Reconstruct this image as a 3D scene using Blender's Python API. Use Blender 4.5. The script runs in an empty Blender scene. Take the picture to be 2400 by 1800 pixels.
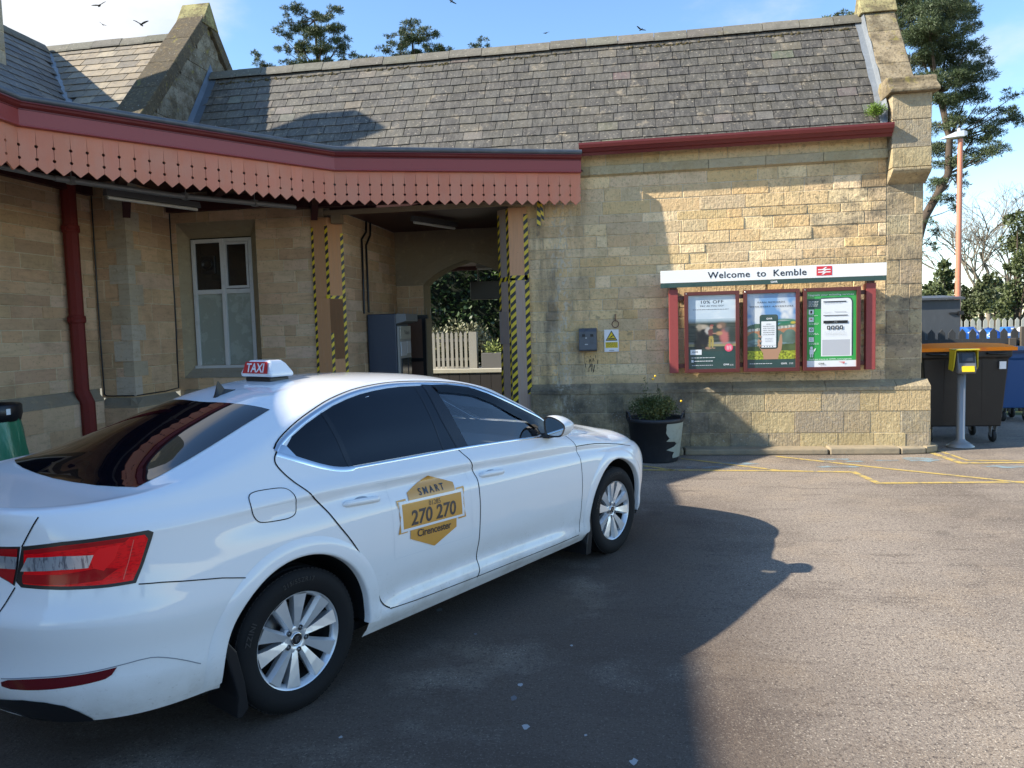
import bpy, bmesh, math, random
from mathutils import Vector, Matrix, noise as mnoise
from mathutils.bvhtree import BVHTree
from mathutils.geometry import delaunay_2d_cdt
S = bpy.context.scene
COL = S.collection
PI = math.pi

# ------------------------------------------------------------------ camera
cam_d = bpy.data.cameras.new('camera'); cam = bpy.data.objects.new('camera', cam_d); COL.objects.link(cam)
cam_d.sensor_fit = 'HORIZONTAL'; cam_d.sensor_width = 36.0; cam_d.lens = 26.26
cam_d.clip_start = 0.05; cam_d.clip_end = 3000
CAMH, YAW, PITCH, ROLL = 1.7112, math.radians(9.264), math.radians(4.2355), math.radians(1.5793)
_f = Vector((-math.sin(YAW)*math.cos(PITCH), math.cos(YAW)*math.cos(PITCH), -math.sin(PITCH)))
_r = Vector((math.cos(YAW), math.sin(YAW), 0)); _d = _f.cross(_r)
_r2 = _r*math.cos(ROLL)+_d*math.sin(ROLL); _d2 = _d*math.cos(ROLL)-_r*math.sin(ROLL)
cam.matrix_world = Matrix(((_r2.x, -_d2.x, -_f.x, 0), (_r2.y, -_d2.y, -_f.y, 0), (_r2.z, -_d2.z, -_f.z, CAMH), (0, 0, 0, 1)))
S.camera = cam

# ------------------------------------------------------------------ sun, sky, exposure
SUN = Vector((-1.0, -0.30, 0.675)).normalized()           # towards the sun
sun_d = bpy.data.lights.new('sun', 'SUN'); sun_d.energy = 5.0; sun_d.angle = math.radians(0.53); sun_d.color = (1.0, 0.92, 0.78)
sun = bpy.data.objects.new('sun', sun_d); COL.objects.link(sun); sun.rotation_euler = SUN.to_track_quat('Z', 'Y').to_euler(); sun.location = (0, 0, 30)
W = bpy.data.worlds.new('World'); S.world = W; W.use_nodes = True
nt = W.node_tree; nt.nodes.clear()
def wn(t, **k):
    n = nt.nodes.new(t)
    for a, b in k.items(): setattr(n, a, b)
    return n
out = wn('ShaderNodeOutputWorld'); bg = wn('ShaderNodeBackground'); sky = wn('ShaderNodeTexSky')
sky.sky_type = 'NISHITA'; sky.sun_disc = False; sky.sun_elevation = math.asin(SUN.z); sky.sun_rotation = math.atan2(SUN.x, SUN.y) % (2*PI)
sky.air_density = 1.0; sky.dust_density = 0.1; sky.ozone_density = 2.2
bg.inputs[1].default_value = 0.15
tc = wn('ShaderNodeTexCoord'); mp = wn('ShaderNodeMapping'); mp.inputs['Scale'].default_value = (1, 1, 2.2)
nz = wn('ShaderNodeTexNoise'); nz.inputs['Scale'].default_value = 2.6; nz.inputs['Detail'].default_value = 9; nz.inputs['Roughness'].default_value = 0.58
nt.links.new(tc.outputs['Generated'], mp.inputs[0]); nt.links.new(mp.outputs[0], nz.inputs['Vector'])
def cloud_dir(v, r0, r1):                                  # 1 inside a bank of cloud round a compass direction
    v = Vector(v).normalized()
    dp = wn('ShaderNodeVectorMath', operation='DOT_PRODUCT'); dp.inputs[1].default_value = v
    nm = wn('ShaderNodeVectorMath', operation='NORMALIZE'); nt.links.new(tc.outputs['Generated'], nm.inputs[0]); nt.links.new(nm.outputs[0], dp.inputs[0])
    mr = wn('ShaderNodeMapRange'); mr.interpolation_type = 'SMOOTHSTEP'
    mr.inputs[1].default_value = math.cos(math.radians(r0)); mr.inputs[2].default_value = math.cos(math.radians(r1))
    nt.links.new(dp.outputs['Value'], mr.inputs[0]); return mr.outputs[0]
def wmath(op, a, b):
    n = wn('ShaderNodeMath', operation=op)
    for i, q in enumerate((a, b)):
        if isinstance(q, (int, float)): n.inputs[i].default_value = q
        else: nt.links.new(q, n.inputs[i])
    return n.outputs[0]
CLOUDS = [((-0.80, 0.72, 0.42), 22, 5, 0.42), ((0.66, 0.80, 0.22), 28, 6, 0.22), ((0.16, 0.90, 0.44), 10, 2, 0.16)]
tot = None
for v, r0, r1, g in CLOUDS:
    q = wmath('MULTIPLY', cloud_dir(v, r0, r1), g); tot = q if tot is None else wmath('MAXIMUM', tot, q)
cm = wmath('ADD', nz.outputs['Fac'], tot)
mr = wn('ShaderNodeMapRange'); mr.interpolation_type = 'SMOOTHSTEP'; mr.inputs[1].default_value = 0.62; mr.inputs[2].default_value = 0.95; nt.links.new(cm, mr.inputs[0])
mx = wn('ShaderNodeMix', data_type='RGBA'); mx.inputs[7].default_value = (3.3, 3.4, 3.6, 1)
nt.links.new(mr.outputs[0], mx.inputs[0])
hs = wn('ShaderNodeHueSaturation'); hs.inputs['Saturation'].default_value = 1.10; hs.inputs['Value'].default_value = 0.95
nt.links.new(sky.outputs[0], hs.inputs['Color']); nt.links.new(hs.outputs[0], mx.inputs[6])
nt.links.new(mx.outputs[2], bg.inputs[0]); nt.links.new(bg.outputs[0], out.inputs[0])
S.view_settings.view_transform = 'Standard'; S.view_settings.look = 'None'; S.view_settings.gamma = 1.0
S.view_settings.use_curve_mapping = False; S.view_settings.exposure = 1.05
S.cycles.max_bounces = 8; S.cycles.transparent_max_bounces = 16; S.cycles.use_denoising = True

# ------------------------------------------------------------------ materials
def srgb(h):
    h = h.lstrip('#'); c = [int(h[i:i+2], 16)/255 for i in (0, 2, 4)]
    return tuple(x/12.92 if x <= .04045 else ((x+.055)/1.055)**2.4 for x in c)
MATS = {}
def M(name, col=(.5, .5, .5), rough=.6, metal=0.0, spec=.5, attr=False, layers=(), bump=None, coat=0.0, trans=0.0, alpha=1.0, emit=None, sss=0.0, bump2=None, stretch=(1, 1, 1)):
    """layers: (scale, colour2, lo, hi, amount[, (stretch)]) mixes colour2 in where a noise exceeds lo..hi"""
    if name in MATS: return MATS[name]
    m = bpy.data.materials.new(name); m.use_nodes = True; t = m.node_tree; b = t.nodes['Principled BSDF']
    MATS[name] = m
    b.inputs['Roughness'].default_value = rough; b.inputs['Metallic'].default_value = metal
    b.inputs['Specular IOR Level'].default_value = spec; b.inputs['Coat Weight'].default_value = coat; b.inputs['Coat Roughness'].default_value = .03
    b.inputs['Transmission Weight'].default_value = trans; b.inputs['Alpha'].default_value = alpha
    if emit: b.inputs['Emission Color'].default_value = (*emit[:3], 1); b.inputs['Emission Strength'].default_value = emit[3]
    co = t.nodes.new('ShaderNodeTexCoord')
    def noise(scale, st, detail=6):
        mp = t.nodes.new('ShaderNodeMapping'); mp.inputs['Scale'].default_value = st; t.links.new(co.outputs['Object'], mp.inputs[0])
        n = t.nodes.new('ShaderNodeTexNoise'); n.inputs['Scale'].default_value = scale; n.inputs['Detail'].default_value = detail; n.inputs['Roughness'].default_value = .62
        t.links.new(mp.outputs[0], n.inputs['Vector']); return n.outputs['Fac']
    if attr:
        a = t.nodes.new('ShaderNodeAttribute'); a.attribute_name = 'Col'; cur = a.outputs['Color']
    else:
        r = t.nodes.new('ShaderNodeRGB'); r.outputs[0].default_value = (*col, 1); cur = r.outputs[0]
    for L in layers:
        sc, c2, lo, hi, am = L[:5]; st = L[5] if len(L) > 5 else stretch
        mr = t.nodes.new('ShaderNodeMapRange'); mr.inputs[1].default_value = lo; mr.inputs[2].default_value = hi; mr.inputs[4].default_value = am
        t.links.new(noise(sc, st), mr.inputs[0])
        fac = mr.outputs[0]
        if len(L) > 6:                                   # region mask: (axis, lo0, lo1, hi1, hi0) in object space
            sp = t.nodes.new('ShaderNodeSeparateXYZ'); t.links.new(co.outputs['Object'], sp.inputs[0])
            for ax, a0, a1, a2, a3 in L[6]:
                for p, q in ((a0, a1), (a3, a2)):
                    k = t.nodes.new('ShaderNodeMapRange'); k.interpolation_type = 'SMOOTHSTEP'; k.inputs[1].default_value = p; k.inputs[2].default_value = q
                    t.links.new(sp.outputs[ax], k.inputs[0])
                    mu = t.nodes.new('ShaderNodeMath'); mu.operation = 'MULTIPLY'; t.links.new(fac, mu.inputs[0]); t.links.new(k.outputs[0], mu.inputs[1]); fac = mu.outputs[0]
        mi = t.nodes.new('ShaderNodeMix'); mi.data_type = 'RGBA'; mi.inputs[7].default_value = (*c2, 1)
        t.links.new(fac, mi.inputs[0]); t.links.new(cur, mi.inputs[6]); cur = mi.outputs[2]
    t.links.new(cur, b.inputs['Base Color'])
    prev = None
    for bp in (bump, bump2):
        if not bp: continue
        bn = t.nodes.new('ShaderNodeBump'); bn.inputs['Strength'].default_value = bp[1]; bn.inputs['Distance'].default_value = bp[2]
        t.links.new(noise(bp[0], bp[3] if len(bp) > 3 else (1, 1, 1), 5), bn.inputs['Height'])
        if prev: t.links.new(prev, bn.inputs['Normal'])
        prev = bn.outputs[0]
    if prev: t.links.new(prev, b.inputs['Normal'])
    return m
def glass_mat(name, tint, mixfac, rough=0.02, refl=(1, 1, 1)):
    """thin pane: Fresnel reflection over a tinted see-through"""
    m = bpy.data.materials.new(name); m.use_nodes = True; t = m.node_tree; t.nodes.clear(); MATS[name] = m
    o = t.nodes.new('ShaderNodeOutputMaterial'); g = t.nodes.new('ShaderNodeBsdfGlossy'); g.inputs['Roughness'].default_value = rough; g.inputs[0].default_value = (*refl, 1)
    tr = t.nodes.new('ShaderNodeBsdfTransparent'); tr.inputs[0].default_value = (*tint, 1)
    lw = t.nodes.new('ShaderNodeFresnel'); lw.inputs[0].default_value = mixfac
    x = t.nodes.new('ShaderNodeMixShader'); t.links.new(lw.outputs[0], x.inputs[0]); t.links.new(tr.outputs[0], x.inputs[1]); t.links.new(g.outputs[0], x.inputs[2]); t.links.new(x.outputs[0], o.inputs[0])
    return m

# ------------------------------------------------------------------ mesh helpers
class MB:
    def __init__(s): s.v = []; s.f = []; s.mi = []; s.c = []; s.sm = []
    def add(s, vs, fs, mi=0, c=(1, 1, 1), sm=False):
        n = len(s.v); s.v += [tuple(p) for p in vs]
        for f in fs: s.f.append(tuple(i+n for i in f)); s.mi.append(mi); s.c.append(c); s.sm.append(sm)
        return s
    def box(s, a, b, mi=0, c=(1, 1, 1), T=None):
        (x0, y0, z0), (x1, y1, z1) = a, b
        vs = [(x0, y0, z0), (x1, y0, z0), (x1, y1, z0), (x0, y1, z0), (x0, y0, z1), (x1, y0, z1), (x1, y1, z1), (x0, y1, z1)]
        if T: vs = [T @ Vector(p) for p in vs]
        return s.add(vs, [(0, 3, 2, 1), (4, 5, 6, 7), (0, 1, 5, 4), (1, 2, 6, 5), (2, 3, 7, 6), (3, 0, 4, 7)], mi, c)
    def prism(s, poly, n, mi=0, c=(1, 1, 1)):
        """poly: 3D points; n: extrusion vector"""
        n = Vector(n); k = len(poly); p = [Vector(q) for q in poly]
        return s.add(p+[q+n for q in p], [tuple(range(k))[::-1], tuple(range(k, 2*k))]+[(i, (i+1) % k, k+(i+1) % k, k+i) for i in range(k)], mi, c)
    def tube(s, pts, r, n=8, mi=0, c=(1, 1, 1), caps=True, sm=True):
        pts = [Vector(p) for p in pts]; rs = r if isinstance(r, (list, tuple)) else [r]*len(pts); base = len(s.v); up = Vector((0, 0, 1)); rings = []
        d0 = (pts[1]-pts[0]).normalized(); a = d0.orthogonal().normalized()
        for i, p in enumerate(pts):
            d = ((pts[min(i+1, len(pts)-1)]-p).normalized()+(p-pts[max(i-1, 0)]).normalized()).normalized()
            a = (a-d*a.dot(d)).normalized(); b = d.cross(a)
            rings.append([p+(a*math.cos(2*PI*k/n)+b*math.sin(2*PI*k/n))*rs[i] for k in range(n)])
        vs = [q for rg in rings for q in rg]; fs = []
        for i in range(len(pts)-1):
            for k in range(n): fs.append((i*n+k, i*n+(k+1) % n, (i+1)*n+(k+1) % n, (i+1)*n+k))
        s.add(vs, fs, mi, c, sm)
        if caps: s.add(rings[0], [tuple(range(n))[::-1]], mi, c); s.add(rings[-1], [tuple(range(n))], mi, c)
        return s
    def lathe(s, prof, n=24, T=None, mi=0, c=(1, 1, 1), sm=True, axis='z', closed=False):
        """prof: (r, h) pairs"""
        vs = []
        for r, h in prof:
            for k in range(n):
                a = 2*PI*k/n; p = (r*math.cos(a), r*math.sin(a), h) if axis == 'z' else (r*math.cos(a), h, r*math.sin(a))
                vs.append(T @ Vector(p) if T else p)
        fs = []; m = len(prof)
        for i in range(m-1 if not closed else m):
            j = (i+1) % m
            for k in range(n): fs.append((i*n+k, i*n+(k+1) % n, j*n+(k+1) % n, j*n+k))
        return s.add(vs, fs, mi, c, sm)
    def sphere(s, c0, r, n=12, m=8, mi=0, c=(1, 1, 1)):
        r = r if isinstance(r, (tuple, list)) else (r, r, r)
        vs = []; fs = []
        for i in range(m+1):
            t = PI*i/m
            for k in range(n): a = 2*PI*k/n; vs.append((c0[0]+r[0]*math.sin(t)*math.cos(a), c0[1]+r[1]*math.sin(t)*math.sin(a), c0[2]+r[2]*math.cos(t)))
        for i in range(m):
            for k in range(n): fs.append((i*n+k, (i+1)*n+k, (i+1)*n+(k+1) % n, i*n+(k+1) % n))
        return s.add(vs, fs, mi, c, True)
    def build(s, name, mats, parent=None, local=False, smooth=None, bevel=0.0, recalc=True, shade_angle=None):
        me = bpy.data.meshes.new(name); me.from_pydata(s.v, [], s.f)
        for m in (mats if isinstance(mats, (list, tuple)) else [mats]): me.materials.append(m)
        me.polygons.foreach_set('material_index', s.mi)
        me.polygons.foreach_set('use_smooth', s.sm if smooth is None else [smooth]*len(s.f))
        at = me.attributes.new('Col', 'FLOAT_COLOR', 'FACE'); fl = []
        for c in s.c: fl += [c[0], c[1], c[2], 1.0]
        at.data.foreach_set('color', fl)
        if recalc:
            bm = bmesh.new(); bm.from_mesh(me); bmesh.ops.recalc_face_normals(bm, faces=bm.faces); bm.to_mesh(me); bm.free()
        me.update()
        o = bpy.data.objects.new(name, me); COL.objects.link(o)
        if parent is not None:
            o.parent = parent
            if not local: o.matrix_parent_inverse = parent.matrix_world.inverted()
        if bevel:
            md = o.modifiers.new('bevel', 'BEVEL'); md.width = bevel; md.segments = 2; md.limit_method = 'ANGLE'; md.angle_limit = .6; md.harden_normals = False
        return o
def tag(o, label=None, cat=None, group=None, kind=None):
    if label: o['label'] = label
    if cat: o['category'] = cat
    if group: o['group'] = group
    if kind: o['kind'] = kind
    return o
def thing(name, loc, label, cat, rz=0.0, group=None):
    o = bpy.data.objects.new(name, None); COL.objects.link(o); o.empty_display_size = .2
    o.matrix_world = Matrix.Translation(loc) @ Matrix.Rotation(rz, 4, 'Z'); o.location = loc; o.rotation_euler = (0, 0, rz)
    return tag(o, label, cat, group)
def copy_thing(root, M4, label=None):
    def cp(o, par):
        c = o.copy(); COL.objects.link(c)
        if par: c.parent = par
        for ch in list(o.children): cp(ch, c)
        return c
    r = cp(root, None); r.matrix_world = M4
    if label: r['label'] = label
    return r
def lerp(a, b, t): return a+(b-a)*t
def interp(x, xs, ys):
    if x <= xs[0]: return ys[0]
    for i in range(1, len(xs)):
        if x <= xs[i]: return lerp(ys[i-1], ys[i], (x-xs[i-1])/(xs[i]-xs[i-1]))
    return ys[-1]
class Spl:
    """monotone cubic through (x, y) pairs"""
    def __init__(s, pts):
        pts = sorted(pts); s.x = [p[0] for p in pts]; s.y = [p[1] for p in pts]; n = len(pts)
        d = [(s.y[i+1]-s.y[i])/(s.x[i+1]-s.x[i]) for i in range(n-1)]
        m = [d[0]]+[0 if d[i-1]*d[i] <= 0 else 2*d[i-1]*d[i]/(d[i-1]+d[i]) for i in range(1, n-1)]+[d[-1]]
        s.m = m
    def __call__(s, t):
        x, y, m = s.x, s.y, s.m
        if t <= x[0]: return y[0]+m[0]*(t-x[0])
        if t >= x[-1]: return y[-1]+m[-1]*(t-x[-1])
        i = 0
        while t > x[i+1]: i += 1
        h = x[i+1]-x[i]; u = (t-x[i])/h
        return (2*u**3-3*u*u+1)*y[i]+(u**3-2*u*u+u)*h*m[i]+(-2*u**3+3*u*u)*y[i+1]+(u**3-u*u)*h*m[i+1]
def text_mesh(txt, size=1.0, bold=0.0, spacing=1.0, align='CENTER', shear=0.0, wx=1.0):
    """flat lettering: list of 2D points, faces; y=0 baseline"""
    cu = bpy.data.curves.new('t', 'FONT'); cu.body = txt; cu.size = size; cu.offset = bold*size; cu.space_character = spacing; cu.align_x = align; cu.shear = shear; cu.resolution_u = 3
    ob = bpy.data.objects.new('t', cu); COL.objects.link(ob)
    dg = bpy.context.evaluated_depsgraph_get(); dg.update(); me = bpy.data.meshes.new_from_object(ob.evaluated_get(dg))
    vs = [(v.co.x*wx, v.co.y) for v in me.vertices]; fs = [tuple(p.vertices) for p in me.polygons]
    bpy.data.objects.remove(ob); bpy.data.curves.remove(cu); bpy.data.meshes.remove(me)
    return vs, fs
def sweep(mb, prof, path, mi=0, c=(1, 1, 1), closed_prof=False, sm=False, side=1):
    """prof: (outward, z) pairs swept along a plan polyline (x, y, z0) with mitred corners; outward = right of travel * side"""
    n = len(path); P = [Vector(p) for p in path]; rings = []
    for i in range(n):
        d0 = (P[i]-P[i-1]) if i else (P[1]-P[0]); d1 = (P[i+1]-P[i]) if i < n-1 else d0
        d0 = Vector((d0.x, d0.y, 0)).normalized(); d1 = Vector((d1.x, d1.y, 0)).normalized()
        t = (d0+d1).normalized(); nn = Vector((t.y, -t.x, 0))*side; k = 1/max(.3, nn.dot(Vector((d0.y, -d0.x, 0))*side))
        rings.append([P[i]+nn*(q[0]*k)+Vector((0, 0, q[1])) for q in prof])
    m = len(prof); vs = [q for r in rings for q in r]; fs = []
    for i in range(n-1):
        for k in range(m if closed_prof else m-1): k2 = (k+1) % m; fs.append((i*m+k, i*m+k2, (i+1)*m+k2, (i+1)*m+k))
    mb.add(vs, fs, mi, c, sm)
    if closed_prof: mb.add(rings[0], [tuple(range(m))], mi, c); mb.add(rings[-1], [tuple(range(m))[::-1]], mi, c)
    return mb
def jit(c, a, rng):
    k = 1+rng.uniform(-a, a); return tuple(max(0, x*k*(1+rng.uniform(-a*.25, a*.25))) for x in c)
# ================================================================== setting: ground, kerb, markings
mblack = M('black trim', (.012, .012, .014), .35)
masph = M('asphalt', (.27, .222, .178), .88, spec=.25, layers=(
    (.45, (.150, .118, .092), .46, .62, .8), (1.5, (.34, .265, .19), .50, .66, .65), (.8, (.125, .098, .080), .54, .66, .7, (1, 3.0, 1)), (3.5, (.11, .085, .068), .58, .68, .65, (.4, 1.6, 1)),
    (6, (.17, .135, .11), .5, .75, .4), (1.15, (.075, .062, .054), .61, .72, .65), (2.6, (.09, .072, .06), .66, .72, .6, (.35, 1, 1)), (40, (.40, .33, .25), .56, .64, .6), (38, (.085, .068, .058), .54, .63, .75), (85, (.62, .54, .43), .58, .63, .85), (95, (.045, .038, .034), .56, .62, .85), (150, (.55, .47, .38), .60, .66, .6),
    (.6, (.078, .055, .042),   .28, .46, .80, (1, 1, 1), ((0, -9, -7, .0, 1.5), (1, -9, -6, 6.6, 8.2)))),  # shade painted in: darker, redder tone over the ground that lies in shadow
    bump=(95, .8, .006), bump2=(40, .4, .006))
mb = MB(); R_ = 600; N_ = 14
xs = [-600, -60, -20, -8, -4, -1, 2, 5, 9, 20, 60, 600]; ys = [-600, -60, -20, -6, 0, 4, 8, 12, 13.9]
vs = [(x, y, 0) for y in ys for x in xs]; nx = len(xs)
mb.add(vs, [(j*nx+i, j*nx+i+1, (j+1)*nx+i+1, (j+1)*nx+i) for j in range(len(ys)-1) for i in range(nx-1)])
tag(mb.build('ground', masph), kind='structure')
mgrass = M('rough grass', (.075, .105, .030), .9, layers=((3, (.13, .12, .05), .45, .7, .6), (40, (.04, .06, .02), .5, .6, .5)), bump=(40, .6, .03))
mb = MB(); mb.add([(-600, 13.9, -.004), (600, 13.9, -.004), (600, 900, -.004), (-600, 900, -.004)], [(0, 1, 2, 3)]); mb.build('grass_field', mgrass)['kind'] = 'structure'
mkerb = M('kerb stone', attr=True, rough=.85, layers=((6, (.17, .15, .11), .45, .7, .6), (40, (.42, .38, .28), .6, .7, .4), (1.5, (.10, .10, .08), .5, .75, .5)), bump=(40, .5, .006))
mb = MB(); rng = random.Random(3); kp = [(-1.6, 9.80), (.64, 9.87), (2.44, 9.90), (3.30, 9.93), (3.62, 10.0), (3.80, 10.14), (3.86, 10.3)]
for i in range(len(kp)-1):
    a, b = kp[i], kp[i+1]; g = .009 if i < 3 else .002; t = Vector((b[0]-a[0], b[1]-a[1], 0)).normalized()*g
    mb.prism([(a[0]+t.x, a[1]+t.y, 0), (b[0]-t.x, b[1]-t.y, 0), (b[0]-t.x, 10.6, 0), (a[0]+t.x, 10.6, 0)], (0, 0, .085+rng.uniform(-.006, .006)), c=jit((.33, .27, .175), .10, rng))
mb.build('kerb', mkerb, bevel=.018)['kind'] = 'structure'
myel = M('worn yellow paint', (.56, .39, .09), .8, layers=((9, (.22, .19, .14), .50, .62, .9), (120, (.17, .155, .13), .52, .60, .8)))
mblu = M('worn blue paint', (.22, .36, .42), .8, layers=((7, (.19, .175, .155), .42, .56, 1.0), (90, (.19, .175, .155), .46, .56, .9)))
def road_line(pts, w):
    mb = MB(); P = [Vector((p[0], p[1], .004)) for p in pts]
    for i in range(len(P)-1):
        t = (P[i+1]-P[i]).normalized(); n_ = Vector((-t.y, t.x, 0))*w/2; e = t*w*.45; mb.add([P[i]-n_-e, P[i+1]-n_+e*(1 if i < len(P)-2 else 0), P[i+1]+n_+e*(1 if i < len(P)-2 else 0), P[i]+n_-e], [(0, 1, 2, 3)])
        P[i+1].z += .0006
    return mb
k_ = 0
for pts, w in (([(-.9, 8.88), (1.56, 8.84), (2.42, 8.78), (2.50, 8.18), (3.93, 8.28), (7.5, 8.55)], .07), ([(.02, 9.2), (.44, 8.86)], .06), ([(.61, 9.62), (1.64, 8.86)], .06), ([(1.80, 9.78), (2.9, 8.95), (3.95, 8.22)], .065), ([(3.70, 10.12), (3.76, 9.34), (5.2, 9.45), (8, 9.7)], .08), ([(3.84, 10.3), (3.90, 9.52), (5.0, 9.5)], .05), ([(-4.2, 1.2), (-2.7, 2.02)], .10)):
    road_line(pts, w).build('painted_line', myel)['kind'] = 'structure'
mb = MB(); rng = random.Random(8)
for cx, cy, rx, ry in ((3.4, 9.6, .28, .16), (3.02, 9.52, .16, .05), (2.62, 9.45, .14, .05), (4.2, 9.12, .30, .10), (2.3, 9.1, .26, .07), (1.2, 9.3, .30, .08), (.9, 9.05, .3, .05), (2.45, 9.6, .22, .05)):
    k = 14; mb.add([(cx+rx*math.cos(2*PI*i/k)*rng.uniform(.6, 1.15), cy+ry*math.sin(2*PI*i/k)*rng.uniform(.6, 1.15), .0025) for i in range(k)], [tuple(range(k))])
mb.build('painted_marking', mblu)['kind'] = 'structure'
# bird droppings and litter on the asphalt
mdrop = M('dried droppings', (.36, .36, .36), .9)
for i, (x, y, r) in enumerate(((-.48, 3.06, .016), (-.02, 2.85, .017), (-.22, 3.02, .007), (-.35, 3.9, .008), (-.57, 3.3, .018), (-.56, 3.43, .012), (-1.25, 2.89, .008), (-1.2, 4.34, .022), (-.9, 4.0, .012))):
    rng = random.Random(i); k = 11; mb = MB(); mb.add([(x+r*math.cos(2*PI*j/k)*rng.uniform(.6, 1.3), y+r*1.3*math.sin(2*PI*j/k)*rng.uniform(.6, 1.3), .003) for j in range(k)], [tuple(range(k))])
    mb.build('dropping_stain', M('grey dropping', (.14, .14, .15), .9) if i in (4, 7, 8) else mdrop)['kind'] = 'structure'

# ================================================================== station building
mstone = M('buff limestone', attr=True, rough=.9, spec=.2, layers=(
    (3.2, (.34, .25, .12), .50, .72, .5), (11, (.72, .58, .33), .54, .70, .45), (24, (.38, .28, .15), .52, .66, .45), (40, (.16, .12, .07), .59, .67, .5), (1.1, (.24, .19, .12), .58, .74, .4), (7, (.17, .145, .105), .63, .71, .5, (1, 1, 1.6)),
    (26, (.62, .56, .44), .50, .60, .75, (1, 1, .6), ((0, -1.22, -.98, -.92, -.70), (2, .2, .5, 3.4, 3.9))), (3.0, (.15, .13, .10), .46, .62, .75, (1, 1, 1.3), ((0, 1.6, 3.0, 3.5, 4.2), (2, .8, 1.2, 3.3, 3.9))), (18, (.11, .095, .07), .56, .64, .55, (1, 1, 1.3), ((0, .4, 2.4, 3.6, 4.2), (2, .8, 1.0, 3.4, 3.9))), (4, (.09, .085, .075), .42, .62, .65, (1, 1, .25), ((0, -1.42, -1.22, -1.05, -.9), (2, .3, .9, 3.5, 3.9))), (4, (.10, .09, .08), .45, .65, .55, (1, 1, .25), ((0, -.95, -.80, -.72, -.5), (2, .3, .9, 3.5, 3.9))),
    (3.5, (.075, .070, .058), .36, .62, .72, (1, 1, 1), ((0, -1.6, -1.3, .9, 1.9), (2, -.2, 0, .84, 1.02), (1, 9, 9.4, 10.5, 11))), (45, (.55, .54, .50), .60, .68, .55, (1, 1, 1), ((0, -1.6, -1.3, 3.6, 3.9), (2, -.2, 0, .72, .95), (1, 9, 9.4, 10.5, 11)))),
    bump=(24, .8, .020), bump2=(14, .6, .014, (5, 5, .35)))
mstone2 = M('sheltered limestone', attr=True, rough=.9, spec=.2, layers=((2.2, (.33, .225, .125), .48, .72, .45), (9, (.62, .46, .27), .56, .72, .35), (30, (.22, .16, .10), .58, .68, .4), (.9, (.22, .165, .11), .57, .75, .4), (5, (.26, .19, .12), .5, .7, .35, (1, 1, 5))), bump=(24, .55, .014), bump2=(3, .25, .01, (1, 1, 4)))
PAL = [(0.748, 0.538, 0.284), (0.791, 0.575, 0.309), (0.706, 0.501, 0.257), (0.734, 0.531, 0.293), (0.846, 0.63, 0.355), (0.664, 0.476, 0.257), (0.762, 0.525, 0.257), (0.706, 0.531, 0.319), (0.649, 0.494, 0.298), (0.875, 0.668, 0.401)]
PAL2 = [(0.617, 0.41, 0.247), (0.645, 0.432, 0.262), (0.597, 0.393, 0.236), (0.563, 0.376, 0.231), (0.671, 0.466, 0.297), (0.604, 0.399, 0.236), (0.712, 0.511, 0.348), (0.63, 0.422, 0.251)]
def stones(mb, O, U, N, u0, u1, v0, v1, pal, holes=(), course=(.115, .175), lens=(.16, .66), seed=1, proud=.006, joint=.0045, mortar=(.66, .55, .37), clip=None, W3=Vector((0, 0, 1)), tone=.10):
    rng = random.Random(seed); O = Vector(O); U = Vector(U).normalized(); N = Vector(N).normalized()
    vb = [v0]
    while vb[-1] < v1-.09: vb.append(vb[-1]+rng.uniform(*course))
    vb[-1] = v1
    for h in holes:
        for hv in (h[2], h[3]):
            if v0 < hv < v1: vb = [q for q in vb if abs(q-hv) > .05 or q in (v0, v1)]+[hv]
    vb = sorted(set(vb))
    P = lambda u, v, d: O+U*u+W3*v+N*d
    for a, b in zip(vb, vb[1:]):
        ivs = [(u0, u1)]
        if clip:
            cl = clip(a, b)
            if not cl: continue
            ivs = [(max(u0, cl[0]), min(u1, cl[1]))]
        for h in holes:
            if h[2] < b-1e-4 and h[3] > a+1e-4:
                n2 = []
                for p, q in ivs:
                    if h[1] <= p or h[0] >= q: n2.append((p, q)); continue
                    if h[0] > p: n2.append((p, h[0]))
                    if h[1] < q: n2.append((h[1], q))
                ivs = n2
        for p, q in ivs:
            if q-p < .01: continue
            mb.add([P(p, a, 0), P(q, a, 0), P(q, b, 0), P(p, b, 0)], [(0, 1, 2, 3)], 0, mortar)
            u = p+(-rng.uniform(0, .3) if q-p > .6 else 0)
            while u < q-.004:
                L = rng.uniform(*lens)*(1 if rng.random() > .15 else .55); e = u+L
                if q-e < .10: e = q
                s_, t_ = max(u, p), min(e, q)
                if t_-s_ > .015:
                    d = proud+rng.uniform(-.005, .006); j = joint*rng.uniform(.7, 1.5); k = j+.0045; w = lambda: rng.uniform(-.0022, .0022)
                    c = jit(rng.choice(pal), tone, rng)
                    base = [P(s_+j, a+j, 0), P(t_-j, a+j, 0), P(t_-j, b-j, 0), P(s_+j, b-j, 0)]
                    top = [P(s_+k+w(), a+k+w(), d+w()*.5), P(t_-k+w(), a+k+w(), d+w()*.5), P(t_-k+w(), b-k+w(), d+w()*.5), P(s_+k+w(), b-k+w(), d+w()*.5)]
                    mb.add(base+top, [(4, 5, 6, 7), (0, 1, 5, 4), (1, 2, 6, 5), (2, 3, 7, 6), (3, 0, 4, 7)], 0, c)
                u = e
    return mb
X1, Y1, NF, NR = Vector((1, 0, 0)), Vector((0, 1, 0)), Vector((0, -1, 0)), Vector((1, 0, 0))
ST = thing('station_building', (0, 11.3, 0), 'stone railway station with slate roofs, red gutter and an arched passage', 'building')
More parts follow.
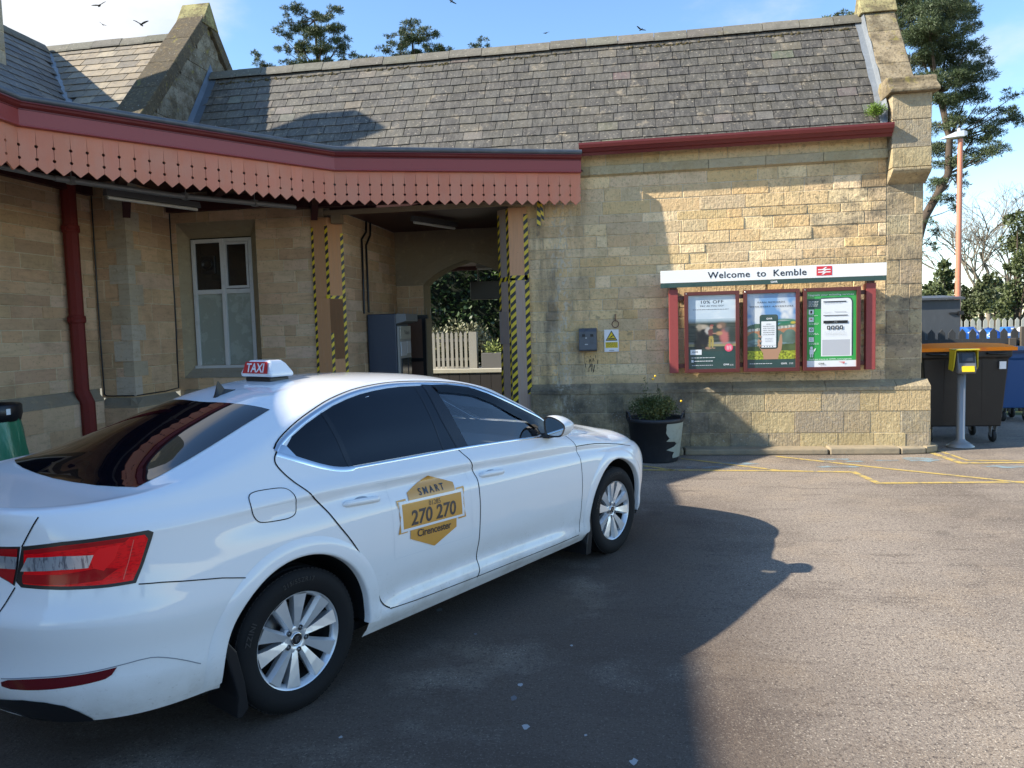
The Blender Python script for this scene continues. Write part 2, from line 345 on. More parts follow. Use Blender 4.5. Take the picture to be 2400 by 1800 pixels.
# --- east range front wall, plinth, string course, jamb
mb = MB(); stones(mb, (0, 10.25, 0), X1, NF, -1.66, 3.20, .90, 3.71, PAL, seed=11, tone=.08)
stones(mb, (0, 10.247, 0), X1, NF, 3.20, 3.63, .90, 3.56, [(.40, .32, .20), (.36, .29, .19), (.44, .36, .23)], course=(.24, .33), lens=(.2, .44), seed=5)
stones(mb, (0, 10.25, 0), X1, NF, -1.66, 3.20, 3.84, 4.0, PAL, course=(.16, .16), seed=12)
stones(mb, (3.63, 0, 0), Y1, NR, 10.25, 12.45, .9, 4.1, PAL, seed=13, course=(.2, .3))
stones(mb, (3.63, 0, 0), Y1, NR, 10.25, 12.45, 4.1, 6.1, PAL, seed=14, course=(.2, .3), clip=lambda a, b: (10.25+(a-4.1)/1.467, 12.43-(a-4.1)/1.467))
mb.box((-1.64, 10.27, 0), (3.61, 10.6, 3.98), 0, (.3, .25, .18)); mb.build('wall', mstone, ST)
mb = MB(); stones(mb, (0, 10.14, 0), X1, NF, -1.40, 3.71, .0, .80, [(.37, .30, .19), (.42, .33, .19), (.46, .36, .20), (.33, .28, .2)], course=(.24, .30), lens=(.35, .75), seed=21, joint=.003)
stones(mb, (3.71, 0, 0), Y1, NR, 10.14, 12.45, 0, .8, PAL, course=(.26, .3), seed=22)
rng = random.Random(4); x = -1.40
while x < 3.70:
    e = min(3.71, x+rng.uniform(.7, 1.2)); e = 3.71 if 3.71-e < .3 else e
    mb.prism([(x+.003, 10.125, .80), (x+.003, 10.125, .845), (x+.003, 10.245, .93), (x+.003, 10.245, .80)], (e-x-.006, 0, 0), c=jit((.34, .28, .185), .12, rng)); x = e
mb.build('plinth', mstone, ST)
mb = MB(); x = -1.35
while x < 3.18:
    e = min(3.195, x+rng.uniform(.55, 1.1)); e = 3.195 if 3.195-e < .3 else e
    mb.prism([(x+.003, 10.252, 3.70), (x+.003, 10.215, 3.725), (x+.003, 10.195, 3.725), (x+.003, 10.195, 3.835), (x+.003, 10.252, 3.85)], (e-x-.006, 0, 0), c=jit((.46, .38, .235), .10, rng)); x = e
mb.build('string_course', mstone, ST)
# kneeler, coping
mcop = M('weathered coping stone', attr=True, rough=.92, spec=.2, layers=((5, (.10, .078, .050), .40, .60, .8), (18, (.27, .20, .10), .54, .68, .55), (40, (.05, .042, .03), .55, .64, .6), (30, (.42, .40, .34), .64, .69, .7), (7, (.30, .26, .05), .60, .70, .5)), bump=(30, .7, .012))
mb = MB()
kx0, kx1 = 3.20, 3.655
mb.prism([(kx0, 10.25, 3.385), (kx0, 10.06, 3.50), (kx0, 10.035, 3.53), (kx0, 10.035, 3.56), (kx0, 10.25, 3.56)], (kx1-kx0, 0, 0), c=(.42, .34, .21))
mb.prism([(kx0, 10.25, 3.567), (kx0, 10.05, 3.567), (kx0, 10.05, 3.80), (kx0, 10.25, 3.80)], (kx1-kx0, 0, 0), c=(.44, .36, .21))
mb.prism([(kx0, 10.35, 3.805), (kx0, 10.065, 3.805), (kx0, 10.065, 4.14), (kx0, 10.35, 4.14)], (kx1-kx0, 0, 0), c=(.33, .28, .20))
mb.prism([(kx0, 10.75, 4.145), (kx0, 10.065, 4.145), (kx0, 10.065, 4.46), (kx0, 10.75, 4.46)], (kx1-kx0, 0, 0), c=(.39, .32, .21))
mb.build('kneeler', mstone, ST, bevel=.008)
mb = MB()
mb.prism([(3.15, 9.985, 4.46), (3.15, 9.985, 4.50), (3.15, 10.10, 4.60), (3.15, 10.10, 4.66), (3.15, 10.16, 4.69), (3.15, 10.42, 4.69), (3.15, 10.62, 4.46)], (.575, 0, 0), c=(.30, .24, .15))
cs = 1.467; cp0, cp1 = (10.22, 4.46), (11.33, 4.46+1.11*cs); rng = random.Random(9)
for i in range(3):
    a = lerp(cp0[0], cp1[0], i/3); b = lerp(cp0[0], cp1[0], (i+1)/3)-.004; za, zb2 = cp0[1]+(a-cp0[0])*cs, cp0[1]+(b-cp0[0])*cs
    mb.prism([(3.17, a, za), (3.17, b, zb2), (3.17, b+.09, zb2-.19), (3.17, a+.09, za-.19)], (.40, 0, 0), c=jit((.33, .27, .17), .1, rng))
    mb.prism([(3.17, 22.66-a, za), (3.17, 22.66-b, zb2), (3.17, 22.66-b-.09, zb2-.19), (3.17, 22.66-a-.09, za-.19)], (.40, 0, 0), c=jit((.33, .27, .17), .1, rng))
mb.prism([(3.13, 11.13, 5.86), (3.13, 11.33, 6.22), (3.13, 11.53, 5.86)], (.47, 0, 0), c=(.40, .35, .17))
mb.build('coping', mcop, ST, bevel=.012)
# --- slate roofs
mslate = M('slate', attr=True, rough=.62, spec=.4, layers=((7, (.060, .056, .052), .5, .7, .55), (6, (.33, .27, .19), .58, .68, .6), (30, (.42, .36, .27), .60, .67, .75), (60, (.50, .46, .38), .63, .68, .6), (1.6, (.055, .05, .046), .52, .72, .45), (22, (.19, .175, .15), .45, .62, .4, (1, .25, .25))), bump=(30, .35, .006))
SPAL = [(0.075, 0.069, 0.056), (0.082, 0.075, 0.061), (0.071, 0.064, 0.054), (0.089, 0.081, 0.064), (0.077, 0.071, 0.06), (0.094, 0.084, 0.065), (0.068, 0.062, 0.053)]
SPALL = [(0.295, 0.24, 0.163), (0.337, 0.275, 0.189), (0.261, 0.215, 0.15), (0.371, 0.31, 0.214), (0.228, 0.19, 0.137), (0.315, 0.25, 0.163)]
def slates(mb, O, U, Sl, L, SL, gauge, wid, pal, seed, keep=None, tone=.12, thick=.007, lite=None):
    O, U, Sl = Vector(O), Vector(U).normalized(), Vector(Sl).normalized(); N = U.cross(Sl).normalized(); rng = random.Random(seed); s_ = 0; row = 0
    if N.z < 0: N = -N
    while s_ < SL-.02:
        u = -rng.uniform(0, wid) if row % 2 else -rng.uniform(0, wid*.5)
        while u < L:
            w = wid*rng.uniform(.86, 1.14); a, b = max(0, u), min(L, u+w)
            if b-a > .03 and (keep is None or keep(O+U*((a+b)/2)+Sl*(s_+gauge*.5))):
                lo = s_-rng.uniform(0, .007); hi = min(SL, s_+gauge*1.25); d0 = .009+thick+rng.uniform(0, .005); d1 = .004; g = rng.uniform(.0025, .006); sk = rng.uniform(-.005, .005)
                q_ = 1+rng.uniform(-tone, tone); c = tuple(x*q_ for x in rng.choice(pal))
                if lite: c = lite(O+U*a+Sl*s_, c, rng)
                vs = [O+U*(a+g)+Sl*(lo+sk)+N*d0, O+U*(b-g)+Sl*(lo-sk)+N*d0, O+U*(b-g)+Sl*hi+N*d1, O+U*(a+g)+Sl*hi+N*d1]
                vs += [vs[0]-N*thick, vs[1]-N*thick, vs[2]-N*.004, vs[3]-N*.004]
                mb.add(vs, [(0, 1, 2, 3), (4, 5, 1, 0), (5, 6, 2, 1), (7, 4, 0, 3)], 0, c)
            u += w
        s_ += gauge; row += 1
    return mb
def sl_tone(p, c, rng):                                   # paler weathered slates towards the west end, some lichened buff ones
    k = min(1, max(0, (1.5-p.x)/6)); q = rng.random()
    if q < .045+.03*k: c = tuple(lerp(x, y, .12+.16*rng.random()) for x, y in zip(c, (.29, .255, .195)))
    return tuple(x*(1+.30*k) for x in c)
EY, EZ, RY, RZ = 10.10, 4.035, 11.33, 5.845
mb = MB(); sv = Vector((0, RY-EY, RZ-EZ)); slates(mb, (-6.62, EY, EZ), X1, sv, 9.76, sv.length, .166, .255, SPAL, 31, lite=sl_tone, tone=.16)
mb.add([(-6.62, EY, EZ-.01), (3.22, EY, EZ-.01), (3.22, RY, RZ-.01), (-6.62, RY, RZ-.01)], [(0, 1, 2, 3)], 0, (.05, .05, .05))
rf = mb.build('roof', mslate, ST); rf['label'] = 'grey slate roof above the notice board wall'
mb = MB(); mb.add([(-6.62, 2*RY-EY, EZ), (3.6, 2*RY-EY, EZ), (3.6, RY, RZ), (-6.62, RY, RZ)], [(0, 1, 2, 3)], 0, (.12, .12, .12)); mb.build('roof', mslate, ST)
def ridge(mb, a, b, z, seed, dirx=True, off=0):
    rng = random.Random(seed); t = a
    while t < b:
        e = min(b, t+rng.uniform(.42, .55)); dz = rng.uniform(-.006, .006); c = jit((.165, .15, .12), .14, rng)
        pr = [(-.115, -.115), (-.105, -.085), (-.025, .028), (.025, .028), (.105, -.085), (.115, -.115), (0, -.02)]
        vs = [((t+.004, off+p[0], z+p[1]+dz) if dirx else (off+p[0], t+.004, z+p[1]+dz)) for p in pr]
        mb.prism(vs, (e-t-.008, 0, 0) if dirx else (0, e-t-.008, 0), c=c); t = e
    return mb
mridge = M('stone ridge tile', attr=True, rough=.9, layers=((9, (.11, .10, .08), .45, .65, .6), (26, (.40, .37, .30), .60, .68, .6), (6, (.17, .14, .05), .60, .72, .5)), bump=(30, .5, .008))
mb = ridge(MB(), -6.55, 3.17, RZ+.035, 3, off=RY); mb.build('ridge_tiles', mridge, ST)
mmoss = M('moss', (.085, .065, .022), .95, layers=((14, (.05, .035, .02), .45, .65, .7), (20, (.13, .12, .03), .55, .7, .6)), bump=(50, .8, .02))
mb = MB(); rng = random.Random(12)
for i in range(420):
    x = rng.uniform(-6.4, 3.1)
    if mnoise.noise(Vector((x*1.1, 0, 0))) < -.12: continue
    o_ = rng.uniform(-.02, .025); r = rng.uniform(.007, .020); mb.sphere((x, RY-.125+o_*.5, RZ-.125-.125*.35+o_), (r*1.6, r, r*.8), 6, 4)
mb.build('moss', mmoss, ST)['kind'] = 'stuff'
# lead flashing along the east verge
mlead = M('lead sheet', (.11, .12, .135), .5, metal=.3, layers=((5, (.20, .215, .23), .45, .7, .6), (20, (.12, .13, .15), .5, .7, .5)), bump=(8, .3, .02))
mlead_b = M('pale lead flashing', (.22, .24, .26), .5, metal=.2, layers=((4, (.34, .36, .38), .5, .65, .6), (14, (.20, .22, .25), .55, .7, .5)), bump=(7, .5, .03))
def verge_pt(x, y, dz): return (x, y, EZ+(y-EY)*(RZ-EZ)/(RY-EY)+dz)
mb = MB(); n = 12
vs = [];
for i in range(n+1):
    y = lerp(EY+.02, RY, i/n); w = .02*math.sin(i*2.1)
    vs += [verge_pt(3.085+w*.3, y, .045), verge_pt(3.160, y, .050), verge_pt(3.168, y, .25+w)]
mb.add(vs, [(i*3+k, i*3+k+1, i*3+k+4, i*3+k+3) for i in range(n) for k in (0, 1)], sm=False); mb.build('verge_flashing', mlead_b, ST)
# gutter (painted wooden box gutter)
mred = M('maroon gloss paint', (.155, .026, .024), .36, coat=.08, spec=.35, layers=((3, (.19, .035, .03), .45, .75, .5), (30, (.08, .014, .014), .60, .7, .4)), bump=(6, .12, .01))
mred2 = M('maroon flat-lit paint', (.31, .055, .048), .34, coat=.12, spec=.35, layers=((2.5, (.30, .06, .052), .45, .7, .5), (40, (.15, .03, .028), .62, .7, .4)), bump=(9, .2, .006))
mb = MB(); pr = [(0, .0), (.03, -.005), (.045, .03), (.075, .035), (.10, .075), (.115, .08), (.125, .12), (.125, .145), (.03, .145), (.0, .10)]
sweep(mb, [(p[0]+.0, p[1]) for p in pr], [(-.66, 10.10, 3.958), (3.20, 10.10, 3.958)], closed_prof=True); mb.build('gutter', mred, ST)
# mossy tuft on the verge
# --- west range: window wall, pier, wing wall
WY = 10.05
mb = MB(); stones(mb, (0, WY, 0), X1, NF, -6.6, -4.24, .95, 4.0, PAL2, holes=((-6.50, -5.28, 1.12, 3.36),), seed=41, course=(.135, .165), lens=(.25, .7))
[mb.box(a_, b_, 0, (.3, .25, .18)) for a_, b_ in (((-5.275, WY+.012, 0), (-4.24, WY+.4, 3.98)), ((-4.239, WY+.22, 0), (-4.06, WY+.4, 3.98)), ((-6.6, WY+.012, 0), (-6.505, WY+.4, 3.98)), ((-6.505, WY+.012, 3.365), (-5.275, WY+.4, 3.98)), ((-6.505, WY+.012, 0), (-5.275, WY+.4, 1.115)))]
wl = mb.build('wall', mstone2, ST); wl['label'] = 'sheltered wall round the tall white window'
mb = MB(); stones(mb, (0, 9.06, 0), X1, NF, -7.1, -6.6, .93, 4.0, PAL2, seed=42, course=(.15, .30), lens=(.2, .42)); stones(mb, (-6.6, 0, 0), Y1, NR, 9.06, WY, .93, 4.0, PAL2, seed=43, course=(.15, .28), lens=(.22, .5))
rng = random.Random(61); z_ = .95; q_ = 0
while z_ < 3.9:
    h_ = rng.uniform(.20, .32); w1, w2 = ((.26, .13), (.14, .27))[q_ % 2]; c_ = jit(rng.choice([(.52, .44, .33), (.49, .41, .30), (.55, .48, .38)]), .06, rng)
    mb.box((-6.6-w1, 9.040, z_+.003), (-6.590, 9.055, z_+h_-.003), 0, c_); mb.box((-6.594, 9.0405, z_+.003), (-6.582, 9.06+w2, z_+h_-.003), 0, c_); z_ += h_; q_ += 1
mb.build('pier', mstone2, ST)
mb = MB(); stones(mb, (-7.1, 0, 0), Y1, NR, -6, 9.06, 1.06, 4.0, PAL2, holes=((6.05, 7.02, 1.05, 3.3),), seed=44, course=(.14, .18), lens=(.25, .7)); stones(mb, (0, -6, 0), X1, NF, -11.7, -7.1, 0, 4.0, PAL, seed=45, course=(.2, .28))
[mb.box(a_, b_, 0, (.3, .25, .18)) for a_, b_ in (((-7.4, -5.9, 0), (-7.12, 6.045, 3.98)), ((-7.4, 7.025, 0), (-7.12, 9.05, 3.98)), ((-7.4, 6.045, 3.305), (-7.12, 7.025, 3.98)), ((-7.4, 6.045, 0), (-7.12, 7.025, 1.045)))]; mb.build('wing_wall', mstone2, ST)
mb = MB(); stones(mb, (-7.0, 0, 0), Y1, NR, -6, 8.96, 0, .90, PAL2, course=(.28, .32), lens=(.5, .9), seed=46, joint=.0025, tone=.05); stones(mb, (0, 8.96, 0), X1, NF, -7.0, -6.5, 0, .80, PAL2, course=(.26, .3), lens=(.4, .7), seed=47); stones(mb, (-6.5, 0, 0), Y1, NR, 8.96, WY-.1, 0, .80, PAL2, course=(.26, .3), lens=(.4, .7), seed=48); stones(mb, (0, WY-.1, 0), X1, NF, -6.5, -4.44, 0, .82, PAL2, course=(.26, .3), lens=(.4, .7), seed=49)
cpl = (.30, .26, .20)
mb.prism([(-6.995, -6, .90), (-6.995, -6, .93), (-7.11, -6, 1.06), (-7.11, -6, .90)], (0, 14.955, 0), c=cpl); mb.prism([(-7.05, 8.955, .80), (-7.05, 8.955, .83), (-7.05, 9.065, .93), (-7.05, 9.065, .80)], (.55, 0, 0), c=cpl)
mb.prism([(-6.495, 8.96, .80), (-6.495, 8.96, .83), (-6.605, 8.96, .93), (-6.605, 8.96, .80)], (0, .99, 0), c=cpl); mb.prism([(-6.5, WY-.105, .82), (-6.5, WY-.105, .85), (-6.5, WY+.005, .95), (-6.5, WY+.005, .82)], (2.06, 0, 0), c=cpl)
mb.build('plinth', mstone2, ST)
# window with splayed reveals
def window(x0, x1, z0, z1, wx0, wx1, wz0, wz1, y0, depth):
    mb = MB(); yb = y0+depth; c = (.38, .31, .205)
    mb.add([(x0, y0-.006, z0), (wx0, yb, wz0), (wx0, yb, wz1), (x0, y0-.006, z1)], [(0, 1, 2, 3)], 0, c); mb.add([(x1, y0-.006, z0), (x1, y0-.006, z1), (wx1, yb, wz1), (wx1, yb, wz0)], [(0, 1, 2, 3)], 0, (.36, .30, .2))
    mb.add([(x0, y0-.006, z1), (wx0, yb, wz1), (wx1, yb, wz1), (x1, y0-.006, z1)], [(0, 1, 2, 3)], 0, (.33, .27, .18)); mb.add([(x0, y0-.02, z0), (x1, y0-.02, z0), (wx1, yb, wz0), (wx0, yb, wz0)], [(0, 1, 2, 3)], 0, (.35, .31, .25))
    return mb
window(-6.50, -5.28, 1.12, 3.36, -6.42, -5.46, 1.30, 3.16, WY, .20).build('window_reveal', mstone2, ST, recalc=False)
mwhite = M('white painted wood', (.62, .62, .63), .45, layers=((8, (.40, .40, .39), .55, .75, .5),)); mobs = M('painted-over pale glass', (.30, .335, .30), .10, spec=.6, layers=((2.2, (.38, .42, .39), .5, .54, .8), (20, (.18, .2, .17), .66, .7, .7)))
mpane = M('dark window glass', (.012, .013, .014), .05, spec=.6)
wy = WY+.17
WN = MB()
for b in (((-6.40, wy, 1.29), (-6.345, wy+.06, 3.14)), ((-5.500, wy, 1.29), (-5.445, wy+.06, 3.14)), ((-5.945, wy-.003, 1.29), (-5.885, wy+.06, 3.14)), ((-6.345, wy+.004, 3.085), (-5.945, wy+.06, 3.14)), ((-5.885, wy+.004, 3.085), (-5.500, wy+.06, 3.14)), ((-6.345, wy+.004, 2.34), (-5.945, wy+.06, 2.405)), ((-5.885, wy+.004, 2.34), (-5.500, wy+.06, 2.405)), ((-6.42, wy-.03, 1.245), (-5.43, wy+.06, 1.29))): WN.box(*b)
win = WN.build('window', mwhite, ST, bevel=.006); mb = MB(); mb.box((-6.50, WY+.25, 1.12), (-5.28, WY+.27, 3.36)); mb.build('window_backing', mblack, ST)  # black sheet added behind the frame to stop daylight leaking through
win['label'] = 'tall white sash window with pale blanked lower panes'
for i, (x0, x1, z0, z1, m_) in enumerate(((-6.345, -5.945, 1.29, 2.34, mobs), (-5.885, -5.500, 1.29, 2.34, mobs), (-6.345, -5.945, 2.405, 3.085, mpane), (-5.885, -5.500, 2.405, 3.085, mpane))):
    mb = MB(); mb.box((x0, wy+.035, z0), (x1, wy+.045, z1)); mb.build('pane', m_, win)
mb = MB(); fr = (-5.88, -5.506, 2.415, 3.08); mb.box((fr[0], wy-.006, fr[2]), (fr[0]+.035, wy+.03, fr[3])); mb.box((fr[1]-.03, wy-.006, fr[2]), (fr[1], wy+.03, fr[3])); mb.box((fr[0]+.035, wy-.004, fr[2]), (fr[1]-.03, wy+.03, fr[2]+.035)); mb.box((fr[0]+.035, wy-.004, fr[3]-.03), (fr[1]-.03, wy+.03, fr[3])); mb.build('casement', mwhite, win)
mb = MB(); mb.box((-6.26, wy+.01, 2.64), (-6.04, wy+.034, 2.90)); mb.lathe([(0, .0), (.085, .0), (.085, .03), (.07, .03), (.06, .012), (0, .012)], 20, T=Matrix.Translation((-6.15, wy+.01, 2.77)) @ Matrix.Rotation(PI/2, 4, 'X')); mb.build('extractor_fan', mblack, win, bevel=.02)
# wing window, mostly outside the frame
WN = MB()
for b in (((-7.34, 6.10, 1.10), (-7.28, 6.16, 3.28)), ((-7.34, 6.93, 1.10), (-7.28, 6.99, 3.28)), ((-7.34, 6.16, 1.10), (-7.28, 6.93, 1.16)), ((-7.34, 6.16, 3.22), (-7.28, 6.93, 3.28)), ((-7.34, 6.16, 2.30), (-7.28, 6.93, 2.36)), ((-7.335, 6.52, 1.16), (-7.285, 6.57, 2.30)), ((-7.335, 6.52, 2.36), (-7.285, 6.57, 3.22))): WN.box(*b)
mb = MB(); mb.box((-7.42, 6.06, 1.06), (-7.40, 7.02, 3.3)); mb.build('window_backing', mblack, ST)
w2 = WN.build('window', mwhite, ST, bevel=.006); mb = MB(); mb.box((-7.36, 6.10, 1.1), (-7.345, 6.99, 3.28)); mb.build('pane', mpane, w2)
mb = MB(); 
for ya, yb_ in ((6.05, 6.10), (7.02, 6.99)): mb.add([(-7.094, ya, 1.05), (-7.30, yb_, 1.09), (-7.30, yb_, 3.28), (-7.094, ya, 3.3)], [(0, 1, 2, 3)], 0, (.36, .30, .2))
mb.add([(-7.094, 6.05, 1.05), (-7.094, 7.02, 1.05), (-7.30, 6.99, 1.1), (-7.30, 6.1, 1.1)], [(0, 1, 2, 3)], 0, (.34, .3, .24)); mb.add([(-7.094, 6.05, 3.3), (-7.30, 6.1, 3.28), (-7.30, 6.99, 3.28), (-7.094, 7.02, 3.3)], [(0, 1, 2, 3)], 0, (.3, .25, .18)); mb.build('window_reveal', mstone2, ST, recalc=False)
# --- passage
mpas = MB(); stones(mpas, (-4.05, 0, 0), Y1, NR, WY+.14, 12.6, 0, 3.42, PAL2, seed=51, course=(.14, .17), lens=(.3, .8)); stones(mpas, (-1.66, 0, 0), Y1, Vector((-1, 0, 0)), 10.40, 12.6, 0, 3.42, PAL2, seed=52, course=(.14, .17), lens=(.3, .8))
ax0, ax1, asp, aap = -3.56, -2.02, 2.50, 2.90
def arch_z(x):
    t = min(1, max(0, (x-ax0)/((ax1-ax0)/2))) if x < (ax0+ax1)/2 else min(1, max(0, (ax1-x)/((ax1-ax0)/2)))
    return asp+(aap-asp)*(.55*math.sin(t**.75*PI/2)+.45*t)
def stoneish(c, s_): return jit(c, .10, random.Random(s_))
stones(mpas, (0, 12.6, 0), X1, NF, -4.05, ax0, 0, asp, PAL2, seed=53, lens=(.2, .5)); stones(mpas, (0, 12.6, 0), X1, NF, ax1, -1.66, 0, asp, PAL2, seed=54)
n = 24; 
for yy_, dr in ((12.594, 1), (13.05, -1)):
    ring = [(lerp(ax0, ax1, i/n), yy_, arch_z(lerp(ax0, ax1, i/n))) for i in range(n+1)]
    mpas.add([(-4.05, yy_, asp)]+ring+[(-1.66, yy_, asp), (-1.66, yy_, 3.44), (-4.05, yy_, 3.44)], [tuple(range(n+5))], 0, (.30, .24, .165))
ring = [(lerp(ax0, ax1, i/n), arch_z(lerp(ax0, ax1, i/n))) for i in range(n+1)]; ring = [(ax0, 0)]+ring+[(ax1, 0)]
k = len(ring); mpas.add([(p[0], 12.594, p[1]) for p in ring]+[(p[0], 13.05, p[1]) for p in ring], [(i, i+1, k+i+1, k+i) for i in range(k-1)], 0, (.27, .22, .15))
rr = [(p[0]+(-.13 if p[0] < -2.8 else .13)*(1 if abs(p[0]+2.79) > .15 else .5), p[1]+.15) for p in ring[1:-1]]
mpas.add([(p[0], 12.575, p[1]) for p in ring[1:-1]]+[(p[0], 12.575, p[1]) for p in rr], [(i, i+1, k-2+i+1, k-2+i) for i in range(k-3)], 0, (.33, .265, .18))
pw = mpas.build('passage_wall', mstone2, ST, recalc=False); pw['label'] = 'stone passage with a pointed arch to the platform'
mdarkred = M('dark maroon boards', (.055, .012, .014), .5, layers=((5, (.035, .008, .01), .5, .7, .5),))
mb = MB(); mb.box((-4.30, 10.26, 3.425), (-1.40, 13.0, 3.50)); mb.build('ceiling', mdarkred, ST)
mtim = M('raw timber', (.30, .225, .14), .7, layers=((6, (.20, .14, .085), .45, .7, .6, (1, 12, 12)), (3, (.38, .30, .2), .5, .7, .4)))
mb = MB(); mb.box((-4.30, 10.02, 3.36), (-1.30, 10.10, 3.425)); mb.build('lintel_beam', mtim, ST, bevel=.004)
# --- main range and wing roofs, gable
zA = lambda y: 6.49-1.05*(11.33-y); zB = lambda x: 6.47-1.03*abs(x+9.4)
mb = MB(); sv = Vector((0, 11.33-8.95, zA(11.33)-zA(8.95))); slates(mb, (-20, 8.95, zA(8.95)), X1, sv, 13.15, sv.length, .20, .30, SPALL, 61, keep=lambda p: zB(p.x) < p.z or p.x < -11.8 or p.y > 11.2 and False)
mb.add([(-20, 8.95, zA(8.95)-.01), (-6.85, 8.95, zA(8.95)-.01), (-6.85, 11.33, 6.48), (-20, 11.33, 6.48)], [(0, 1, 2, 3)], 0, (.08, .07, .06)); mb.add([(-20, 13.7, 4.0), (-6.85, 13.7, 4.0), (-6.85, 11.33, 6.48), (-20, 11.33, 6.48)], [(0, 1, 2, 3)], 0, (.2, .18, .15))
r2 = mb.build('roof', mslate, ST); r2['label'] = 'pale stone-slate roof beside the gable'
mb = MB(); sv = Vector((-2.45, 0, 2.45*1.03)); slates(mb, (-6.95, -6.1, zB(-6.95)), Y1, sv, 17.5, sv.length, .20, .30, [(.16, .15, .135), (.19, .175, .15), (.135, .13, .125)], 62, keep=lambda p: zA(p.y) < p.z or p.y < 8.9)
mb.add([(-6.95, -6.1, zB(-6.95)-.01), (-6.95, 11.1, zB(-6.95)-.01), (-9.4, 11.1, 6.46), (-9.4, -6.1, 6.46)], [(0, 1, 2, 3)], 0, (.06, .06, .06)); mb.add([(-11.9, -6.1, 3.88), (-11.9, 11.1, 3.88), (-9.4, 11.1, 6.46), (-9.4, -6.1, 6.46)], [(0, 1, 2, 3)], 0, (.12, .12, .12))
mb.add([(-11.7, -6, 3.9), (-7.1, -6, 3.9), (-9.4, -6, 6.42)], [(0, 1, 2)], 0, (.4, .3, .2))
r3 = mb.build('roof', mslate, ST); r3['label'] = 'darker wing roof at the left edge'
ridge(MB(), -20, -6.95, 6.53, 71, off=11.33).build('ridge_tiles', mridge, ST); ridge(MB(), -6.1, 11.2, 6.50, 72, dirx=False, off=-9.4).build('ridge_tiles', mridge, ST)
mb = MB(); a = Vector((-9.36, 11.25, 6.42)); b = Vector((-6.95, 8.98, 4.00)); d = (b-a)
vs = []
for i in range(9): p = a+d*(i/8); vs += [p+Vector((-.10, -.02, .055)), p+Vector((0, 0, .03)), p+Vector((.05, .10, .06))]
mb.add(vs, [(i*3+q, i*3+q+1, i*3+q+4, i*3+q+3) for i in range(8) for q in (0, 1)]); mb.build('valley_flashing', mlead_b, ST)
# gable wall above the east roof, with its coping
mb = MB(); stones(mb, (-6.6, 0, 0), Y1, NR, 9.2, 13.5, 3.9, 6.85, [(.27, .245, .19), (.30, .27, .21), (.24, .22, .175)], seed=81, course=(.2, .3), lens=(.4, .9), joint=.002, tone=.05, mortar=(.24, .21, .16), clip=lambda a, b: (11.33-(6.80-b)/1.14, 11.33+(6.80-b)/1.14))
mb.add([(-6.615, 9.1, 3.9), (-6.615, 13.56, 3.9), (-6.615, 11.33, 6.76), (-6.85, 9.1, 3.9), (-6.85, 13.56, 3.9), (-6.85, 11.33, 6.76)], [(0, 1, 2), (3, 5, 4)], 0, (.25, .22, .17)); mb.build('gable_wall', mcop, ST)
mb = MB(); rng = random.Random(5); ga, gb = (9.02, 6.90-1.14*2.31), (11.20, 6.90-1.14*.13)
for i in range(5):
    a = lerp(ga[0], gb[0], i/5); b = lerp(ga[0], gb[0], (i+1)/5)-.002; za, zb2 = 6.90-1.14*(11.33-a), 6.90-1.14*(11.33-b)
    for sgn in (1, -1):
        f = lambda y: 11.33+(y-11.33)*sgn
        mb.prism([(-6.98, f(a), za), (-6.98, f(b), zb2), (-6.98, f(b+.10), zb2-.15), (-6.98, f(a+.10), za-.15)], (.44, 0, 0), c=jit((.115, .095, .065), .06, rng))
mb.prism([(-7.0, 11.10, 6.60), (-7.0, 11.33, 6.99), (-7.0, 11.56, 6.60)], (.48, 0, 0), c=(.36, .33, .15)); mb.build('coping', mcop, ST, bevel=.012)
mb = MB(); vs = []
for i in range(7):
    y = lerp(10.02, 11.36, i/6); z = EZ+(y-EY)*(RZ-EZ)/(RY-EY); vs += [(-6.44, y, z+.03), (-6.55, y, z+.04), (-6.585, y, z+.16)]
mb.add(vs, [(i*3+q, i*3+q+1, i*3+q+4, i*3+q+3) for i in range(6) for q in (0, 1)]); mb.build('gable_flashing', M('blue-grey lead', (.12, .155, .20), .5, metal=.3, layers=((6, (.2, .24, .3), .5, .7, .5),)), ST)
# chimneys
def chimney(x0, x1, y0, y1, z0, z1, seed, sl=0.0):
    mb = MB(); 
    for O, U, N, L0, L1 in (((0, y0, 0), X1, NF, x0, x1), ((x1, 0, 0), Y1, NR, y0, y1), ((0, y1, 0), X1, Y1, x0, x1), ((x0, 0, 0), Y1, Vector((-1, 0, 0)), y0, y1)): stones(mb, O, U, N, L0, L1, z0, z1, [(.42, .37, .28), (.38, .33, .25)], seed=seed, course=(.25, .3), lens=(.4, .7))
    mb.box((x0, y0, z1-.01), (x1, y1, z1), 0, (.3, .26, .2)); return mb
ch = chimney(-9.2, -8.46, 8.96, 9.36, 4.9, 8.02, 91).build('chimney', mstone, ST); ch['label'] = 'pale stone chimney cut by the left picture edge'
mb = MB(); mb.box((-9.24, 8.92, 4.9), (-8.42, 9.40, 5.50)); mb.build('flashing', mlead, ch)
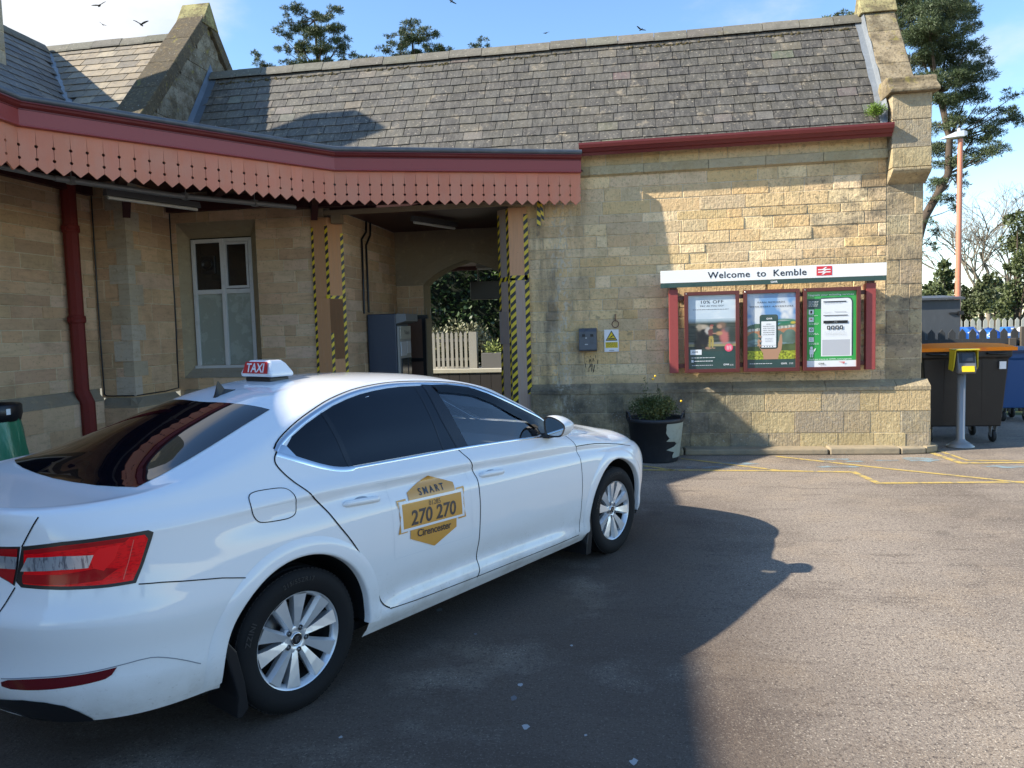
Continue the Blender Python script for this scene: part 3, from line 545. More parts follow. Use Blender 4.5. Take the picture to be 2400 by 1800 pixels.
# ================================================================== canopy
CN = thing('canopy', (-3.6, 8.94, 3.5), 'station canopy with maroon fascia and pierced salmon-pink valance boards', 'canopy')
CZ = 4.0
CP = [(-5.90, -3.0), (-5.53, 5.55), (-5.58, 6.31), (-3.59, 8.94), (-.62, 9.96)]
path = [(p[0], p[1], CZ) for p in CP]
mb = MB(); sweep(mb, [(-.05, -.05), (-.005, -.05), (.012, -.035), (.018, -.015), (.010, .008), (-.02, .018), (-.05, .014)], path, closed_prof=True, sm=True); mb.build('lead_roll', mlead, CN)
mb = MB(); sweep(mb, [(-.05, -.05), (.004, -.05), (.006, -.062), (-.004, -.070), (-.012, -.088), (-.030, -.104), (-.040, -.108), (-.040, -.118), (-.05, -.120)], path, closed_prof=True); mb.build('fascia_moulding', mred, CN)
mb = MB(); sweep(mb, [(-.075, -.120), (-.046, -.120), (-.046, -.252), (-.036, -.255), (-.034, -.270), (-.046, -.276), (-.075, -.276)], path, closed_prof=True); mb.build('fascia_board', mred2, CN)
msal = M('salmon pink paint', attr=True, rough=.5, spec=.3, layers=((2.5, (.70, .27, .17), .45, .7, .5), (2.5, (.60, .28, .18), .45, .7, .5), (12, (.70, .21, .10), .52, .72, .45, (1, 1, .15)), (3, (.66, .22, .12), .55, .75, .5), (60, (.40, .13, .08), .64, .72, .5)), bump=(12, .2, .006, (3, 3, .4)))
mb = MB(); rng = random.Random(7)
def inset_path(P, d):
    out = []
    for i in range(len(P)):
        p = Vector(P[i]).to_2d() if len(P[i]) > 2 else Vector(P[i])
        d0 = (Vector(P[i])-Vector(P[i-1])).normalized() if i else (Vector(P[1])-Vector(P[0])).normalized(); d1 = (Vector(P[i+1])-Vector(P[i])).normalized() if i < len(P)-1 else d0
        t = (d0+d1).normalized(); n_ = Vector((t.y, -t.x)); k = 1/max(.3, n_.dot(Vector((d0.y, -d0.x)))); out.append(p+n_*d*k)
    return out
VP = inset_path(CP, -.082)
def board(p, t, nrm_, w, z0, c):
    h1, h2, r, g, zt, zp, zn = -.165, -.285, .0155, .0026, .0, -.415, -.352
    prof = [(0, zt), (w, zt)]
    for h in (h1, h2):
        prof += [(w-g, h+r)] if h == h1 else []
        prof += [(w-r*math.sin(PI*i/6)-g*.2, h+r*math.cos(PI*i/6)) for i in range(7)]
        if h == h1: prof += [(w-g, h1-r), (w-g, h2+r)]
    prof += [(w-g*.5, h2-r-.001), (w-g*.5, zn), (w/2, zp), (g*.5, zn), (g*.5, h2-r-.001)]
    for h in (h2, h1):
        prof += [(r*math.sin(PI*i/6)+g*.2, h-r*math.cos(PI*i/6)) for i in range(7)]
        if h == h2: prof += [(g, h2+r), (g, h1-r)]
    prof += [(g, h1+r)]
    pts = [Vector((p.x+t.x*u, p.y+t.y*u, z0+z)) for u, z in prof]
    mb.prism(pts, (-nrm_.x*.018, -nrm_.y*.018, 0), c=c)
for i in range(len(VP)-1):
    a, b = VP[i], VP[i+1]; L = (b-a).length; t = (b-a)/L; nn = Vector((t.y, -t.x)); k = max(1, round(L/.146)); w = L/k
    for q in range(k):
        jo = rng.uniform(0, .003); board(a+t*(w*q)+nn*jo, t, nn, w, CZ-.272, jit((.66, .235, .14), .07, rng))
mb.build('valance', msal, CN)
# deck and soffit
DK = [tuple(p) for p in inset_path(CP, -.06)]+[(-.62, 10.2), (-1.7, 10.2), (-4.05, 10.0), (-6.55, 10.0), (-6.55, 9.0), (-7.05, 9.0), (-7.05, -3.0)]
mb = MB(); mb.add([(p[0], p[1], CZ+.012) for p in DK], [tuple(range(len(DK)))]); mb.build('lead_deck', mlead, CN)
mb = MB(); mb.add([(p[0], p[1], CZ-.22) for p in DK], [tuple(range(len(DK)))]); mb.build('soffit', mdarkred, CN)
for (x0, y0), (x1, y1) in (((-7.05, 2.6), (-5.80, 2.6)), ((-7.05, 4.6), (-5.72, 4.6)), ((-7.05, 6.2), (-5.82, 6.33)), ((-6.6, 9.0), (-5.1, 7.2)), ((-5.9, 10.0), (-4.4, 8.2)), ((-4.3, 10.0), (-3.75, 9.12)), ((-1.6, 10.2), (-1.5, 9.90))):
    mb = MB(); d = Vector((x1-x0, y1-y0, 0)).normalized(); n_ = Vector((-d.y, d.x, 0))*.05; mb.prism([Vector((x0, y0, 3.62))-n_, Vector((x1, y1, 3.62))-n_, Vector((x1, y1, 3.62))+n_, Vector((x0, y0, 3.62))+n_], (0, 0, .155)); mb.build('joist', mdarkred, CN)
for b_ in (((-4.6, 9.85, 3.45), (-1.3, 9.99, 3.70)), ((-6.55, 9.9, 3.50), (-4.62, 9.99, 3.70)), ((-7.04, 1, 3.60), (-6.95, 8.95, 3.74))): mb = MB(); mb.box(*b_); mb.build('back_rail', mdarkred, CN)

for x, y, dx, dy in ((-6.9, 6.25, 1, .08), (-6.45, 8.9, .62, -.72), (-4.32, 9.9, .45, -.8)):
    mb = MB(); d = Vector((dx, dy, 0)).normalized(); n_ = Vector((-d.y, d.x, 0))*.045; o = Vector((x, y, 0)); pr = [(0, 3.28), (0, 3.6), (.50, 3.6), (.42, 3.52), (.22, 3.45), (.10, 3.36)]
    mb.prism([o+d*a-n_+Vector((0, 0, z)) for a, z in pr], n_*2); mb.build('bracket', mdarkred, CN)

# faint dark scribble on the stones under the ash bin
mb = MB(); rng = random.Random(19)
for i in range(26):
    x = -.56+rng.uniform(-.09, .09)*(1 if i % 3 else .5); z = 1.17+rng.uniform(-.10, .12); w_ = rng.uniform(.004, .010); h_ = rng.uniform(.02, .06); mb.add([(x, 10.236, z), (x+w_, 10.236, z+.004), (x+w_*1.4, 10.236, z+h_), (x+.002, 10.236, z+h_*.9)], [(0, 1, 2, 3)])
mb.build('scribble_mark', M('faded black marker', (.05, .045, .04), .9), ST)
# ================================================================== the taxi
CAR = thing('taxi_car', (-2.292, 3.524, 0), 'white liftback taxi with amber company badge on its rear door', 'car', math.radians(61.399))
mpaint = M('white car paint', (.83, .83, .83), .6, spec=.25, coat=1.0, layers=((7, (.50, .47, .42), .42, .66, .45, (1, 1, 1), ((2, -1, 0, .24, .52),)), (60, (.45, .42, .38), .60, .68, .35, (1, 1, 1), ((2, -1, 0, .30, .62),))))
mblack = M('black trim', (.012, .012, .014), .35); mrub = M('tyre rubber', (.012, .012, .013), .75, spec=.22, bump=(60, .25, .004))
mgap = M('panel gap shadow line', (.006, .006, .007), .9, spec=.1); mchrome = M('bright window trim', (.72, .73, .75), .14, metal=1.0)
mpriv = M('dark privacy glass', (.003, .004, .007), .015, spec=.5)
malloy = M('silver alloy', (.74, .75, .77), .34, metal=.55, coat=.3); mwell = M('dark wheel well', (.008, .008, .008), .9)
RA, FA, RAD, RARCH = (0.0, .33), (2.83, .33), .325, .392
# longitudinal level curves: side part (x -> y, z) from x=2.9 back to x=-.45; rear and front ends wrap to the centre line
LV = [  # name, y(x), z(x), (x_rear, z_rear), (x_front, z_front)
 ('bottom', [(-.45, .862), (.6, .868), (2.4, .868), (2.9, .880)], [(-.9, .272), (-.45, .262), (-.3, .24), (.4, .205), (2.3, .20), (2.9, .21)], (-1.03, .27), (3.58, .20)),
 ('sill', [(-.45, .893), (.3, .905), (.6, .922), (2.0, .922), (2.3, .908), (2.9, .905)], [(-.9, .345), (-.45, .325), (-.3, .30), (.4, .285), (.7, .30), (2.0, .29), (2.3, .262), (2.9, .27)], (-1.075, .345), (3.66, .27)),
 ('low', [(-.45, .914), (.3, .914), (.6, .902), (2.0, .900), (2.3, .910), (2.9, .905)], [(-.9, .46), (-.45, .42), (.4, .38), (.65, .405), (1.3, .40), (2.0, .37), (2.3, .36), (2.9, .37)], (-1.105, .455), (3.70, .37)),
 ('low_edge', [(-.45, .914), (.3, .915), (.6, .9045), (2.0, .9025), (2.3, .912), (2.9, .907)], [(-.9, .470), (-.45, .43), (.4, .39), (.65, .418), (1.3, .413), (2.0, .383), (2.3, .373), (2.9, .383)], (-1.103, .48), (3.705, .395)),
 ('lowmid', [(-.45, .917), (.6, .922), (2.4, .924), (2.9, .918)], [(-.9, .55), (-.45, .52), (.4, .50), (2.3, .50), (2.9, .50)], (-1.106, .55), (3.72, .50)),
 ('mid_edge', [(-.45, .9285), (.6, .9295), (2.4, .9295), (2.9, .9215)], [(-.9, .645), (-.45, .605), (.4, .605), (2.3, .60), (2.9, .58)], (-1.120, .645), (3.7245, .58)),
 ('mid', [(-.45, .930), (.6, .930), (2.4, .930), (2.9, .922)], [(-.9, .665), (-.45, .625), (.4, .63), (2.3, .62), (2.9, .60)], (-1.122, .665), (3.725, .60)),
 ('midup', [(-.45, .917), (.6, .928), (2.4, .926), (2.9, .912)], [(-.9, .745), (-.45, .735), (.4, .745), (2.3, .72), (2.9, .70)], (-1.085, .75), (3.69, .70)),
 ('shoulder_low', [(-.45, .900), (.6, .914), (2.4, .912), (2.9, .89)], [(-.9, .845), (-.45, .845), (.4, .85), (2.3, .805), (2.9, .765)], (-1.062, .85), (3.62, .76)),
 ('undercut', [(-.45, .888), (.1, .884), (.6, .882), (1.5, .880), (2.4, .884), (2.9, .864)], [(-.9, .958), (-.45, .952), (.1, .951), (.6, .933), (1.2, .912), (1.5, .895), (2.07, .868), (2.4, .852), (2.9, .798)], (-1.056, .958), (3.56, .785)),
 ('tornado', [(-.45, .886), (.1, .891), (.6, .894), (1.5, .892), (2.4, .888), (2.9, .862)], [(-.9, .985), (-.45, .978), (.1, .975), (.6, .956), (1.2, .936), (1.5, .919), (2.07, .892), (2.4, .872), (2.9, .815)], (-1.052, .985), (3.52, .80)),
 ('belt', [(-.45, .832), (.1, .838), (.6, .832), (1.4, .835), (2.0, .842), (2.4, .83), (2.9, .80)], [(-.9, 1.055), (-.45, 1.045), (.1, 1.04), (.6, 1.036), (1.4, 1.018), (2.0, .992), (2.3, .960), (2.6, .925), (2.9, .868)], (-1.060, 1.052), (3.44, .835)),
 ('glass', [(-.45, .815), (-.2, .80), (.0, .782), (.3, .752), (.6, .732), (1.2, .724), (1.5, .738), (1.8, .780), (2.0, .812), (2.3, .79), (2.9, .735)], [(-.9, 1.070), (-.45, 1.075), (-.2, 1.10), (0, 1.135), (.3, 1.195), (.6, 1.23), (1.2, 1.225), (1.5, 1.20), (1.8, 1.125), (2.0, 1.055), (2.3, .982), (2.9, .893)], (-1.058, 1.066), (3.40, .855)),
 ('frame', [(-.45, .800), (-.2, .778), (.0, .748), (.3, .672), (.55, .617), (.77, .587), (1.0, .578), (1.28, .600), (1.45, .628), (1.65, .682), (1.85, .738), (2.04, .79), (2.2, .80), (2.9, .69)], [(-.9, 1.078), (-.45, 1.094), (-.2, 1.135), (0, 1.19), (.3, 1.31), (.55, 1.376), (.77, 1.402), (1.0, 1.408), (1.28, 1.391), (1.45, 1.366), (1.65, 1.312), (1.85, 1.212), (2.04, 1.105), (2.2, 1.015), (2.5, .968), (2.9, .903)], (-1.05, 1.074), (3.36, .865)),
 ('cant', [(-.45, .770), (-.2, .745), (.0, .712), (.3, .630), (.55, .572), (.77, .540), (1.0, .532), (1.28, .555), (1.45, .585), (1.65, .645), (1.85, .705), (2.04, .760), (2.2, .765), (2.9, .64)], [(-.9, 1.084), (-.45, 1.112), (-.2, 1.162), (0, 1.224), (.3, 1.343), (.55, 1.405), (.77, 1.429), (1.0, 1.434), (1.28, 1.418), (1.45, 1.394), (1.65, 1.342), (1.85, 1.243), (2.04, 1.135), (2.2, 1.035), (2.5, .982), (2.9, .914)], (-1.03, 1.080), (3.30, .875)),
]
ZC = Spl([(3.30, .875), (3.1, .925), (2.8, .972), (2.5, 1.005), (2.36, 1.018), (2.28, 1.04), (2.1, 1.125), (1.8, 1.268), (1.5, 1.405), (1.38, 1.442), (1.1, 1.462), (.75, 1.468), (.5, 1.455), (.3, 1.426), (.17, 1.393), (-.1, 1.302), (-.3, 1.226), (-.5, 1.148), (-.62, 1.098), (-.72, 1.082), (-.85, 1.08), (-1.03, 1.080)])
XS, XF = -.45, 2.9
LS = [(Spl(l[1]), Spl(l[2]), l[3], l[4]) for l in LV]
UST = [('f', PI/2*(1-i/22)) for i in range(22)]+[('s', lerp(XF, XS, i/168)) for i in range(169)]+[('r', PI/2*i/34) for i in range(1, 35)]
def level_pt(k, st):
    Y, Z, (xr, zr), (xf, zf) = LS[k]; kind, p = st
    if kind == 's': return Vector((p, -Y(p), Z(p)))
    if kind == 'r':
        e = 2/2.55; s_, c_ = math.sin(p)**e, max(0, math.cos(p))**e; x = XS+(xr-XS)*s_; t = min(1, max(0, (XS-x)/(XS-xr))); zs = Z(XS)
        ze = lerp(Z(max(x, -.9)), zr, t**3)
        return Vector((x, -Y(XS)*c_, ze))
    e = 2/2.75; s_, c_ = math.sin(p)**e, max(0, math.cos(p))**e; x = XF+(xf-XF)*s_; t = s_
    return Vector((x, -Y(XF)*c_, lerp(Z(XF), zf, t)))
TOPS = (.92, .80, .60, .36, .14, 0.0)
def column(st):
    pts = [level_pt(k, st) for k in range(len(LV))]; K = pts[-1]; kind, p = st
    if kind == 's': xc = p
    elif kind == 'r': xc = lerp(XS, -1.03, math.sin(p)**.9)
    else: xc = lerp(XF, 3.30, math.sin(p)**.9)
    zc = ZC(xc)
    for s_ in TOPS:
        t = 1-s_; pw = 2.9
        pts.append(Vector((lerp(K.x, xc, t**.8 if kind != 's' else 1), K.y*s_, K.z+(zc-K.z)*(1-s_**pw))))
    return pts
def catmull(pts, n):
    """monotone-ish cubic through pts by chord, n steps per span"""
    out = []; m = len(pts)
    for i in range(m-1):
        p0, p1, p2, p3 = pts[max(i-1, 0)], pts[i], pts[i+1], pts[min(i+2, m-1)]
        d1 = (p2-p1).length+1e-9; d0 = (p1-p0).length or d1; d2 = (p3-p2).length or d1
        m1 = ((p2-p1)/d1*d0+(p1-p0)/d0*d1)/(d0+d1) if i else (p2-p1)/d1
        m2 = ((p3-p2)/d2*d1+(p2-p1)/d1*d2)/(d1+d2) if i < m-2 else (p2-p1)/d1
        for k in range(n):
            u = k/n; out.append((2*u**3-3*u*u+1)*p1+(u**3-2*u*u+u)*d1*m1+(-2*u**3+3*u*u)*p2+(u**3-u*u)*d1*m2)
    out.append(pts[-1]); return out
NV = 5
GRID = [catmull(column(st), NV) for st in UST]
nu, nv = len(GRID), len(GRID[0])
def in_poly(x, y, P):
    r = False; j = len(P)-1
    for i in range(len(P)):
        if (P[i][1] > y) != (P[j][1] > y) and x < (P[j][0]-P[i][0])*(y-P[i][1])/(P[j][1]-P[i][1])+P[i][0]: r = not r
        j = i
    return r
BV = [p for col in GRID for p in col]
BF = [(i*nv+k, i*nv+k+1, (i+1)*nv+k+1, (i+1)*nv+k) for i in range(nu-1) for k in range(nv-1)]
full_bvh = BVHTree.FromPolygons(BV, BF)
_me = bpy.data.meshes.new('tmp'); _me.from_pydata(BV, [], BF); _me.update(); BN = [v.normal.copy() for v in _me.vertices]; bpy.data.meshes.remove(_me)
def cast(p, n):
    """point p dropped along -n onto the (right half) body: position, smooth normal"""
    p = Vector(p); n = Vector(n).normalized(); h = full_bvh.ray_cast(p+n*1.2, -n, 3.0)
    if h[0] is None:
        h = full_bvh.find_nearest(p)
    f = BF[h[2]]; w = [1/((BV[i]-h[0]).length+1e-4) for i in f]; nn = Vector((0, 0, 0))
    for i, q in zip(f, w): nn += BN[i]*q
    nn.normalize()
    if nn.dot(n) < 0: nn = -nn
    return h[0], nn
# ------------------------------------------------------------------ car: body shell with its openings
SIDE = Vector((0, -1, 0)); REARC = Vector((-.62, -.78, 0)).normalized(); TOPN = Vector((-.3, 0, 1)).normalized()
FGLASS = [(1.196, 1.380), (1.326, 1.371), (1.469, 1.347), (1.597, 1.299), (1.69, 1.249), (1.792, 1.192), (1.897, 1.134), (1.989, 1.062), (2.006, 1.016), (1.947, 1.004), (1.6, 1.020), (1.25, 1.036)]
WSCR = [(2.20, -.715), (2.06, -.715), (1.86, -.66), (1.66, -.60), (1.50, -.54), (1.43, -.45), (1.39, -.22), (1.385, 0), (2.34, 0), (2.32, -.3), (2.27, -.55)]
def shrink(P, k):
    cx = sum(p[0] for p in P)/len(P); cz = sum(p[1] for p in P)/len(P)
    return [(p[0]+(cx-p[0])*k, p[1]+(cz-p[1])*k) for p in P]
fg_in = shrink(FGLASS, -.004); ws_in = shrink(WSCR, .03)
def arch_d(x, z): return min(math.hypot(x-RA[0], z-RA[1]), math.hypot(x-FA[0], z-FA[1]))
keep = []
for f in BF:
    c = sum((BV[i] for i in f), Vector())/4
    if c.y < -.5 and c.z < 1.0 and arch_d(c.x, c.z) < RARCH-.004: continue
    if in_poly(c.x, c.z, fg_in) and c.y < -.55: continue
    if c.z > 1.0 and in_poly(c.x, c.y, ws_in) : continue
    keep.append(f)
BV2 = [p.copy() for p in BV]
used_arch = set()
for f in keep:
    for i in f:
        p = BV2[i]
        if p.y < -.5 and p.z < 1.0:
            for cx, cz in (RA, FA):
                d = math.hypot(p.x-cx, p.z-cz)
                if 0 < d < RARCH+.001: k = (RARCH+.001)/d; p.x = cx+(p.x-cx)*k; p.z = cz+(p.z-cz)*k
mb = MB(); mb.add(BV2, keep, sm=True); mb.add([(p.x, -p.y, p.z) for p in BV2], [f[::-1] for f in keep], sm=True)
body = mb.build('body', mpaint, CAR, local=True)
body['label'] = 'glossy white painted body shell'
# dark lining behind the panels so the cabin reads as an interior
mlin = M('cabin lining', (.24, .235, .23), .9)
lin = [BV2[i]-BN[i]*(.022 if BN[i].dot(Vector((BV2[i].x-1.1, BV2[i].y*2, (BV2[i].z-.6)*2))) > 0 else -.022) for i in range(len(BV2))]
lk = [f for f in keep if all(BV[i].z > .55 for i in f) and not any(arch_d(BV[i].x, BV[i].z) < .45 for i in f)]
mb = MB(); mb.add(lin, lk, sm=True); mb.add([(p.x, -p.y, p.z) for p in lin], lk, sm=True); mb.build('cabin_lining', mlin, CAR, local=True, recalc=False)

def dens(P, sp, closed=True):
    out = []; n = len(P)
    for i in range(n if closed else n-1):
        a, b = Vector(P[i]), Vector(P[(i+1) % n]); k = max(1, int((b-a).length/sp+.5))
        for j in range(k): out.append(a.lerp(b, j/k))
    if not closed: out.append(Vector(P[-1]))
    return out
def smooth_poly(P, it=2, closed=True, corner=-.3):
    """Chaikin rounding that keeps sharp corners"""
    for _ in range(it):
        out = []; n = len(P)
        for i in range(n):
            p = Vector(P[i])
            if not closed and i in (0, n-1): out.append(p); continue
            a = Vector(P[i-1]); b = Vector(P[(i+1) % n])
            if (p-a).normalized().dot((b-p).normalized()) < corner: out.append(p)
            else: out += [p.lerp(a, .25), p.lerp(b, .25)]
        P = out
    return P
def castm(p, n, mir=False):
    if p.y > 1e-6 and mir:
        h, q = cast((p.x, -p.y, p.z), (n.x, -n.y, n.z)); return Vector((h.x, -h.y, h.z)), Vector((q.x, -q.y, q.z))
    return cast(p, n)
def to3(P): return [Vector((p[0], -.9, p[1])) if len(p) == 2 else Vector(p) for p in P]
def patch(P, n=SIDE, off=.0015, sp=.025, mb=None, mi=0, c=(1, 1, 1), mir=False, both=False):
    P = to3(P); n = Vector(n).normalized(); e1 = Vector((0, 0, 1)).cross(n)
    if e1.length < .1: e1 = Vector((1, 0, 0))
    e1.normalize(); e2 = n.cross(e1); o = sum(P, Vector())/len(P)
    Q = [Vector(((p-o).dot(e1), (p-o).dot(e2))) for p in dens(P, sp)]
    loop = [(q.x, q.y) for q in Q]; xs = [q.x for q in Q]; ys = [q.y for q in Q]; pts = list(Q); y = min(ys)+sp*.5
    while y < max(ys):
        x = min(xs)+sp*.5
        while x < max(xs):
            if in_poly(x, y, loop) and min((x-q.x)**2+(y-q.y)**2 for q in Q) > (sp*.45)**2: pts.append(Vector((x, y)))
            x += sp
        y += sp
    k = len(Q); r = delaunay_2d_cdt(pts, [(i, (i+1) % k) for i in range(k)], [list(range(k))], 1, 1e-6)
    vs = []; nn = []
    for q in r[0]:
        h, m_ = castm(o+e1*q.x+e2*q.y, n, mir); vs.append(h+m_*off); nn.append(m_)
    fs = []
    for f in r[2]:
        cxx = sum(r[0][i].x for i in f)/len(f); cyy = sum(r[0][i].y for i in f)/len(f)
        if in_poly(cxx, cyy, loop): fs.append(tuple(f))
    mb = mb or MB(); mb.add(vs, fs, mi, c, True)
    if both: mb.add([(v.x, -v.y, v.z) for v in vs], [f[::-1] for f in fs], mi, c, True)
    return mb
def ribbon(P, n=SIDE, w=.005, off=.002, sp=.02, mb=None, mi=0, closed=False, raise_=0.0, both=False, smooth=0, wf=None):
    P = to3(P)
    if smooth: P = smooth_poly(P, smooth, closed)
    D = dens(P, sp, closed); hs = [cast(p, n) for p in D]; k = len(hs); vs = []
    for i in range(k):
        a = hs[i-1][0] if (i or closed) else hs[0][0]; b = hs[(i+1) % k][0] if (i < k-1 or closed) else hs[-1][0]
        t = (b-a).normalized(); s_ = hs[i][1].cross(t).normalized(); ww = wf(i/(k-1)) if wf else w
        for u, o_ in ((-.5, off*.3 if raise_ else off), (0, off+raise_), (.5, off*.3 if raise_ else off)): vs.append(hs[i][0]+s_*(ww*u)+hs[i][1]*o_)
    fs = []
    for i in range(k if closed else k-1):
        j = (i+1) % k
        for q in (0, 1): fs.append((i*3+q, i*3+q+1, j*3+q+1, j*3+q))
    mb = mb or MB(); mb.add(vs, fs, mi, sm=True)
    if both: mb.add([(v[0], -v[1], v[2]) for v in vs], [f[::-1] for f in fs], mi, sm=True)
    return mb

# doors: skins a hair proud of the shell, with their gaps, handles and glass
BLINE = [(1.163, 1.030), (1.215, .948), (1.238, .873), (1.237, .806), (1.235, .704), (1.224, .548), (1.216, .401), (1.226, .327), (1.200, .282)]
RGAP = [(.013, 1.176), (-.006, 1.158), (-.016, 1.129), (.007, 1.085), (.051, 1.031), (.096, .978), (.161, .907), (.214, .822), (.281, .730), (.340, .636), (.391, .548), (.432, .455), (.468, .37), (.492, .335), (.520, .318)]
FGAP = [(2.255, .972), (2.322, .894), (2.332, .822), (2.328, .708), (2.327, .573), (2.315, .392), (2.303, .290)]
BELT = [(.013, 1.172), (.103, 1.132), (.199, 1.090), (.274, 1.063), (.334, 1.050), (.383, 1.046), (.56, 1.042), (.75, 1.038), (.955, 1.034), (1.178, 1.030), (1.417, 1.021), (1.677, 1.010), (1.962, .996), (2.10, .985)]
def door(name, poly, label):
    o = patch(poly, off=.0016, sp=.018).build(name, mpaint, CAR, local=True); o['label'] = label; return o
rdoor = door('door', smooth_poly(to3(RGAP), 1, False)[:]+[Vector((p[0], -.9, p[1])) for p in [(.62, .305), (.9, .298), (1.194, .289)]]+to3(BLINE[:-1][::-1])+[Vector((p[0], -.9, p[1])) for p in BELT[8:0:-1]], 'white rear passenger door with amber company badge')
fdoor = door('door', to3(BLINE)+[Vector((p[0], -.9, p[1])) for p in [(1.5, .283), (1.9, .277), (2.301, .272)]]+to3(FGAP[::-1])+[Vector((p[0], -.9, p[1])) for p in BELT[13:9:-1]], 'white driver door below the open window')
ribbon(RGAP, w=.0065, off=.0026, smooth=2).build('panel_gap', mgap, CAR, local=True); ribbon(BLINE, w=.0065, off=.0026, smooth=1).build('panel_gap', mgap, CAR, local=True); ribbon(FGAP, w=.005, off=.0026, smooth=1).build('panel_gap', mgap, CAR, local=True)
ribbon([(.520, .314), (.7, .303), (1.2, .288), (1.9, .275), (2.303, .268)], w=.005, off=.0026).build('panel_gap', mgap, CAR, local=True)
ribbon([(2.326, .894), (2.45, .889), (2.60, .882), (2.78, .865), (2.93, .845), (3.05, .82), (3.13, .798)], w=.005, off=.002, n=Vector((0, -.8, .6))).build('panel_gap', mgap, CAR, local=True)
ribbon([(-.704, .788), (-.618, .777), (-.533, .761), (-.374, .730), (-.273, .703), (-.21, .672)], n=REARC*.5+SIDE*.5, w=.0045, off=.002).build('panel_gap', mgap, CAR, local=True)
ribbon([(-.924, -.617, 1.06), (-.945, -.595, 1.01), (-.969, -.571, .952)], n=REARC, w=.006, off=.002).build('panel_gap', mgap, CAR, local=True)
ribbon([(-.995, -.552, .801), (-1.021, -.527, .745), (-1.039, -.515, .713)], n=REARC, w=.006, off=.002).build('panel_gap', mgap, CAR, local=True)
FUEL = smooth_poly(to3([(-.203, 1.024), (-.171, 1.036), (-.11, 1.035), (-.033, 1.030), (-.003, 1.018), (.010, .990), (.015, .951), (.012, .916), (-.009, .900), (-.05, .896), (-.165, .905), (-.189, .919), (-.206, .949), (-.214, .990)]), 2)
fl = patch(FUEL, off=.0012, sp=.025).build('fuel_flap', mpaint, CAR, local=True); ribbon(FUEL, w=.0042, off=.002, closed=True, sp=.012).build('gap', mgap, fl, local=True)
def handle(door_, x0, z0, x1, z1):
    a, na = cast((x0, -.9, z0), SIDE); b, nb = cast((x1, -.9, z1), SIDE); d = (b-a).normalized(); up = na.cross(d).normalized()
    if up.z < 0: up = -up
    L = (b-a).length; vs = []; n = 14; prof = [(-.5, .0), (-.42, .55), (0, .8), (.42, .6), (.5, .0)]
    for i in range(n+1):
        t = i/n; e = (1-abs(2*t-1)**4)**.25; hgt = .034*(.45+.55*e) if 0 < i < n else .012; out_ = .030*e+.002
        for q, o_ in prof: vs.append(a+d*(L*t)+up*(hgt*q+.002)+na*(out_*o_+.001))
    m = len(prof); fs = [(i*m+k, i*m+k+1, (i+1)*m+k+1, (i+1)*m+k) for i in range(n) for k in range(m-1)]
    mb = MB(); mb.add(vs, fs, sm=True); h = mb.build('handle', mpaint, door_, local=True)
    cup = [a+d*(L*(.30+.42*(.5-.5*math.cos(PI*i/12))))+up*(.010+.020*math.sin(PI*i/12)) for i in range(13)]
    patch(cup, n=na, off=.0022, sp=.02).build('handle_recess', M('handle recess', (.30, .32, .36), .4), door_, local=True)
handle(rdoor, .268, .893, .500, .878); handle(fdoor, 1.266, .860, 1.494, .848)

# side glass and trim
RAIL = [(.013, 1.178), (.045, 1.206), (.121, 1.246), (.222, 1.290), (.323, 1.325), (.429, 1.357), (.536, 1.380), (.646, 1.397), (.752, 1.406), (.858, 1.411), (.964, 1.412), (1.126, 1.405), (1.269, 1.393), (1.429, 1.374), (1.529, 1.352), (1.616, 1.318), (1.711, 1.274), (1.818, 1.224), (1.924, 1.170), (2.047, 1.107), (2.10, 1.07)]
BASEG = RAIL+[(2.10, .99)]+BELT[12::-1]
DLO_OUT = [(p[0], p[1]) for p in BASEG]
mb = patch([(.10, 1.150), (.07, 1.190)]+[(p[0]+.004, p[1]-.014) for p in RAIL[2:12]]+[(1.19, 1.385), (1.25, 1.030)]+[(p[0], p[1]+.010) for p in BELT[8:1:-1]], off=.0020, sp=.03)
rg = mb.build('window', mpriv, CAR, local=True); rg['label'] = 'dark tinted rear side glass'
mb = MB(); ribbon([(.365, 1.322), (.36, 1.20), (.366, 1.060)][0:0] or [(.352, 1.318), (.372, 1.2), (.385, 1.056)], w=.030, off=.0032, mb=mb); mb.build('window_divider', M('satin black pillar', (.008, .009, .012), .25), rg, local=True); mb = MB(); ribbon([(1.062, 1.392), (1.060, 1.2), (1.054, 1.042)], w=.010, off=.0034, mb=mb); mb.build('window_divider', M('satin black pillar'), rg, local=True); mb = MB()
ribbon([(1.127, 1.396), (1.13, 1.2), (1.163, 1.034)], w=.006, off=.0036, mb=mb)
mb.build('window_divider', M('satin black pillar', (.008, .009, .012), .25), rg, local=True)
mb = MB(); patch([(1.13, 1.397), (1.269, 1.384), (1.429, 1.365), (1.529, 1.342), (1.616, 1.308), (1.711, 1.264), (1.818, 1.214), (1.924, 1.160), (2.047, 1.10), (2.09, 1.07), (2.09, 1.0), (1.985, 1.004), (1.965, 1.055), (1.873, 1.110), (1.768, 1.172), (1.622, 1.255), (1.477, 1.317), (1.319, 1.345), (1.205, 1.356), (1.258, 1.034), (1.166, 1.034), (1.131, 1.2)], off=.0042, sp=.025, mb=mb)
mb.build('window_frame', M('satin black pillar'), CAR, local=True)
gcar = glass_mat('car side glass', (.80, .86, .88), 1.9)
sg = patch(FGLASS, off=.0015, sp=.03).build('window', gcar, CAR, local=True); sg['label'] = 'clear driver side glass'
mb = patch(FGLASS, off=.0015, sp=.03); mb.v = [(v[0], -v[1], v[2]) for v in mb.v]; mb.build('window', gcar, CAR, local=True)
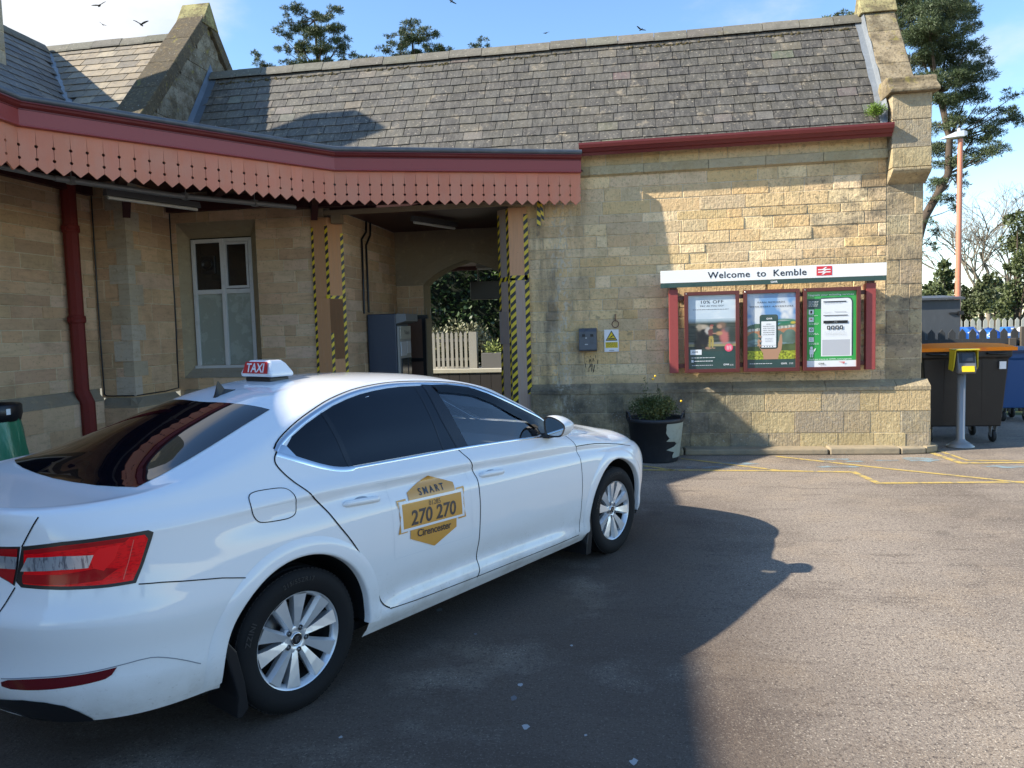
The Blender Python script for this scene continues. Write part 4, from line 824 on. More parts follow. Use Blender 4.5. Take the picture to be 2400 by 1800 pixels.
mb = patch([(1.20, 1.385), (1.319, 1.378), (1.477, 1.352), (1.622, 1.292), (1.768, 1.210), (1.9, 1.14), (1.98, 1.075), (1.955, 1.040), (1.873, 1.098), (1.768, 1.152), (1.622, 1.240), (1.477, 1.302), (1.319, 1.330), (1.212, 1.344)], off=.012, sp=.025)
mb.build('wind_deflector', glass_mat('smoked acrylic', (.10, .09, .085), 1.45), CAR, local=True)
mb = MB(); ribbon(RAIL[:], w=.020, off=.003, raise_=.006, mb=mb, smooth=1, wf=lambda t: .024-.006*t); ribbon(BELT, w=.016, off=.003, raise_=.005, mb=mb, smooth=1, wf=lambda t: .034-.040*t if t < .12 else .030-.012*(t-.12) if t < .2 else .017)
patch([(.013, 1.176), (.05, 1.206), (.075, 1.192), (.10, 1.150), (.11, 1.133), (.06, 1.152)], off=.0045, sp=.01, mb=mb)
mb.build('window_trim', mchrome, CAR, local=True)
mb = MB(); ribbon([(p[0]-.006, p[1]+.013) for p in RAIL], w=.007, off=.003, mb=mb, smooth=1); mb.build('roof_seal', mgap, CAR, local=True)
# windscreen, rear glass
W2 = WSCR[:7]+[(1.385, 0)]+[(p[0], -p[1]) for p in WSCR[6::-1]]+[(2.27, .55), (2.32, .3), (2.34, 0), (2.32, -.3), (2.27, -.55)]
ws = patch([(p[0], p[1], 1.2) for p in W2], n=Vector((.35, 0, 1)), off=.0015, sp=.05, mir=True).build('windscreen', glass_mat('windscreen glass', (.80, .88, .86), 1.5), CAR, local=True)
RGL = [(-.60, -.648), (-.50, -.624), (-.407, -.603), (-.21, -.571), (.015, -.533), (.205, -.506), (.197, -.45), (.17, -.276), (.150, -.069), (.148, 0)]
RGB = [(-.672, 0), (-.667, -.2), (-.652, -.40), (-.63, -.54)]
R2 = RGL+[(p[0], -p[1]) for p in RGL[-2::-1]]+[(p[0], -p[1]) for p in RGB[::-1]]+RGB[1:]
mb = patch([(p[0], p[1], 1.2) for p in R2], n=TOPN, off=.002, sp=.04, mir=True); mb.build('rear_window', mpriv, CAR, local=True)
# tail lamp: housing, red lens, clear reversing lens
mlred = M('red lamp lens', (.92, .003, .010), .15, spec=.25, coat=.10, layers=((60, (.45, .002, .006), .50, .66, .7, (1, .2, 3)),)); mldk = M('dark red lamp lens', (.38, .002, .008), .15, spec=.25, coat=.10)
mlclr = M('clear lamp lens', (.62, .64, .68), .12, spec=.8, coat=1.0, metal=.6, layers=((60, (.12, .12, .16), .5, .6, .8, (2, 1, .3)),))
LAMP = [(-.969, -.571, .954), (-.886, -.709, .972), (-.767, -.814, .980), (-.643, -.867, .982), (-.626, -.873, .971), (-.633, -.872, .949), (-.671, -.871, .857), (-.703, -.871, .794), (-.786, -.829, .793), (-.902, -.721, .797), (-.984, -.578, .803), (-.991, -.551, .823)]
def scale3(P, k, dz=0): 
    c = sum((Vector(p) for p in P), Vector())/len(P); return [Vector(p)+(c-Vector(p))*k for p in P]
lampo = patch(LAMP, n=REARC, off=.002, sp=.02).build('tail_lamp', mblack, CAR, local=True); lampo['label'] = 'red wraparound tail lamp with clear reversing lens'
INN = [(-.962, -.578, .940), (-.880, -.709, .958), (-.767, -.808, .966), (-.655, -.862, .968), (-.645, -.866, .950), (-.682, -.866, .857), (-.711, -.866, .806), (-.786, -.826, .805), (-.902, -.718, .810), (-.975, -.583, .816)]
patch(INN, n=REARC, off=.004, sp=.02).build('lens', mlred, lampo, local=True)
mb = patch([(-.972, -.575, .850), (-.89, -.71, .852), (-.80, -.80, .868), (-.745, -.835, .857), (-.80, -.815, .822), (-.902, -.718, .814), (-.976, -.58, .820)], n=REARC, off=.0052, sp=.02)
patch([(-.962, -.578, .940), (-.880, -.709, .957), (-.767, -.808, .965), (-.70, -.845, .966), (-.72, -.84, .952), (-.80, -.79, .948), (-.89, -.70, .940), (-.963, -.58, .925)], n=REARC, off=.0052, sp=.02, mb=mb); mb.build('lens', mldk, lampo, local=True)
patch([(-.977, -.570, .861), (-.960, -.597, .914), (-.890, -.709, .920), (-.810, -.789, .917), (-.828, -.781, .871), (-.894, -.712, .869)], n=REARC, off=.006, sp=.015).build('reversing_lens', mlclr, lampo, local=True)
mb = MB(); ribbon([(-.655, -.862, .962), (-.675, -.866, .89), (-.70, -.866, .812)][:0] or [(-.690, -.85, .955), (-.712, -.85, .885), (-.738, -.85, .815)], n=REARC, w=.0025, off=.006, mb=mb, sp=.02); mb.build('lens_line', M('lamp highlight line', (.8, .12, .10), .2), lampo, local=True)
patch([(-.826, -.79, .905), (-.795, -.80, .938), (-.735, -.835, .945), (-.755, -.83, .895), (-.79, -.815, .855), (-.815, -.79, .868)], n=REARC, off=.0058, sp=.015).build('lens', M('bright red lamp lens', (.98, .010, .016), .15, coat=.10, spec=.25), lampo, local=True)
LL = [(-1.040, 0.0, .945), (-1.040, -.30, .945), (-1.012, -.455, .945), (-.973, -.566, .953), (-.994, -.551, .823), (-.996, -.549, .806), (-1.003, -.519, .818), (-1.018, -.465, .834), (-1.040, -.34, .85)]
LL = [(-1.03, -.36, .945)]+LL[2:8]+[(-1.03, -.36, .85)]
tl2 = patch(LL, n=Vector((-.9, -.4, 0)), off=.002, sp=.02).build('tail_lamp', mblack, CAR, local=True); tl2['label'] = 'inner piece of the tail lamp on the boot lid'
patch(scale3(LL, .10), n=Vector((-.9, -.4, 0)), off=.004, sp=.02).build('lens', mldk, tl2, local=True)
patch([(-1.03, -.40, .912), (-.983, -.558, .914), (-.992, -.554, .868), (-1.03, -.40, .862)], n=Vector((-.9, -.4, 0)), off=.006, sp=.02).build('reversing_lens', mlclr, tl2, local=True)
# bumper: reflector, black valance, crease
REFL = smooth_poly([Vector(p) for p in [(-1.046, -.496, .452), (-.993, -.629, .469), (-.927, -.73, .477), (-.851, -.806, .483), (-.785, -.852, .491), (-.803, -.835, .456), (-.851, -.80, .446), (-.89, -.764, .440), (-.976, -.645, .426), (-1.041, -.49, .418)]], 1)
patch(REFL, n=REARC, off=.003, sp=.02).build('reflector', M('dark red reflector', (.13, .006, .010), .2, coat=.6), CAR, local=True)
VAL = [(-1.045, -.20, .352), (-1.043, -.44, .358), (-1.003, -.565, .377), (-.96, -.648, .374), (-.914, -.705, .357), (-.875, -.73, .325), (-.845, -.75, .285), (-.83, -.75, .262), (-.95, -.55, .25), (-1.05, -.20, .25)]
mb = patch(VAL, n=REARC, off=.004, sp=.025); mb.add([(v[0], -v[1], v[2]) for v in list(mb.v)], [f[::-1] for f in list(mb.f)], sm=True); mb.add([mb.v[0], mb.v[0]], []) if False else None; mb.build('rear_valance', mblack, CAR, local=True)
mb = MB(); ribbon([(-1.046, -.496, .456), (-.993, -.629, .473), (-.927, -.73, .481), (-.851, -.806, .487), (-.786, -.853, .495), (-.692, -.893, .502), (-.64, -.905, .490), (-.566, -.913, .455), (-.49, -.911, .41)], n=REARC*.5+SIDE*.5, w=.004, off=.0018, mb=mb, smooth=1); mb.build('bumper_crease', M('bumper crease shade', (.25, .27, .30), .5), CAR, local=True)
# underbody
mb = MB(); mb.box((-.42, -.78, .21), (3.3, .78, .25)); mb.box((-.80, -.60, .27), (-.42, .60, .42)); mb.build('underbody', mwell, CAR, local=True)
# wheel arches: flared lips and dark wells
for cx, cz in (RA, FA):
    mb = MB(); rr = [(.386, -.030), (.389, .002), (.393, .0075), (.402, .0090), (.440, .0085), (.456, .0055), (.470, .0005)]; n = 54; vs = []; a0, a1 = (-7, 187) if cx < 1 else (-12, 190)
    for i in range(n+1):
        a = math.radians(lerp(a0, a1, i/n))
        for r_, o_ in rr:
            h, q = cast((cx+r_*math.cos(a), -.9, cz+r_*math.sin(a)), SIDE); q2 = Vector((0, -1, 0)); vs.append(Vector((cx+r_*math.cos(a), h.y, cz+r_*math.sin(a)))+q2*o_)
    m = len(rr); fs = [(i*m+k, i*m+k+1, (i+1)*m+k+1, (i+1)*m+k) for i in range(n) for k in range(m-1)]
    mb.add(vs, fs, sm=True); mb.build('wheel_arch_lip', mpaint, CAR, local=True)
    mb = MB(); mb.add([(v[0], -v[1], v[2]) for v in vs], [f[::-1] for f in fs], sm=True); mb.build('wheel_arch_lip', mpaint, CAR, local=True)
    mb = MB()
    for sg_ in (-1, 1):
        pr = [(.0, .50*sg_), (.40, .50*sg_), (.405, .60*sg_), (.394, .88*sg_)]; n_ = 24; vs = [(cx+r_*math.cos(lerp(-.12, PI+.12, i/n_)), y_, cz+r_*math.sin(lerp(-.12, PI+.12, i/n_))) for r_, y_ in pr for i in range(n_+1)]
        mb = MB(); mb.add(vs, [(j*(n_+1)+i, j*(n_+1)+i+1, (j+1)*(n_+1)+i+1, (j+1)*(n_+1)+i) for j in range(3) for i in range(n_)], sm=True); mb.build('wheel_well', mwell, CAR, local=True)
# mud flaps
for x0, x1, zb_ in ((-.355, -.335, .115), (2.455, 2.475, .10)):
    pr = [(-.40, .50), (-.36, .32), (-.335, .20), (-.345, zb_), (-.325, zb_-.005), (-.29, .14), (-.30, .25), (-.33, .40)] if x0 < 0 else [(2.43, .42), (2.425, .26), (2.40, .18), (2.39, zb_), (2.45, zb_), (2.47, .22), (2.46, .36)]
    mb = MB(); mb.prism([(p[0], -.915, p[1]) for p in pr], (0, .24, 0)); mb.build('mud_flap', mblack, CAR, local=True, bevel=.006)
# ------------------------------------------------------------------ wheels
def make_wheel(x, spin, visible=True):
    T = Matrix.Translation((x, -.786, RAD))
    w_ = bpy.data.objects.new('wheel', None); COL.objects.link(w_); w_.parent = CAR; w_.location = (x, -.786, RAD); w_.empty_display_size = .1
    tp = [(.214, -.088), (.222, -.100), (.236, -.104), (.262, -.1135), (.285, -.112), (.300, -.107), (.3115, -.100), (.3205, -.090), (.3245, -.078), (.3255, -.062), (.3185, -.060), (.3185, -.054), (.3262, -.052), (.3266, -.006), (.319, -.004), (.319, .004), (.3266, .006), (.3262, .052), (.3185, .054), (.3185, .060), (.3255, .062), (.3245, .078), (.31, .102), (.27, .113), (.222, .10), (.214, .088)]
    tp += [(.2, 0)]
    mb = MB(); mb.lathe(tp, 72, axis='y', closed=True)
    for i in range(84):                                     # shoulder tread blocks
        a = 2*PI*i/84; R_ = Matrix.Rotation(a, 4, 'Y'); mb.box((-.0085, -.0885, .3165), (.0085, -.066, .3257), T=R_)
    ty = mb.build('tyre', mrub, w_, local=True)
    tx = MB(); vs, fs = text_mesh('215/55ZR17', .030, .01, 1.15); rr = .283
    tx.add([(math.sin(v[0]/rr)*(rr-.012+v[1]), -.1155, math.cos(v[0]/rr)*(rr-.012+v[1])) for v in vs], fs)
    tx.build('sidewall_lettering', M('tyre lettering', (.024, .024, .026), .6), ty, local=True); tx = MB()
    vs, fs = text_mesh('ZZINI', .036, .015, 1.15); R5 = Matrix.Rotation(math.radians(-66), 3, 'Y')
    tx.add([R5 @ Vector((math.sin(v[0]/rr)*(rr-.014+v[1]), -.1155, math.cos(v[0]/rr)*(rr-.014+v[1]))) for v in vs], fs)
    tx.build('sidewall_lettering', M('tyre lettering', (.024, .024, .026), .6), ty, local=True)
    mb = MB(); mb.lathe([(.200, .08), (.200, -.07), (.209, -.085), (.214, -.092), (.222, -.099), (.229, -.1005), (.2315, -.098), (.229, -.09), (.205, .08)], 72, axis='y')
    R0 = Matrix.Rotation(spin, 4, 'Y')
    for i in range(10):
        a = 2*PI*i/10; R_ = R0 @ Matrix.Rotation(a, 4, 'Y'); sk = .004 if i % 2 else -.004; s2 = 1 if i % 2 else -1
        # blade: two facets along a ridge; inner end at the hub, outer end at the lip
        def P(u, r, y): return R_ @ Vector((u, y, r))
        secs = []
        for r_, wl, wr, ridge, y0 in ((.050, -.016, .016, .004, -.072), (.085, -.020, .020, .006, -.079), (.150, -.029, .029, .010, -.087), (.210, -.039, .039, .013, -.092)):
            o_ = sk*(r_-.05)/.157*1.6
            secs.append([P(o_+wl, r_, y0+(.018 if s2 > 0 else 0)+.002), P(o_+wl+ (0.010 if s2 > 0 else (wr-wl)-.012), r_, y0-.004), P(o_+wr, r_, y0+(0 if s2 > 0 else .018)+.002), P(o_+wr*.8, r_, y0+.05), P(o_+wl*.8, r_, y0+.05)])
        vs = [p for s_ in secs for p in s_]; fs = []
        for q in range(3):
            for k in range(5): fs.append((q*5+k, q*5+(k+1) % 5, (q+1)*5+(k+1) % 5, (q+1)*5+k))
        mb.add(vs, fs, 0)
    mb.lathe([(0, -.066), (.030, -.066), (.032, -.074), (.060, -.0735), (.070, -.066), (.074, -.03)], 40, axis='y')
    rim = mb.build('rim', malloy, w_, local=True)
    mb = MB(); mb.lathe([(0, .03), (.19, .03), (.199, .05), (.199, -.06)], 40, axis='y', mi=0); 
    for i in range(5):
        c0 = R0 @ Matrix.Rotation(2*PI*(i+.25)/5, 4, 'Y') @ Vector((0, 0, .052)); mb.lathe([(0, -.0745), (.0115, -.0745)], 16, T=Matrix.Translation((c0.x, 0, c0.z)), axis='y', mi=0)
    mb.build('wheel_shadow_disc', mwell, rim, local=True)
    for i in range(5):
        mb = MB(); c0 = R0 @ Matrix.Rotation(2*PI*(i+.25)/5, 4, 'Y') @ Vector((0, 0, .052)); mb.lathe([(.0115, -.073), (.0118, -.0768), (.0135, -.0768), (.0138, -.07)], 16, T=Matrix.Translation((c0.x, 0, c0.z)), axis='y')
        mb.lathe([(0, -.0752), (.0068, -.0752), (.007, -.07)], 6, T=Matrix.Translation((c0.x, 0, c0.z)), axis='y'); mb.build('wheel_bolt', M('bolt steel', (.25, .25, .26), .35, metal=.8), rim, local=True)
    mb = MB(); mb.lathe([(.02, .02), (.145, .02), (.145, .028), (.02, .028)], 40, axis='y'); mb.build('brake_disc', M('brake steel', (.18, .17, .165), .4, metal=.8), w_, local=True)
    mb = MB(); mb.lathe([(0, -.078), (.024, -.0775), (.0245, -.0785), (.029, -.0785), (.031, -.074)], 28, axis='y', mi=1)
    mb.lathe([(0, -.0788), (.0235, -.0783)], 28, axis='y', mi=0)
    for pl in ([(-.010, -.014), (-.004, -.016), (.004, .004), (.012, .012), (.0, .017), (-.010, .012)], [(.002, -.014), (.008, -.010), (.012, .004), (.006, .002)]): mb.add([(p[0], -.0793, p[1]) for p in pl], [tuple(range(len(pl)))], 1)
    mb.build('hub_cap', [mblack, mchrome], rim, local=True)
    return w_
wheel_r = make_wheel(0.0, math.radians(8)); wheel_f = make_wheel(2.841, math.radians(30))
for w0 in (wheel_r, wheel_f):
    def cpw(o, par):
        c = o.copy(); COL.objects.link(c); c.parent = par
        for ch in o.children: cpw(ch, c)
        return c
    c = cpw(w0, CAR); c.location.y = .786; c.rotation_euler = (0, 0, PI)
# ------------------------------------------------------------------ mirrors, aerial, cabin
for sg_ in (-1, 1):
    mb = MB(); oc = [(-.868, 1.118), (-.905, 1.138), (-.965, 1.128), (-1.022, 1.100), (-1.046, 1.074), (-1.024, 1.020), (-.995, 1.000), (-.905, 1.000), (-.880, 1.012)]
    oc = [(p.x, p.y) for p in smooth_poly([Vector((a, b)) for a, b in oc], 2)]; cy_ = sum(p[0] for p in oc)/len(oc); cz_ = sum(p[1] for p in oc)/len(oc); k = len(oc)
    rings = [(1.965, 1.0), (1.985, 1.03), (2.03, 1.02), (2.08, .90), (2.115, .66), (2.13, .30)]
    vs = [(x_, sg_*-1*(cy_+(p[0]-cy_)*s_), cz_+(p[1]-cz_)*s_) for x_, s_ in rings for p in oc]
    mb.add(vs, [(i*k+j, i*k+(j+1) % k, (i+1)*k+(j+1) % k, (i+1)*k+j) for i in range(5) for j in range(k)]+[tuple(range(5*k, 6*k))], 0, sm=True)
    mir = mb.build('mirror', mpaint, CAR, local=True)
    mb = MB(); mb.add([(1.964, sg_*-1*(cy_+(p[0]-cy_)*1.0), cz_+(p[1]-cz_)*1.0) for p in oc]+[(1.968, sg_*-1*(cy_+(p[0]-cy_)*.82), cz_+(p[1]-cz_)*.82) for p in oc], [(j, (j+1) % k, k+(j+1) % k, k+j) for j in range(k)])
    mb.box((1.985, min(sg_*.80, sg_*.90), .985), (2.07, max(sg_*.80, sg_*.90), 1.015)); mb.build('mirror_surround', mblack, mir, local=True)
    mb = MB(); mb.add([(1.9675, sg_*-1*(cy_+(p[0]-cy_)*.88), cz_+(p[1]-cz_)*.88) for p in oc], [tuple(range(k))]); mb.build('mirror_glass', M('mirror glass', (.55, .60, .62), .03, metal=1.0), mir, local=True)
mb = MB(); h0 = cast((.2, -.02, 1.4), Vector((0, 0, 1)))[0].z
fr = [(.155, h0-.01, .022), (.165, h0+.020, .018), (.178, h0+.072, .004), (.186, h0+.070, .004), (.215, h0+.030, .012), (.27, h0+.022, .018), (.315, h0+.015, .015), (.33, h0, .008)]
vs = []
for x_, z_, w_ in fr: vs += [(x_, -.02-w_, cast((x_, -.02, 1.4), Vector((0, 0, 1)))[0].z-.003), (x_, -.02-w_*.35, z_), (x_, -.02+w_*.35, z_), (x_, -.02+w_, cast((x_, -.02, 1.4), Vector((0, 0, 1)))[0].z-.003)]
mb.add(vs, [(i*4+k, i*4+k+1, (i+1)*4+k+1, (i+1)*4+k) for i in range(len(fr)-1) for k in range(3)]+[(0, 1, 2, 3), tuple(range(len(vs)-4, len(vs)))], sm=False); mb.build('roof_aerial', mblack, CAR, local=True)
mseat = M('dark seat cloth', (.07, .07, .075), .9)
for y in (-.36, .36):
    mb = MB(); mb.box((.95, y-.24, .42), (1.50, y+.24, .58)); mb.box((0, -.23, 0), (.16, .23, .62), T=Matrix.Translation((.88, y, .55)) @ Matrix.Rotation(-.28, 4, 'Y')); mb.box((0, -.13, 0), (.11, .13, .19), T=Matrix.Translation((.72, y, 1.19)) @ Matrix.Rotation(-.2, 4, 'Y'))
    mb.build('seat', mseat, CAR, local=True, bevel=.04)
mb = MB(); mb.box((1.70, -.74, .62), (2.30, .74, .93)); mb.box((1.62, -.55, .80), (1.75, -.18, .965)); mb.build('dashboard', M('dash plastic', (.10, .105, .11), .5), CAR, local=True, bevel=.04)
mb = MB(); T = Matrix.Translation((1.52, -.36, .955)) @ Matrix.Rotation(math.radians(65), 4, 'Y'); ring = [(T @ Vector((.185*math.cos(2*PI*i/28), .185*math.sin(2*PI*i/28), 0))) for i in range(29)]
mb.tube(ring, .0145, 8, caps=False); mb.box((-.17, -.02, -.01), (.17, .02, .02), T=T); mb.box((-.02, -.17, -.01), (.02, .0, .02), T=T); mb.lathe([(0, .03), (.06, .025), (.075, 0)], 16, T=T); mb.build('steering_wheel', M('wheel leather', (.03, .03, .032), .5), CAR, local=True)
mb = MB(); mb.box((1.40, -.10, 1.31), (1.43, .10, 1.37)); mb.tube([(1.42, 0, 1.37), (1.46, 0, 1.42)], .008); mb.build('rear_view_mirror', mblack, CAR, local=True)
# ------------------------------------------------------------------ badge on the rear door
mamb = M('amber vinyl', (.62, .30, .045), .35, coat=.6); mdkv = M('dark vinyl lettering', (.018, .020, .028), .4, coat=.5); mwv = M('white vinyl', (.80, .81, .82), .35, coat=.5)
badge = patch([(.668, .640), (.844, .561), (1.022, .620), (1.022, .82), (1.038, .868), (.854, .943), (.668, .838)][0:0] or [(.668, .640), (.845, .560), (1.022, .624), (1.034, .868), (.856, .938), (.680, .874)], off=.0046, sp=.012).build('door_badge', mamb, rdoor, local=True); badge['label'] = 'amber hexagonal badge with a telephone number'
def shear_z(x): return (x-.845)*(-.006/.45)
mb = MB(); patch([(.604, .686), (1.090, .672), (1.092, .822), (.608, .838)], off=.0050, sp=.015, mb=mb); 
mb2 = MB(); patch([(.622, .699), (1.074, .684), (1.076, .808), (.624, .826)], off=.0054, sp=.015, mb=mb2)
for P in ([(1.096, .826), (1.108, .826), (1.085, .753), (1.104, .664), (1.040, .664), (1.040, .673), (1.094, .671)], [(.602, .840), (.592, .842), (.610, .764), (.586, .680), (.650, .679), (.650, .684), (.602, .684)], [(1.042, .826), (1.108, .826), (1.105, .836), (1.042, .836)], [(.592, .842), (.658, .840), (.658, .850), (.592, .850)]): patch(P, off=.0050, sp=.015, mb=mb2)
mb.build('badge_band_edge', mwv, badge, local=True) if False else None
bo = mb.build('badge_outline', mwv, rdoor, local=True); bb = mb2.build('badge_band', mamb, rdoor, local=True)
def decal(txt, x, z, size, slope=0.0, bold=.0, spacing=1.0, wx=1.0, shear=0.0):
    vs, fs = text_mesh(txt, size, bold, spacing, 'CENTER', shear, wx); out_ = []
    for a, b in vs:
        h, q = cast((x+a, -.9, z+b+slope*a), SIDE); out_.append(h+q*.0070)
    return out_, fs
for tx in (('SMART', .856, .846, .047, -.02, .020, 1.5, 1.0), ('01285', .862, .783, .037, -.03, -.004, 1.0, 1.0), ('270 270', .848, .704, .105, -.030, .022, 1.0, 1.0, .12), ('Cirencester', .846, .634, .055, -.04, .016, .98, 1.0)):
    mb = MB(); mb.add(*decal(tx[0], tx[1], tx[2], tx[3], tx[4], tx[5], tx[6], tx[7], *(tx[8:]))); mb.build('badge_lettering', mdkv, rdoor, local=True)
mb = MB(); ribbon([(.556, .955), (.556, .56), (1.155, .54), (1.165, .945), (.556, .955)], w=.0018, off=.0025, mb=mb, sp=.03); mb.build('sticker_edge', M('clear vinyl edge', (.70, .72, .74), .3, coat=.5), rdoor, local=True)
# ------------------------------------------------------------------ roof sign (its own thing, clamped on the roof)
TS = thing('taxi_sign', tuple(CAR.matrix_world @ Vector((.52, .045, 1.455))), 'white illuminated roof box with a red TAXI panel', 'taxi sign', math.radians(61.399))
def TSL(p): return (p[0]-.52, p[1]-.045, p[2]-1.455)
mb = MB(); zb_, zt = 1.478, 1.572
ring = lambda x0, x1, y0, y1, z: [TSL(p) for p in ((x0, y0, z), (x1, y0, z), (x1, y1, z), (x0, y1, z))]
vs = ring(.452, .60, -.105, .190, zb_)+ring(.450, .602, -.108, .193, zb_+.02)+ring(.468, .575, -.075, .165, zt-.02)+ring(.482, .560, -.05, .14, zt)
mb.add(vs, [(i*4+k, i*4+(k+1) % 4, (i+1)*4+(k+1) % 4, (i+1)*4+k) for i in range(3) for k in range(4)]+[(0, 1, 2, 3), (12, 13, 14, 15)], sm=False)
mb.build('housing', M('white sign plastic', (.85, .85, .86), .25, coat=.5), TS, local=True, bevel=.012)
mb = MB(); mb.box(TSL((.462, -.075, 1.450)), TSL((.588, .160, 1.476))); mb.build('base', mblack, TS, local=True, bevel=.006)
mb = MB(); fp = lambda u, w, o: TSL((.4505+.018*w/.074-o, .045+u, zb_+.020+w))
mb.add([fp(.122, .0, .004), fp(-.122, .0, .004), fp(-.106, .066, .004), fp(.106, .066, .004)], [(0, 1, 2, 3)]); pn = mb.build('panel', M('red sign panel', (.55, .015, .03), .3, coat=.5), TS, local=True)
vs, fs = text_mesh('TAXI', .070, .022, 1.0); mb = MB(); mb.add([fp(-v[0]*1.12, .008+v[1], .0052) for v in vs], fs); mb.build('lettering', M('white sign plastic'), pn, local=True)
# far-side lamps and reflector, mirrored
for src in [o for o in CAR.children if o.name.split('.')[0] in ('tail_lamp', 'reflector')]:
    def mirror(o, par):
        c = o.copy(); c.data = o.data.copy(); c.data.transform(Matrix.Scale(-1, 4, (0, 1, 0))); c.data.flip_normals(); COL.objects.link(c); c.parent = par
        for ch in list(o.children): mirror(ch, c)
    mirror(src, CAR)
# ================================================================== things by the station
def fit_text(txt, width, cap, bold=.0, spacing=1.0, shear=0.0):
    """lettering scaled to a width and a cap height, left edge at 0, baseline 0"""
    vs, fs = text_mesh(txt, 1.0, bold, spacing, 'LEFT', shear); x0 = min(v[0] for v in vs); x1 = max(v[0] for v in vs); hh = .73
    return [((v[0]-x0)*width/(x1-x0), v[1]*cap/hh) for v in vs], fs
def flat(mb, pts, y, mi=0): mb.add([(p[0], y, p[1]) for p in pts], [tuple(range(len(pts)))], mi)
def rect(mb, x0, x1, z0, z1, y, mi=0): flat(mb, [(x0, z0), (x1, z0), (x1, z1), (x0, z1)], y, mi)
def disc(mb, x, z, r, y, mi=0, n=20, rz=None): flat(mb, [(x+r*math.cos(2*PI*i/n), z+(rz or r)*math.sin(2*PI*i/n)) for i in range(n)], y, mi)
def txt(mb, s, x, z, w, cap, y, mi=0, bold=.0, spacing=1.0, centre=False, shear=0.0):
    vs, fs = fit_text(s, w, cap, bold, spacing, shear); x = x-w/2 if centre else x
    mb.add([(x+v[0], y, z+v[1]) for v in vs], fs, mi)
# --- welcome board
NB = thing('notice_board', (1.75, 10.08, 1.07), 'welcome board with three poster cases between red posts on the stone wall', 'notice board')
mpost = M('red post paint', (.30, .055, .05), .5, layers=((20, (.24, .04, .035), .5, .7, .5),)); mcase = M('dark red case paint', (.10, .018, .016), .4, coat=.2)
for x0, x1 in ((.475, .59), (2.905, 3.02)):
    mb = MB(); mb.box((x0, 10.035, 1.07), (x1, 10.13, 2.16)); p_ = mb.build('post', mpost, NB, bevel=.004)
    for b_ in (((x0+.01, 10.055, 2.162), (x1-.01, 10.14, 2.235)), ((x0+.02, 10.13, 2.08), (x1-.02, 10.245, 2.15)), ((x0+.02, 10.13, 1.12), (x1-.02, 10.245, 1.18))): mb = MB(); mb.box(*b_); mb.build('bracket', mcase, p_)
for z in (2.02, 1.13):
    mb = MB(); mb.box((.592, 10.075, z), (2.903, 10.115, z+.055)); mb.build('rail', mcase, NB, bevel=.003)
mwh = M('white enamel', (.82, .83, .83), .25, coat=.4); mdg = M('dark green enamel', (.010, .045, .040), .3, coat=.4); mink = M('dark lettering', (.012, .014, .028), .4); mlogo = M('red emblem enamel', (.62, .012, .03), .3, coat=.4)
mb = MB(); mb.box((.37, 9.995, 2.245), (3.13, 10.05, 2.405)); hd = mb.build('header_board', mwh, NB, bevel=.002); hd['label'] = 'white strip reading Welcome to Kemble'
mb = MB(); mb.box((.37, 9.993, 2.185), (3.13, 10.052, 2.242)); mb.build('green_strip', mdg, hd)
mb = MB(); txt(mb, 'Welcome  to  Kemble', .965, 2.287, 1.215, .086, 9.993, bold=.012, spacing=1.06); mb.build('lettering', mink, hd)
mb = MB(); rect(mb, 2.30, 2.485, 2.272, 2.388, 9.9925, 0); cx, cz, u = 2.3925, 2.330, .058
for s in (1, -1):
    rect(mb, cx-.075, cx+.075, cz+s*.016-.0062, cz+s*.016+.0062, 9.9915, 1)
    flat(mb, [(cx+s*p[0], cz+s*p[1]) for p in ((-.020, .022), (.004, .022), (.034, .046), (.012, .046))], 9.9913, 1)
flat(mb, [(cx+p[0], cz+p[1]) for p in ((-.030, -.010), (-.008, -.010), (.030, .010), (.008, .010))], 9.9911, 1)
mb.build('emblem', [mlogo, mwh], hd)
mb = MB(); txt(mb, 'GWR', 1.745, 2.202, .085, .026, 9.991, bold=.02, spacing=.95); mb.build('emblem_lettering', mwh, hd)
